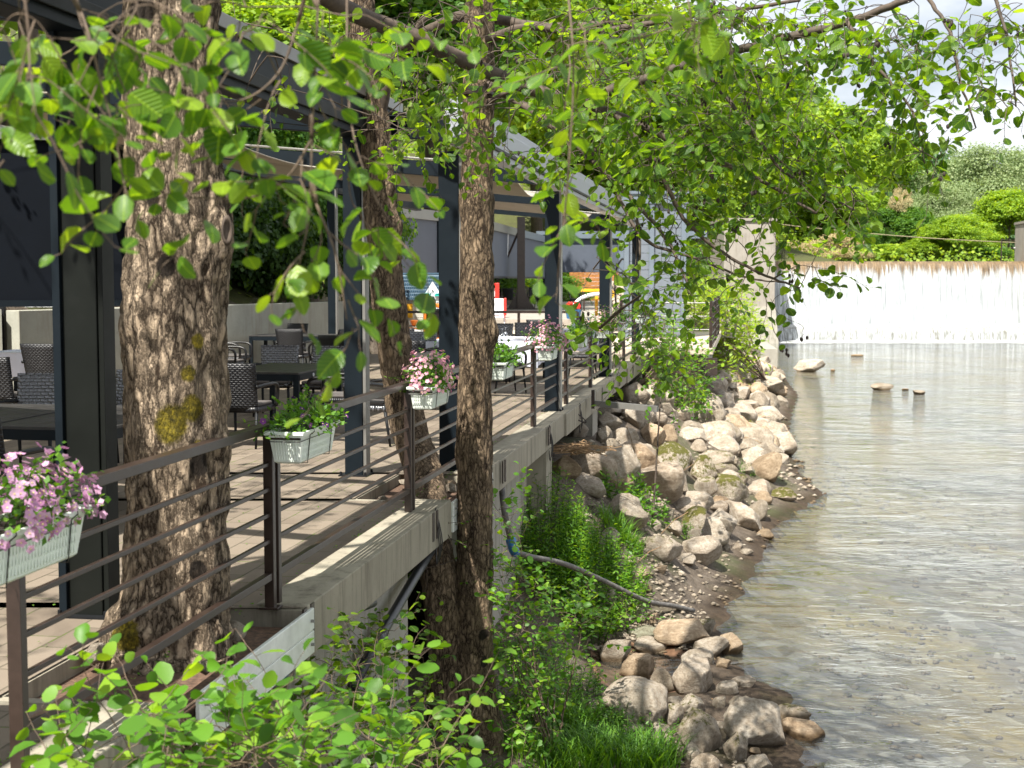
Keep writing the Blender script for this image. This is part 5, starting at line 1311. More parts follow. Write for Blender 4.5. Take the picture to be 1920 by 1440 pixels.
LM = [(1197, 1320, 'around the largest front boulder'), (1440, 1380, 'around the slanted boulder nearest the river'), (1210, 1215, 'between the slate slab and the brown pool'), (1360, 1240, 'at the outer edge of the near stones'), (1300, 1400, 'at the bottom edge below the pointed pinkish boulder'),
      (1140, 1130, 'beside the grey pipe'), (1262, 1050, 'around the wide moss-spotted boulder above the inlet'), (1370, 1010, 'at the water above the inlet'), (1230, 975, 'around the sapling foot'), (1140, 905, 'below the huge fractured block'), (1090, 820, 'beside the twig pile'),
      (1150, 770, 'just under the steel bar'), (1230, 850, 'around the dark overhanging mossy boulder'), (1320, 900, 'in the middle of the mossy slope'), (1410, 930, 'by the mossy rock reaching into the river'), (1430, 840, 'beside the pink-brown boulder in the water edge'), (1320, 790, 'beside the largest pale slope boulder'),
      (1390, 770, 'on the slope below the willow bush'), (1460, 740, 'at the waterline below the willow bush'), (1290, 730, 'just below the round-leaved bank shrub'), (1430, 680, 'at the far upstream end of the rock bank'), (1680, 735, 'in midstream'), (1180, 830, 'between the big brown-grey boulder and the wall')]
RK = ['largest', 'second largest', 'third largest', 'fourth largest', 'fifth largest', 'sixth largest', 'seventh largest', 'eighth largest', 'ninth largest', 'tenth largest', 'eleventh largest', 'twelfth largest'] + ['%s largest' % w for w in 'thirteenth fourteenth fifteenth sixteenth seventeenth eighteenth nineteenth twentieth'.split()] + ['smaller'] * 60
NM = {'n': 'pale grey rock', 'm': 'mossy boulder', 'l': 'moss-spotted pale rock', 'w': 'tan brown rock', 's': 'slate'}
bk = {}
for o, k, r in o_all:
    if o['label'] not in GEN.values(): continue
    v = o.location; u = (v.y * CT - v.z * ST); px = 960 + F * v.x / u; py = 720 - F * (v.y * ST + v.z * CT) / u
    j = min(range(len(LM)), key=lambda i: (LM[i][0] - px) ** 2 + (LM[i][1] - py) ** 2 * 1.5); bk.setdefault((j, k), []).append((-(r[0] * r[2]) / v.y ** 2, o.name, o))
for (j, k), ls in bk.items():
    for i, (_, _, o) in enumerate(sorted(ls)): o['label'] = RK[i] + ' ' + NM[k] + ' ' + LM[j][2]; o['group'] = GRP[k] + ' ' + str(j) if RK[i] == 'smaller' else GRP[k]
# shore gravel: countless small stones
def gravel(name, label, spots, mat):
    V = []; Fq = []; base = np.array([(1, 0, 0), (0, 1, 0), (-1, 0, 0), (0, -1, 0), (0, 0, .8), (0, 0, -.8), (.6, .6, .35), (-.6, .55, .3), (-.5, -.6, .4), (.6, -.6, .3)])
    tri = np.array([(4, 0, 6), (4, 6, 1), (4, 1, 7), (4, 7, 2), (4, 2, 8), (4, 8, 3), (4, 3, 9), (4, 9, 0), (5, 6, 0), (5, 1, 6), (5, 7, 1), (5, 2, 7), (5, 8, 2), (5, 3, 8), (5, 9, 3), (5, 0, 9)])
    for (x, y, rx_, ry_, n, r0, r1) in spots:
        for _ in range(n):
            a = random.uniform(0, 6.28); q = math.sqrt(random.random()); px_, py_ = x + rx_ * q * math.cos(a), y + ry_ * q * math.sin(a); z = float(ground_z(px_, py_)); r = random.uniform(r0, r1) * random.uniform(.6, 1.2)
            w = random.uniform(0, 6.28); c, s = math.cos(w), math.sin(w); b = base * rng.uniform(.7, 1.25, (10, 1)) * np.array([r, r * .75, r * .6]); b = np.stack([b[:, 0] * c - b[:, 1] * s, b[:, 0] * s + b[:, 1] * c, b[:, 2]], 1) + np.array([px_, py_, z + r * .2])
            k = len(V) * 10; V.append(b); Fq.append(tri + k)
    V = np.concatenate(V); Fq = np.concatenate(Fq); return tag(npmesh(name, V, [Fq], mat, None, False), label, 'gravel', kind='stuff')
g1 = hit(1160, 1210); g2 = hit(1255, 1225); g3 = hit(1210, 1080); g4 = hit(1240, 1430)
gravel('gravel', 'small pale gravel and pebbles around the brown pool and between the boulders', [(g1[0], g1[1], .5, .7, 260, .012, .05), (g2[0], g2[1], .6, .9, 320, .012, .05), (g3[0], g3[1], .8, 1.6, 420, .015, .06), (g4[0], g4[1], .8, .8, 260, .015, .06), (2.0, 20.5, 1.3, 2.5, 420, .02, .07), (3.0, 26, 1.8, 5, 300, .03, .08), (6, 42, 2.4, 14, 300, .05, .12)], M['rock'])
bedp = []
V = [(random.uniform(3.2, 9), random.uniform(11, 30)) for _ in range(1)]
gravel('river_pebbles', 'submerged pebbles and cobbles on the shallow river bed', [(5.2, 15, 1.7, 5, 420, .03, .07), (8.0, 28, 2.6, 9, 500, .04, .09)], M['rock'])
# loose stones by the tree openings
for (px, py, w, h, lab) in [(443, 1186, 54, 40, 'white cobble lying right of the thick tree foot'), (181, 1224, 52, 46, 'greyish round cobble left of the thick tree foot'), (207, 1182, 34, 40, 'tan cobble tucked against the left of the thick trunk'), (196, 1204, 26, 18, 'small reddish cobble between the two left cobbles'),
                            (385, 1250, 40, 34, 'pinkish cobble hidden under the white board edge')]:
    b = G(px, py + h * .4, DK - .05); s = b[1] / F; rock((b[0], b[1], DK - .05 + h * s * .4), (w / 2 * s, w / 2 * s, h / 2 * s * 1.1), 'n', lab, 'cobbles at the thick tree foot')
for i in range(16):
    b = along(random.uniform(11.6, 13.1), random.uniform(-.5, .05), DK - .03); r = random.uniform(.035, .075)
    if abs(b[1] - 12.55) < .25 and b[0] < -.6: b[0] += .28
    rock(tuple(b), (r * 1.2, r, r * .8), random.choice('nw'), 'rounded pebble in the stone-filled opening around the leaning alder', 'pebbles around the leaning alder')
for (Ya, Yb, nm) in ((*hole1, 'thick'), (*hole2, 'leaning')):
    mb = MB(); m_ = along((Ya + Yb) / 2, -.24, DK - .13); mb.box(m_, (.80, Yb - Ya - .1, .06), RANG); 
    o = tag(mb.build('soil', M['debris']), kind='structure')
# twig pile
tp = hit(1088, 850); tp = P(1088, 842, 18.6); mb = MB()
for _ in range(150):
    a = random.uniform(0, 6.28); q = random.random() ** .7; c = tp + np.array([math.cos(a) * .42 * q, math.sin(a) * .35 * q, random.uniform(-.08, .10) * (1.2 - q)]); w = random.gauss(.2, .5); l_ = random.uniform(.08, .3); dv = np.array([math.cos(w), math.sin(w), random.gauss(0, .15)]) * l_ * .5
    mb.tube([c - dv, c + rng.normal(0, .01, 3), c + dv], random.uniform(.003, .009), 4)
tag(mb.build('twig_pile', M['dry']), 'heap of dry brown reeds and twigs caught on the rocks beside the wall', 'twig pile', kind='stuff')
mb = MB()
for (a, b, c) in [((1240, 1000), (1290, 960), 19), ((1195, 1055), (1240, 1025), 17.6), ((1262, 905), (1300, 870), 22), ((1335, 1310), (1400, 1345), 13.9), ((1175, 800), (1190, 850), 20)]:
    p, q = P(*a, c), P(*b, c + .3); mb.tube([p, (p + q) / 2 + np.array([0, 0, .04]), q], .006, 4)
tag(mb.build('driftwood', M['dry']), 'few thin bleached sticks lying on the bank stones', 'sticks', kind='stuff')

# ================================================================== pipes, boards, bar
t = thing('water_hose', 'thick black hose with a blue coupling hanging below the near white board', 'hose', tuple(P(560, 1240, 7.7))); oo = P(560, 1240, 7.7)
mb = MB(); mb.tube(catmull([P(700, 1130, 9.2), P(620, 1165, 8.35), P(575, 1215, 7.95), P(545, 1250, 7.7), P(518, 1268, 7.5), P(470, 1300, 7.2), P(420, 1400, 6.9)], 6), .028, 10); mb.build('tube', M['hose'], t, True, off=oo)
mb = MB(); mb.tube([P(528, 1260, 7.58), P(512, 1272, 7.46)], .042, 12); mb.build('coupling', M['blue'], t, True, off=oo)
t = thing('drain_pipe', 'straight black pipe slanting down across the concrete wall behind the twin trunks', 'pipe', tuple(P(782, 1075, 10.6))); oo = P(782, 1075, 10.6)
mb = MB(); mb.tube([P(815, 1020, 11.2), P(782, 1075, 10.6), P(700, 1215, 9.35), P(660, 1290, 8.9)], .038, 12); mb.build('tube', M['hose'], t, True, off=oo)
mb = MB(); mb.tube([P(716, 1188, 9.58), P(704, 1208, 9.4)], .045, 12); mb.build('joint', M['hose'], t, True, off=oo)
t = thing('bank_pipe', 'grey pipe with a blue elbow running down the bank into the inlet', 'pipe', tuple(P(965, 1030, 14.2))); oo = P(965, 1030, 14.2)
mb = MB(); mb.tube(catmull([P(940, 905, 14.3), P(946, 960, 14.2), P(960, 1020, 14.1)], 5), .032, 10); mb.build('upright', M['oldhose'], t, True, off=oo)
mb = MB(); mb.tube([P(957, 1010, 14.1), P(966, 1040, 14.15)], .052, 12); mb.build('blue_collar', M['blue'], t, True, off=oo)
mb = MB(); mb.tube(catmull([P(965, 1035, 14.2), P(1000, 1045, 14.5), P(1060, 1058, 15.1), P(1130, 1088, 16.2), P(1210, 1126, 16.7), P(1262, 1136, 17.1), P(1300, 1145, 17.5)], 6), .029, 10); mb.build('tube', M['oldhose'], t, True, off=oo)
for (Ya, Yb, lab) in ((6.15, 7.80, 'white aluminium board screwed to the slab edge in front of the thick trunk'), (11.55, 13.35, 'white aluminium board on the slab edge behind the straight alder')):
    p = along((Ya + Yb) / 2, EDGE + .05, DK - .13); Ln = np.linalg.norm(along(Yb) - along(Ya)); t = thing('edge_board', lab, 'board', tuple(p), RANG)
    mb = MB(); mb.box((0, 0, .062), (.022, Ln, .118)); mb.box((-.003, 0, 0), (.018, Ln - .01, .012)); mb.box((0, 0, -.068), (.022, Ln, .124)); mb.build('board', M['board'], t, bevel=.004)
    for sy in (-1, 1):
        for z in (.06, -.07): mb = MB(); mb.tube([(.010, sy * (Ln / 2 - .06), z), (.03, sy * (Ln / 2 - .06), z)], .009, 8); mb.build('bolt', M['alu'], t)
p, q = P(1110, 752, 21.3), P(1233, 763, 20.8); mb = MB(); v = q - p; mb.box(tuple((p + q) / 2 + np.array([0, 0, -.03])), (np.linalg.norm(v), .06, .085), math.atan2(v[1], v[0]), 0, 0, -math.atan2(v[2], np.linalg.norm(v[:2])))
t = thing('steel_bar', 'grey steel channel sticking out of the slab edge over the rocks', 'steel bar', tuple(p)); mb.build('channel', M['alu'], t, off=p)
mb = MB(); mb.box(tuple(p + np.array([.02, 0, .03])), (.05, .12, .28), RANG); mb.build('fixing', M['bronze'], t, off=p)
for (px, py, Yq, lab) in ((1085, 790, 20.3, 'bent dark steel bracket hook under the slab edge'),):
    p = P(px, py, Yq); mb = MB(); mb.tube(catmull([p + np.array([-.03, 0, .12]), p + np.array([.08, 0, .03]), p + np.array([.10, 0, -.02]), p + np.array([-.02, 0, .02])], 4), .009, 6); tag(mb.build('hook', M['bronze']), lab, 'hook')
for i, Yq in enumerate([10.95, 17.35, 20.5]):
    p = along(Yq + .05, EDGE + .03, DK); mb = MB()
    for k in range(3): mb.tube(catmull([p + np.array([.0, k * .04, .02]), p + np.array([.03 + .01 * k, k * .04, -.25]), p + np.array([.01, .03 + k * .04, -.42]), p + np.array([0, .05 + k * .04, -.30])], 4), .005, 5)
    tag(mb.build('loose_wire', M['wire']), ['dark wires dangling over the slab below the first pink petunia box', 'dark wires dangling over the slab below the rounded pink box', 'dark wires dangling over the slab at the farther post'][i], 'wire')

# ================================================================== flower boxes
def planter(Y0, label, col, nfl, nlf, spread=(.42, .17, .20), pale=0, length=.70, seedh=1.0):
    c = along(Y0 + length / 2, .165, DK + 1.0); t = thing('flower_box', label, 'flower box', tuple(c), RANG, 'white flower boxes hung along the railing')
    mb = MB(); L2 = length / 2
    def fr(y, x, z): return [(-x, -y, z), (x, -y, z), (x, y, z), (-x, y, z)]
    rings = [(L2 - .075, .060, -.175), (L2 - .06, .072, -.165), (L2 - .03, .088, -.03), (L2 - .028, .090, -.022), (L2, .108, -.018), (L2 + .002, .110, .0), (L2 - .012, .098, .002), (L2 - .014, .094, -.03)]
    for y, x, z in rings: mb.v += fr(y, x, z)
    for i in range(len(rings) - 1):
        for k in range(4): mb.f.append((i * 4 + k, i * 4 + (k + 1) % 4, (i + 1) * 4 + (k + 1) % 4, (i + 1) * 4 + k)); mb.m.append(0)
    mb.f.append((3, 2, 1, 0)); mb.m.append(0)
    for k in range(9):
        for sg in (-1, 1):
            x = -.056 + k * .014; 
            for j in range(4):
                u0 = j / 4; zc = -.155 + .11 * (u0 + .125); yc = (L2 - .062 + .03 * (u0 + .125)) + .0035; mb.box((x, sg * yc, zc), (.006, .006, .028))
    for k in range(int(length / .022)):
        y = -L2 + .09 + k * .0215
        if y > L2 - .09: break
        for j in range(3): u = (j + .5) / 3; mb.box((.074 + .0125 * u + .0015, y, -.155 + .11 * u), (.0035, .007, .038))
    mb.build('pot', M['pot'], t, bevel=.002)
    mb = MB(); mb.box((0, 0, -.028), (.17, length - .05, .03)); mb.build('soil', M['soil'], t)
    mb = MB()
    for y in (-L2 * .52, L2 * .62):
        mb.tube([(-.12, y, .03), (-.115, y, .01), (.116, y, .006), (.118, y, -.01), (.094, y, -.03), (.078, y, -.18), (-.07, y, -.185), (-.10, y, -.02)], .0028, 5)
    mb.tube([(.100, -L2 * .52, -.045), (.100, L2 * .62, -.045)], .0026, 5); mb.tube([(-.09, -L2 - .004, -.05), (.09, -L2 - .004, -.05), (.1, -L2 * .52, -.045)], .0026, 5)
    mb.build('wire_bracket', M['wire'], t)
    # plants
    pos, ax, nr, sz = [], [], [], []; st = MB()
    def surf(out=1.0):
        a = random.uniform(0, 2 * math.pi); el = math.asin(random.uniform(-.25, 1)); lump = 1 + .16 * math.sin(3 * a + Y0) + random.gauss(0, .07)
        n_ = np.array([math.cos(el) * math.cos(a), math.cos(el) * math.sin(a), math.sin(el)])
        return np.array([n_[0] * spread[1], n_[1] * spread[0], .01 + n_[2] * spread[2] * seedh]) * lump * out, n_
    for _ in range(nlf):
        p, n_ = surf(random.uniform(.45, 1.0)); pos.append(p); ax.append(norm(n_ + rng.normal(0, .7, 3))); nr.append(n_ + rng.normal(0, .5, 3) + np.array([0, 0, .6])); sz.append(random.uniform(.022, .042))
    for _ in range(46):
        p, n_ = surf(random.choice([1, 1, 1, 1.2, 1.35])); st.tube([(0 + n_[0] * .03, p[1] * .8, -.02), p * .6 + np.array([0, 0, .03]), p], .0018, 3, 0, False)
        for k in range(5): q = p * (.75 + .07 * k); pos.append(q); ax.append(norm(n_ + rng.normal(0, .8, 3))); nr.append((0, 0, 1)); sz.append(random.uniform(.02, .035))
    lf = leaves('leaves', pos, ax, nr, sz, M['herb'], t, 'diam', width=1.25); st.build('stalks', M['herb'], t)
    pos, ax, nr, sz, lv = [], [], [], [], []; ey = MB()
    for _ in range(nfl):
        p, n_ = surf(random.uniform(.96, 1.12)); n_ = norm(n_ + rng.normal(0, .35, 3)); a = norm(np.cross(n_, [.3, .2, .9])); b = np.cross(n_, a); r = random.uniform(.015, .021); w0 = random.uniform(0, 1); l_ = random.random()
        for k in range(5):
            w = w0 + k * 2 * math.pi / 5; d_ = a * math.cos(w) + b * math.sin(w); pos.append(p); ax.append(d_ + n_ * .22); nr.append(n_); sz.append(r); lv.append(np.clip(l_ + random.gauss(0, .08), 0, 1))
        ey.lathe([(.0001, .0035), (.003, .001)], (0, 0, 0), 5) if False else ey.tube([p + n_ * .001, p + n_ * .004], .0030, 5)
    if pos: tag(leaves('petals', pos, ax, nr, sz, M[col], t, 'diam', lv=np.array(lv), width=1.45), kind='stuff'); tag(ey.build('flower_eyes', M['petal_eye'], t), kind='stuff')
    return t
planter(4.34, 'flower box crowded with bright pink petunias at the left edge', 'petal_pink', 430, 420, (.37, .17, .18), length=.74)
planter(7.47, 'flower box with sparse dark purple petunias beside the thick trunk', 'petal_purple', 26, 560, (.42, .17, .13))
planter(10.62, 'flower box of small pink petunias in front of the leaning alder', 'petal_dusty', 260, 420, (.36, .17, .22))
planter(13.75, 'flower box of plain green leaves partly hidden by the straight trunk', 'petal_purple', 4, 560, (.40, .18, .18))
planter(17.10, 'flower box with rounded dusty pink petunias near mid railing', 'petal_dusty', 260, 420, (.40, .24, .27))
planter(20.45, 'flower box with green foliage and few dark purple flowers', 'petal_purple', 22, 520, (.42, .2, .22))
planter(23.75, 'flower box with very pale pink and cream petunias', 'petal_pale', 200, 300, (.44, .24, .28))
planter(27.0, 'flower box with mauve and purple petunias near the terrace end', 'petal_pink', 90, 420, (.46, .26, .30))
planter(32.0, 'farthest flower box with sparse green trailing leaves', 'petal_pale', 10, 300, (.4, .25, .2))
# ================================================================== furniture
def wpanel(name, fn, nu, nv, mat, parent, wu, wv, thick=.02):
    V = []; uv = []
    for j in range(nv + 1):
        for i in range(nu + 1): u, v = i / nu, j / nv; V.append(fn(u, v)); uv.append((u * wu, v * wv))
    idx = np.arange(len(V)).reshape(nv + 1, nu + 1); Fq = np.stack([idx[:-1, :-1], idx[:-1, 1:], idx[1:, 1:], idx[1:, :-1]], -1).reshape(-1, 4)
    o = npmesh(name, np.array(V), [Fq], mat, parent, True, uv=np.array(uv)); md = o.modifiers.new('s', 'SOLIDIFY'); md.thickness = thick; md.offset = 0; return o
def make_chair(kind, label):
    w = M['wicker'] if kind == 'b' else M['wicker_g']; t = thing('wicker_chair', label, 'chair', group='wicker armchairs of the terrace')
    wpanel('backrest', lambda u, v: ((u - .5) * (.46 + .06 * v), .20 + .13 * v + .035 * (1 - (2 * u - 1) ** 2) - .02, .40 + .52 * v), 10, 8, w, t, .5, .54)
    wpanel('seat', lambda u, v: ((u - .5) * .48, -.24 + .46 * v, .41), 6, 6, w, t, .5, .46, .06)
    mb = MB(); mb.box((0, -.02, .462), (.44, .42, .04)); mb.build('cushion', M['cushion'], t, bevel=.015)
    for sg in (-1, 1):
        mb = MB(); mb.tube(catmull([(sg * .25, .27, .66), (sg * .29, .05, .68), (sg * .29, -.16, .67), (sg * .28, -.24, .60), (sg * .26, -.235, .42)], 5), .021, 8); mb.build('arm', w, t, True)
        for y0, y1 in ((-.22, -.26), (.20, .27)):
            mb = MB(); mb.tube([(sg * .22, y0, .40), (sg * .235, y1, .0)], [.020, .013], 8); mb.build('leg', M['blackmetal'], t, True)
    return t
def bring(src, label, loc, rz, used={}):
    k = src.name
    if k not in used: used[k] = 1; o = src
    else: o = copy_tree(src)
    o['label'] = label; o.location = loc; o.rotation_euler = (0, 0, rz); return o
cb_ = make_chair('b', 'x'); cg_ = make_chair('g', 'x')
RZ = RANG
def chair(px, Y, deg, kind, label, z=DK):
    x = (px - 960) / F * Y / 1.0; return bring(cb_ if kind == 'b' else cg_, label, (x, Y, z), RZ + R(deg))
# deg 0: sitter faces the camera; 180: back towards the camera
chair(-10, 9.4, 172, 'b', 'black chair at the lower left edge with its back to the viewer')
chair(60, 13.1, 8, 'g', 'sunlit woven chair behind the near dark table, left of the big column')
chair(222, 13.6, -12, 'g', 'woven chair just right of the big column, beyond the near table')
chair(8, 16.6, 176, 'b', 'tall black chair back at the far left edge beyond the near table')
chair(90, 20.0, 180, 'b', 'black chair beside the small white-clothed table at the left')
chair(458, 15.4, 176, 'b', 'black high-backed chair right of the thick trunk, back to the viewer')
chair(515, 18.9, 6, 'g', 'left of two sunlit woven chairs behind the middle dark table')
chair(605, 18.7, -4, 'g', 'right of two sunlit woven chairs behind the middle dark table')
chair(628, 16.6, -92, 'b', 'chair with a taupe cushion side-on at the right of the middle table')
chair(705, 15.6, -100, 'g', 'woven chair side-on between the dark column and the leaning alder')
chair(436, 25.3, 88, 'b', 'armchair side-on with its back to the left by the retaining wall')
chair(424, 23.6, 92, 'b', 'low armchair half hidden behind the thick trunk near the wall')
chair(552, 26.0, 180, 'b', 'black chair in front of the rear table by the retaining wall')
chair(546, 28.6, 0, 'b', 'black chair behind the rear table against the retaining wall')
chair(612, 25.6, -90, 'b', 'black armchair at the right end of the rear table')
chair(640, 23.0, 170, 'b', 'black chair standing between the rear table and the dark column')
chair(776, 21.0, 178, 'b', 'black chair right of the leaning alder, back to the viewer')
chair(786, 24.0, 4, 'g', 'grey woven chair beyond the black chair right of the leaning alder')
chair(760, 26.4, 178, 'b', 'black chair in front of the low rail near the playhouse')
chair(815, 23.0, -90, 'g', 'woven chair partly hidden by the second dark column')
chair(925, 24.4, 92, 'g', 'woven chair left of the white-clothed table behind the straight trunk')
chair(948, 22.8, 120, 'b', 'chair with curved arm at the near left corner of the white table')
chair(934, 28.6, 0, 'g', 'woven chair behind the left corner of the white-clothed table')
chair(985, 29.2, 2, 'g', 'pale woven chair behind the middle of the white-clothed table')
chair(1012, 32.0, 180, 'b', 'black chair just behind the pale woven chair by the low rail')
chair(1062, 31.5, -60, 'b', 'chair beside the farther white table right of the pergola column')
chair(1090, 26.0, -90, 'b', 'dark chair beyond the railing right of the third column')
for px, Y, dg, lab in ((955, 66, 176, 'black chair on the upper terrace left of the steel mast'), (1012, 66, 190, 'black chair on the upper terrace right of the steel mast'), (1040, 68, 176, 'black chair on the upper terrace behind the third column'), (1000, 72, 4, 'black chair against the hedge on the upper terrace'),
                       (1078, 64, 95, 'slanted dark chair on the upper terrace beside the slide'), (930, 70, 4, 'black chair on the upper terrace near the red toy frame')):
    chair(px, Y, dg, 'b', lab, -1.3)
def make_table(w, l, label, loc, rz, cloth=False):
    t = thing('dining_table', label, 'table', loc, rz)
    mb = MB(); n = 7
    for i in range(n): mb.box((-w / 2 + (i + .5) * w / n, 0, .738), (w / n - .006, l - .07, .02))
    mb.box((0, l / 2 - .018, .739), (w, .034, .022)); mb.box((0, -l / 2 + .018, .739), (w, .034, .022)); mb.build('tabletop', M['tabletop'], t, bevel=.002)
    mb = MB()
    for sx in (-1, 1): mb.box((sx * (w / 2 - .02), 0, .69), (.035, l - .01, .075))
    for sy in (-1, 1): mb.box((0, sy * (l / 2 - .02), .69), (w - .08, .035, .075))
    mb.build('apron', M['anth'], t)
    for sx in (-1, 1):
        for sy in (-1, 1): mb = MB(); mb.box((sx * (w / 2 - .035), sy * (l / 2 - .035), .365), (.065, .065, .73)); mb.build('leg', M['anth'], t, bevel=.004)
    return t
make_table(.92, 1.75, 'near dark slatted table behind the big column', (-3.20, 11.0, DK), RZ)
make_table(.92, 1.75, 'dark slatted table at the left edge beside the near one', (-4.16, 11.15, DK), RZ)
mt2 = make_table(.95, 1.8, 'middle dark slatted table with a white disc on its side', (-2.75, 17.1, DK), RZ)
mb = MB(); mb.tube([(.476, -.35, .69), (.486, -.35, .69)], .022, 14); mb.build('disc', M['whitep'], mt2)
make_table(1.5, .9, 'rear dark table in front of the retaining wall', (-4.2, 27.4, DK), RZ)
make_table(.9, 1.5, 'dark table right of the leaning alder seen behind the column', (-1.15, 20.0, DK), RZ)
def cloth(label, loc, w, l, rz, drop=.42, z=.752):
    t = thing('tablecloth', label, 'tablecloth', (loc[0], loc[1], loc[2] + z), rz); V = []; nu = 48; path = []
    for k in range(4 * 24):
        side, u = divmod(k, 24); u = u / 24
        c = [(-w / 2 + w * u, -l / 2), (w / 2, -l / 2 + l * u), (w / 2 - w * u, l / 2), (-w / 2, l / 2 - l * u)][side]; path.append(c)
    n = len(path); rows = [(0, 0), (1.0, 0.001), (1.012, -.02), (1.02, -.4 * drop), (1.03, -.75 * drop), (1.04, -drop)]
    for ri, (sc, dz) in enumerate(rows):
        for k, (x, y) in enumerate(path):
            corner = 1 - min(k % 24, 24 - k % 24) / 12
            wv = .03 * math.sin(k * .9) * (ri - 1) / 4 if ri > 1 else 0
            s2 = sc + (wv + .05 * max(0, corner - .6) * (ri > 2)) / max(w, l)
            V.append((x * s2, y * s2, dz - (.12 * max(0, corner - .5) if ri == 5 else 0)) if ri else (0, 0, .001))
    Fq = [(i * n + k, i * n + (k + 1) % n, (i + 1) * n + (k + 1) % n, (i + 1) * n + k) for i in range(1, 5) for k in range(n)]; tri = [(0, n + k, n + (k + 1) % n) for k in range(n)]
    npmesh('cloth', np.array(V), [np.array(tri), np.array(Fq)], M['cloth'], t, True); return t
tw1 = (-.12, 25.6); make_table(1.3, 1.5, 'dining table under the white cloth behind the green flower box', (*tw1, DK), RZ); cloth('white cloth draped over the table behind the straight trunk', (*tw1, DK), 1.34, 1.54, RZ)
tw2 = (1.15, 30.2); make_table(1.2, 1.2, 'dining table under the farther white cloth by the third column', (*tw2, DK), RZ); cloth('white cloth on the farther table right of the third column', (*tw2, DK), 1.24, 1.24, RZ)
tw3 = (-1.5, 26.2 - 1.2); make_table(.9, 1.3, 'dining table under the white cloth beside the second dark column', (-1.22, 24.6, DK), RZ); cloth('white cloth on the table between the leaning alder and second column', (-1.22, 24.6, DK), .95, 1.35, RZ)
tw4 = P(52, 668, 21.0); make_table(.9, .9, 'small table under white cloth among black chairs at the left', (tw4[0], 21.0, DK), RZ); cloth('white cloth on the small table among black chairs at the left', (tw4[0], 21.0, DK), .92, .92, RZ, .35)
def glass(label, p):
    t = thing('wine_glass', label, 'glass', p, 0, 'upturned wine glasses on the set tables')
    mb = MB(); mb.lathe([(.030, 0), (.038, .04), (.034, .075), (.008, .10), (.004, .11), (.004, .175), (.034, .18), (.034, .183), (.001, .184)], (0, 0, 0), 16); mb.build('bowl', M['glass'], t, True)
    return t
gsrc = None
def bring_glass(label, p):
    global gsrc
    if gsrc is None: gsrc = glass(label, p); return
    o = copy_tree(gsrc); o.location = p; o['label'] = label
zt = DK + .756
for k, (dx, dy, nm) in enumerate([(-.42, -.40, 'front left'), (-.30, -.30, 'front'), (-.05, -.35, 'middle'), (-.40, .35, 'rear left'), (.0, .45, 'rear')]):
    bring_glass('upturned wine glass on the white table behind the straight trunk, %s one' % nm, (tw1[0] + dx, tw1[1] + dy, zt))
for k, (dx, dy, nm) in enumerate([(-.3, -.35, 'near the left end'), (.1, -.4, 'left of a pair'), (.2, -.35, 'right of a pair')]):
    bring_glass('upturned wine glass on the cloth beside the second column, %s' % nm, (-1.22 + dx, 24.6 + dy, zt))
bring_glass('upturned wine glass on the farther white table', (tw2[0] - .3, tw2[1] - .2, zt))
for k, (dx, dy, nm) in enumerate([(.25, -.35, 'nearer'), (-.2, -.05, 'left')]):
    mb = MB(); mb.lathe([(.001, .0), (.07, .003), (.13, .014), (.135, .018), (.128, .018), (.07, .008), (.001, .006)], (0, 0, 0), 24); o = mb.build('plate', M['porcelain'], None, True); o.location = (tw1[0] + dx, tw1[1] + dy, zt); tag(o, 'round white plate, the %s one on the white-clothed table' % nm, 'plate')
for k, (dx, lab) in enumerate([(-.2, 'folded white napkin standing on the farther white table, left one'), (.15, 'folded white napkin standing on the farther white table, right one')]):
    mb = MB(); mb.lathe([(.05, 0), (.045, .08), (.002, .20)], (0, 0, 0), 8); o = mb.build('napkin', M['cloth'], None); o.location = (tw2[0] + dx, tw2[1] + .1, zt); tag(o, lab, 'napkin')
bt = thing('bottle', 'blue plastic bottle standing on the farther white table', 'bottle', (tw2[0] + .45, tw2[1] - .3, zt)); mb = MB(); mb.lathe([(.001, 0), (.045, 0), (.045, .17), (.02, .21), (.02, .24), (.001, .24)], (0, 0, 0), 14); mb.build('body', M['blue'], bt, True)
mb = MB(); mb.lathe([(.022, .24), (.022, .27), (.001, .27)], (0, 0, 0), 12); mb.build('cap', M['whitep'], bt)
# sauce bottles on the wall at the far left
for px, lab in ((71, 'left red sauce flask on the wall ledge'), (86, 'middle red sauce flask on the wall ledge'), (99, 'right red sauce flask on the wall ledge, half behind the column')):
    p = P(px, 572, 22.3); b = thing('sauce_flask', lab, 'bottle', tuple(p)); mb = MB(); mb.lathe([(.001, 0), (.045, .002), (.055, .04), (.045, .08), (.018, .12), (.016, .15)], (0, 0, 0), 14); mb.build('flask', M['ketchup'], b, True)
    mb = MB(); mb.lathe([(.020, .118), (.019, .15), (.024, .165), (.001, .17)], (0, 0, 0), 12); mb.build('neck', M['whitep'], b); mb = MB(); mb.lathe([(.047, .078), (.030, .105)], (0, 0, 0), 14); mb.build('label_band', M['blue'], b)
mb = MB(); p = P(85, 573, 22.3); mb.box((p[0], p[1], p[2] - .012), (.55, .3, .02)); tag(mb.build('ledge_board', M['whitep']), 'thin white board on the wall under the sauce flasks', 'board')

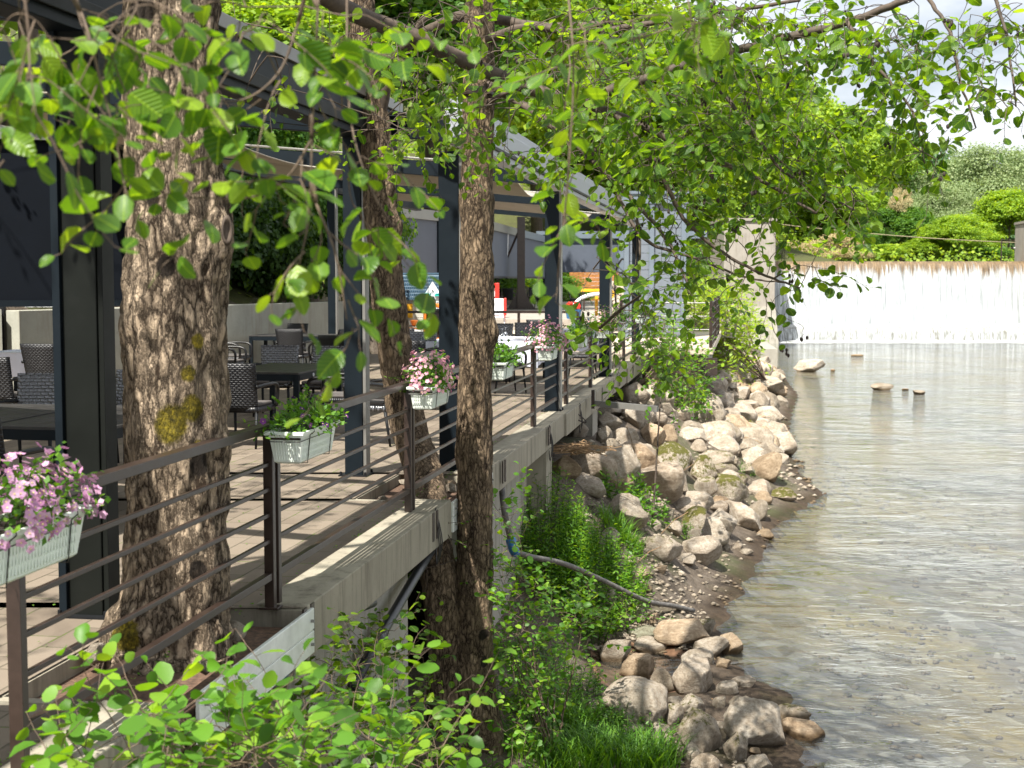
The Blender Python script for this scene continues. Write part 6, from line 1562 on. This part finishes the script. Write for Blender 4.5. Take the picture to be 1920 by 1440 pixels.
# ================================================================== playground
ph = thing('playhouse', 'plastic playhouse with a slate blue shingled roof and yellow shutter', 'playhouse', (*P(778, 640, 40)[:2], T2))
W2 = .66
mb = MB(); mb.box((0, .45, .56), (1.32, .9, 1.12))
for i in range(8): mb.box((0, -.004, .08 + i * .135), (1.32, .012, .008))
mb.build('walls', M['cream'], ph, bevel=.01)
mb = MB(); nx, ny = 26, 7
for side, sg in ((0, -1),):
    for j in range(ny):
        for i in range(-13, 14):
            x = i * .058 + (.029 if j % 2 else 0)
            if abs(x) > .74: continue
            u = j / ny; y = -.10 + .53 * u; z = 1.10 + .68 * u; mb.lathe([(.001, .012), (.030, .0), (.032, -.075), (.001, -.09)], (x, y, z + .08), 6)
mb.add([(-.76, -.12, 1.10), (.76, -.12, 1.10), (.76, .45, 1.83), (-.76, .45, 1.83), (-.76, 1.02, 1.10), (.76, 1.02, 1.10)], [(0, 1, 2, 3), (3, 2, 5, 4)]); mb.box((0, .45, 1.84), (1.52, .07, .05)); mb.build('roof', M['roofblue'], ph)
mb = MB(); mb.box((-.27, -.03, .80), (.42, .035, .40))
for i in range(4): mb.box((-.27, -.052, .66 + i * .095), (.40, .012, .012))
mb.build('shutter', M['yellow'], ph, bevel=.006)
mb = MB()
for x in (.36, .68): mb.box((x, -.30, .62), (.13, .05, 1.24))
mb.add([(.27, -.33, 1.22), (.77, -.33, 1.22), (.52, -.33, 1.62), (.27, -.28, 1.22), (.77, -.28, 1.22), (.52, -.28, 1.62), (.42, -.33, 1.24), (.62, -.33, 1.24), (.52, -.33, 1.40)], [(0, 1, 7, 6), (1, 2, 8, 7), (2, 0, 6, 8), (3, 5, 4), (0, 2, 5, 3), (1, 4, 5, 2)])
for x in (-.02, .06, -.10): mb.box((.52 + x, -.305, 1.34), (.02, .04, .2))
mb.tube([(.42, -.30, 1.12), (.46, -.30, 1.2), (.52, -.30, 1.23), (.58, -.30, 1.2), (.62, -.30, 1.12)], .03, 6)
mb.build('porch_front', M['whitep'], ph, bevel=.005)
for x in (.36, .68):
    mb = MB()
    for i in range(3):
        for j in (-1, 1): mb.box((x + j * .022, -.328, .82 + i * .10), (.03, .01, .07))
    mb.build('porch_window', M['pane'], ph)
    mb = MB(); mb.box((x, -.36, 1.24), (.2, .1, .05)); mb.box((x, -.36, 1.27), (.12, .1, .04)); mb.build('awning', M['teal'], ph)
    mb = MB(); mb.lathe([(.001, .52), (.085, .52), (.10, .64), (.09, .64), (.001, .60)], (x, -.42, 0), 12); mb.build('flower_tub', M['teal'], ph)
ov = thing('toy_arch', 'orange plastic toy tunnel with a dark arched opening beside the playhouse', 'toy', (*P(815, 640, 38.8)[:2], T2))
mb = MB(); mb.box((-.26, 0, .4), (.07, .5, .8)); mb.box((.26, 0, .4), (.07, .5, .8)); mb.box((0, 0, .04), (.6, .5, .08)); mb.tube([(.26 * math.cos(a), -.2, .78 + .20 * math.sin(a)) for a in np.linspace(0, math.pi, 9)], .05, 6); mb.tube([(.26 * math.cos(a), .2, .78 + .20 * math.sin(a)) for a in np.linspace(0, math.pi, 9)], .05, 6); mb.build('frame', M['orange'], ov)
mb = MB(); mb.box((0, .22, .45), (.5, .03, .85)); mb.build('back', M['blackmetal'], ov)
tt = thing('toy_truck', 'white and orange ride-on toy car behind the low rail', 'toy car', (*P(768, 640, 37.5)[:2], T2 + .0))
mb = MB(); mb.box((0, 0, .28), (.62, .34, .18)); mb.box((-.16, 0, .42), (.22, .3, .14)); mb.build('body', M['whitep'], tt, bevel=.03)
mb = MB(); mb.box((0, 0, .385), (.64, .30, .03)); mb.lathe([(.001, .42), (.05, .46), (.11, .60), (.001, .61)], (.12, 0, 0), 10); mb.build('seat', M['orange'], tt)
for x in (-.2, .2): 
    mb = MB(); mb.tube([(x, -.2, .13), (x, .2, .13)], .13, 18); w_ = mb.build('wheel', M['blackmetal'], tt); mb = MB(); mb.tube([(x, -.208, .13), (x, -.2, .13)], .07, 14); mb.build('rim', M['alu'], w_)
hc = thing('high_chair', 'white and red plastic high chair behind the white-clothed table', 'high chair', (*P(936, 640, 36.2)[:2], T2))
mb = MB(); mb.box((-.03, .1, .98), (.30, .05, .42), 0, 0, R(-8)); mb.box((-.03, -.05, .72), (.32, .3, .06)); mb.build('seat_shell', M['whitep'], hc, bevel=.03)
mb = MB(); mb.box((.15, .08, .98), (.07, .10, .44), 0, 0, R(-8)); mb.box((.14, 0, .55), (.03, .03, .5)); mb.build('side_wing', M['red'], hc, bevel=.02)
for sx in (-1, 1):
    for sy in (-1, 1): mb = MB(); mb.tube([(sx * .12, sy * .1, .70), (sx * .2, sy * .2, 0)], .018, 6); mb.build('leg', M['whitep'], hc)
rf = thing('climbing_toy', 'red plastic toy frame at the edge of the upper terrace', 'toy', (*P(928, 590, 49)[:2], -1.3))
mb = MB(); mb.box((0.08, 0, .6), (.14, .5, 1.2)); mb.box((-.45, 0, .65), (.9, .08, .08)); mb.box((-.45, 0, 1.15), (.9, .08, .08)); mb.box((-.9, 0, .6), (.12, .5, 1.2)); mb.build('frame', M['red'], rf, bevel=.02)
mb = MB(); mb.box((-.40, .1, .88), (.8, .04, .3)); mb.build('panel', M['whitep'], rf)
sl_ = thing('slide', 'beige plastic slide with an arched side rail', 'slide', (*P(1098, 600, 49)[:2], -1.3))
arc = [(-.62, 0, .02), (-.45, 0, .32), (-.25, 0, .55), (.0, 0, .68), (.3, 0, .75), (.6, 0, .76)]
mb = MB(); c = catmull(arc, 4)
for y in (-.22, .22):
    for a, b in zip(c[:-1], c[1:]): mb.add([(a[0], y, a[2]), (b[0], y, b[2]), (b[0], y, b[2] + .12), (a[0], y, a[2] + .12), (a[0], y + .04, a[2]), (b[0], y + .04, b[2]), (b[0], y + .04, b[2] + .12), (a[0], y + .04, a[2] + .12)], [(0, 1, 2, 3), (5, 4, 7, 6), (3, 2, 6, 7), (4, 5, 1, 0)])
for a, b in zip(c[:-1], c[1:]): mb.add([(a[0], -.2, a[2] + .02), (b[0], -.2, b[2] + .02), (b[0], .22, b[2] + .02), (a[0], .22, a[2] + .02)], [(0, 1, 2, 3)])
mb.build('chute', M['whitep'], sl_, True)
mb = MB()
for k in range(14):
    a0, a1 = math.pi * k / 14, math.pi * (k + 1) / 14; mb.add([(.95 + .42 * math.cos(a0), 0, .85 + .42 * math.sin(a0)), (.95 + .42 * math.cos(a1), 0, .85 + .42 * math.sin(a1)), (.95 + .42 * math.cos(a1), 0, 0), (.95 + .42 * math.cos(a0), 0, 0), (.95 + .42 * math.cos(a0), .1, .85 + .42 * math.sin(a0)), (.95 + .42 * math.cos(a1), .1, .85 + .42 * math.sin(a1)), (.95 + .42 * math.cos(a1), .1, 0), (.95 + .42 * math.cos(a0), .1, 0)], [(0, 1, 2, 3), (5, 4, 7, 6), (0, 4, 5, 1)])
mb.build('side_wall', M['beigep'], sl_)
mb = MB(); mb.tube([(.82, -.01, .82), (.82, .12, .82)], .17, 18); mb.box((.1, .5, .95), (.8, .3, .1)); mb.box((.4, .5, .5), (.1, .2, .9)); mb.build('yellow_steps', M['yellow'], sl_)
tb = thing('toy_basket', 'pile of red and blue toys on a low blue tub by the rail', 'toys', (*P(1075, 600, 48)[:2], -1.3)); mb = MB(); mb.lathe([(.001, 0), (.22, 0), (.28, .3), (.001, .3)], (0, 0, 0), 14); mb.build('tub', M['blue'], tb)
mb = MB()
for _ in range(12): mb.box((random.uniform(-.2, .2), random.uniform(-.15, .15), .34 + random.random() * .2), (.12, .1, .1), random.random() * 3, 0, random.random())
mb.build('toys', M['red'], tb, bevel=.01)
eg = thing('egg_chair', 'black wicker egg-shaped hanging chair with open lattice on its stand', 'egg chair', (*P(1172, 630, 42)[:2], T2))
mb = MB()
def eggp(a, e): return np.array([.42 * math.cos(a) * math.sin(e) * (1 - .15 * math.cos(e)), .38 * math.sin(a) * math.sin(e), 1.25 + .68 * math.cos(e)])
for _ in range(150):
    a = random.uniform(0, 6.28); e = random.uniform(.3, 2.7); da = random.uniform(-1.6, 1.6); de = random.uniform(-.8, .8)
    if math.sin(a) < -.45 and .6 < e < 1.9: continue
    mb.tube([eggp(a + da * u, min(3.1, max(.05, e + de * u))) for u in np.linspace(0, 1, 7)], .009, 4, 0, False)
mb.build('shell', M['wicker'], eg)
mb = MB(); mb.tube(catmull([(0, .5, .04), (-.2, .75, .8), (-.25, .75, 1.8), (-.1, .4, 2.25), (0, 0, 2.2), (0, 0, 1.92)], 6), .03, 7); mb.build('stand', M['blackmetal'], eg)
mb = MB(); mb.lathe([(.5, .02), (.53, .05), (.5, .08), (.47, .05), (.5, .02)], (0, .3, 0), 24); mb.build('base_ring', M['blackmetal'], eg); mb = MB(); mb.lathe([(.001, .72), (.3, .74), (.34, .82), (.001, .86)], (0, 0, 0), 14); mb.build('cushion', M['cushion'], eg, True)
hut = thing('wooden_hut', 'orange-brown wooden plank hut below the far grey blind', 'hut', (*P(1118, 600, 90)[:2], -1.3))
mb = MB()
for i in range(11): mb.box((0, 0, .12 + i * .24), (3.4, .1, .225))
mb.build('plank_wall', M['wood'], hut); mb = MB(); mb.box((.45, -.08, 1.35), (.10, .06, 2.6)); mb.box((1.0, -.08, 2.15), (.6, .05, .45)); mb.build('window', M['blackmetal'], hut); mb = MB(); mb.box((0, 1.2, 2.75), (3.8, 3.2, .12)); mb.build('roof', M['redwood'], hut)

# ================================================================== trees behind
def crown_mesh(name, r, h, ncl, per, card, mat, seed, flat=.55):
    rd = np.random.default_rng(seed); u = rd.normal(size=(ncl, 3)); u = norm(u); u[:, 2] = np.where(u[:, 2] < -.55, -u[:, 2], u[:, 2])
    lump = 1 + .22 * fb(u[:, 0] * 3, u[:, 1] * 3 + u[:, 2] * 4, 1.0, seed) + rd.normal(0, .05, ncl); rad = np.where(rd.random(ncl) < .75, 1.0, rd.uniform(.55, .95, ncl)) * lump
    nb = 13; b = norm(rd.normal(size=(nb, 3))); b[:, 2] = np.abs(b[:, 2]) * 1.3 - .45; b = b * rd.uniform(.45, .72, (nb, 1)); bi = rd.integers(0, nb, ncl); br = rd.uniform(.30, .50, nb)
    u = norm(u * .8 + b[bi] * .5); c = (b[bi] + u * br[bi][:, None] * rd.uniform(.75, 1.08, (ncl, 1)) * lump[:, None]) * np.array([r, r, h / 2]); s = r * .075
    pts = np.repeat(c, per, 0) + rd.normal(0, 1, (ncl * per, 3)) * np.array([s, s, s * flat]); out = np.repeat(u, per, 0)
    ax = norm(rd.normal(size=pts.shape) + np.array([0, 0, -.3])); nr = out * .7 + np.array([0, 0, .8]) + rd.normal(0, .45, pts.shape)
    lv = np.clip(np.repeat(rd.normal(.5, .18, ncl), per) + rd.normal(0, .12, ncl * per), 0, 1); o = leaves(name, pts, ax, nr, card * rd.uniform(.6, 1.2, len(pts)), mat, None, 'diam', lv, 1.5, smooth=False)
    me = o.data; bpy.data.objects.remove(o); return me
def stem_mesh(h, r):
    mb = MB(); mb.tube([(0, 0, -h * .55), (.1, 0, -h * .3), (0, .1, 0), (.05, 0, h * .25)], [r, r * .85, r * .6, r * .3], 8)
    for k in range(6): a = k * 1.05; mb.tube([(0, 0, -h * .15 + k * .05 * h), (math.cos(a) * h * .12, math.sin(a) * h * .12, k * .05 * h), (math.cos(a) * h * .25, math.sin(a) * h * .25, h * .12 + k * .05 * h)], [r * .4, r * .25, r * .1], 5)
    o = mb.build('t', M['branch'], None, True); me = o.data; bpy.data.objects.remove(o); return me
STEM = stem_mesh(10, .22)
CR = {}
def crowns(key, mat, r, h, ncl, per, card, n=2): CR[key] = [crown_mesh(key, r, h, ncl, per, card, M[mat], 11 * i + len(CR) * 5 + 3) for i in range(n)]
crowns('bright', 'tree_bright', 4, 9, 1000, 30, .19); crowns('mid', 'tree_mid', 4, 9, 1000, 30, .19)
crowns('pale', 'tree_pale', 4, 7, 1300, 34, .11, 1); crowns('blossom', 'blossom', 4, 7, 500, 20, .2, 1)
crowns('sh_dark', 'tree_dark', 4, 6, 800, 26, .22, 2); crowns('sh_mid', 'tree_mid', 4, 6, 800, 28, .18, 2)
def tree(px, ytop, Y, rw, key, label, group=None, ybot=None, name='broadleaf_tree', ground=None, vi=0):
    base = ground if ground is not None else (float(ground_z((px - 960) / F * Y, Y)) if Y < 112 else float(hill_z((px - 960) / F * Y, Y)))
    top = P(px, ytop, Y); X = top[0]; z1 = top[2]; r = rw * Y / F; cb0 = base + .12 * (z1 - base) if ybot is None else P(px, ybot, Y)[2]; H = z1 - cb0; me = CR[key][vi % len(CR[key])]; h0 = 7.0 if key in ('pale', 'blossom') else 6.0 if key.startswith('sh') else 9.0
    t = thing(name, label, 'tree' if name.endswith('tree') else 'shrub', (X, Y, base), random.uniform(0, 6.28), group)
    c = bpy.data.objects.new('crown', me); COL.objects.link(c); c.parent = t; c.location = (0, 0, (z1 + cb0) / 2 - base); c.scale = (r / 4, r / 4, H / h0)
    s = bpy.data.objects.new('trunk', STEM); COL.objects.link(s); s.parent = t; hh = (z1 - base); s.location = (0, 0, hh * .55 - .1); s.scale = (hh / 10 * .8, hh / 10 * .8, hh / 10)
    return t
GB = 'trees on the slope behind the terrace'
BG = [(20, -900, 27, 560, 'bright', 'tall green tree at the far left above the near pergola roof'), (300, -700, 48, 400, 'bright', 'bright tree rising behind the thick trunk'), (560, -420, 58, 360, 'bright', 'bright yellow-green tree above the near pergola beam'),
      (800, -300, 70, 300, 'bright', 'sunlit tree behind the second pergola column'), (1010, -200, 100, 240, 'bright', 'sunlit tree right of the straight alder trunk'), (690, -150, 60, 300, 'mid', 'green tree showing between the two slender alder trunks'),
      (1180, 0, 116, 220, 'bright', 'bright tree above the white pergola edge'), (1330, 130, 122, 190, 'bright', 'bright tree behind the slatted cabin'), (1120, 200, 118, 170, 'bright', 'yellow-green tree behind the far grey blind'), (920, 50, 97, 200, 'bright', 'bright tree above the far pergola blinds'),
      (450, -60, 46, 260, 'bright', 'bright green tree on the slope above the retaining wall'), (1240, 300, 113, 130, 'bright', 'low bright tree in the window of the far pergola')]
for i, (px, yt, Y, rw, k, lab) in enumerate(BG): tree(px, yt, Y, rw, k, lab, GB, vi=i)
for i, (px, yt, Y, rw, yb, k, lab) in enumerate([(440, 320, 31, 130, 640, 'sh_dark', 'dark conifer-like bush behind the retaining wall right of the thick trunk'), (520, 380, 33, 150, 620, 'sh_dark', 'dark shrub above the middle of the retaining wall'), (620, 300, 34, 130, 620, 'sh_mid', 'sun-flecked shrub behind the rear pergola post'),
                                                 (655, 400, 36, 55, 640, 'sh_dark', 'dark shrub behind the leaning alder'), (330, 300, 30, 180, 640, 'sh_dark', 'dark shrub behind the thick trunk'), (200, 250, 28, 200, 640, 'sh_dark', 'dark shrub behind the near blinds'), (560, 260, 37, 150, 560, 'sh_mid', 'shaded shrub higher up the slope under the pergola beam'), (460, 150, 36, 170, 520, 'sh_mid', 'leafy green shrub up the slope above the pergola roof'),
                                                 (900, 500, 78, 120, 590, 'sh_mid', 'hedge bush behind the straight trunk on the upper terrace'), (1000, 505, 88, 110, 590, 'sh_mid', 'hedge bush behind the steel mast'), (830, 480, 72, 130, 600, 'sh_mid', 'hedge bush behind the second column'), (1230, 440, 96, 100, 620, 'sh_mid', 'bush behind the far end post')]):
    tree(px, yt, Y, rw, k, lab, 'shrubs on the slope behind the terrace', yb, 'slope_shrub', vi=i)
GR = 'trees beyond the weir'
for i, (px, yt, Y, rw, yb, k, lab) in enumerate([
    (1400, 90, 150, 150, 500, 'bright', 'tall bright tree behind the canopy left of the weir'), (1490, 140, 165, 130, 480, 'bright', 'tall bright yellow-green tree above the left weir pier'), (1575, 175, 180, 115, 470, 'bright', 'bright tree stepping down toward the gap in the hills'), (1640, 225, 190, 90, 440, 'bright', 'lower bright tree at the edge of the dark hillside'),
    (1705, 290, 215, 85, 470, 'mid', 'rounded green tree at the foot of the dark hillside'), (1765, 335, 205, 60, 470, 'bright', 'light green rounded tree left of the silvery willows'), (1640, 350, 170, 60, 490, 'pale', 'small silvery tree in the middle behind the weir'),
    (1560, 330, 155, 110, 500, 'bright', 'green tree in front of the bright slope trees'), (1855, 270, 185, 140, 500, 'pale', 'big silvery-green willow on the right beyond the weir'), (1930, 290, 200, 110, 480, 'pale', 'silvery willow cut by the right picture edge'), (1770, 350, 175, 90, 500, 'pale', 'smaller silvery willow left of the big one'),
    (1895, 350, 150, 90, 500, 'bright', 'feathery bright green willow beside the right pier'), (1800, 395, 140, 70, 495, 'bright', 'low bright bush behind the weir on the right'), (1690, 375, 150, 70, 495, 'mid', 'rounded green bush behind the middle of the weir'), (1620, 420, 145, 60, 495, 'mid', 'green bush behind the weir left of middle'),
    (1560, 430, 140, 60, 495, 'blossom', 'dry straw-coloured bush behind the left of the weir'), (1500, 450, 138, 50, 495, 'blossom', 'straw-coloured reeds bush next to the left pier'), (1692, 345, 149, 24, 420, 'blossom', 'small cream-flowering tree against the dark hillside'), (1740, 440, 142, 50, 495, 'bright', 'yellow-green bush above the weir crest'), (1860, 460, 138, 40, 495, 'mid', 'low bush beside the right pier'), (1650, 455, 136, 50, 494, 'bright', 'low bright bush on the far bank above the weir lip'), (1590, 465, 134, 50, 494, 'blossom', 'low straw-green bush on the far bank')]):
    tree(px, yt, Y, rw, k, lab, GR, yb, 'far_tree' if yt < 400 else 'far_shrub', vi=i)
# undergrowth covering the slope behind the terrace and the banks behind the weir
up, un = [], []
for _ in range(22000):
    Y = random.uniform(21, 112); X = float(xl(Y)) - .8 - 26 * random.random() ** 1.6; up.append((X, Y, float(ground_z(X, Y)) + random.random() ** 2 * 1.3)); un.append((random.gauss(.3, .5), random.gauss(-.4, .5), 1))
for _ in range(9000):
    Y = 128 + 70 * random.random() ** 1.3; px = random.uniform(1000, 2100); X = (px - 960) / F * Y; up.append((X, Y, float(hill_z(X, Y)) + random.random() ** 2 * 2.0)); un.append((random.gauss(0, .5), random.gauss(-.4, .5), 1))
up = np.array(up); un = np.array(un); sz = .14 + .0018 * up[:, 1]
tag(leaves('undergrowth', up, norm(rng.normal(size=up.shape)), un, sz * rng.uniform(.6, 1.2, len(up)), M['tree_bright'], None, 'diam', None, 1.4, smooth=False), 'leafy green undergrowth covering the wooded slopes', 'undergrowth', kind='stuff')
# forest on the far hills: one mass
N = 900; cx = []; tries = 0
while len(cx) < N:
    Y = random.uniform(175, 470); px = random.uniform(300, 2250); X = (px - 960) / F * Y; cx.append((X, Y, float(hill_z(X, Y))))
pos, out, lv, sz = [], [], [], []
for (x, y, z) in cx:
    n = 150; u = norm(rng.normal(size=(n, 3))); u[:, 2] = np.abs(u[:, 2]) * 1.0 - .15; r = random.uniform(3.6, 6.0); q = np.array([x, y, z + r * .7]) + u * np.array([r, r, r * 1.25]) * rng.uniform(.82, 1.05, (n, 1)); pos.append(q); out.append(u); lv.append(np.clip(rng.normal(random.uniform(.2, .8), .15, n), 0, 1)); sz.append(np.full(n, 1.25) * rng.uniform(.6, 1.2, n))
pos = np.concatenate(pos); out = np.concatenate(out)
tag(leaves('forest', pos, norm(rng.normal(size=pos.shape)), out + np.array([0, 0, .5]) + rng.normal(0, .35, pos.shape), np.concatenate(sz), M['tree_hill'], None, 'diam', np.concatenate(lv), 1.5, smooth=False), 'dense green beech forest covering the far hillsides', 'forest', kind='stuff')
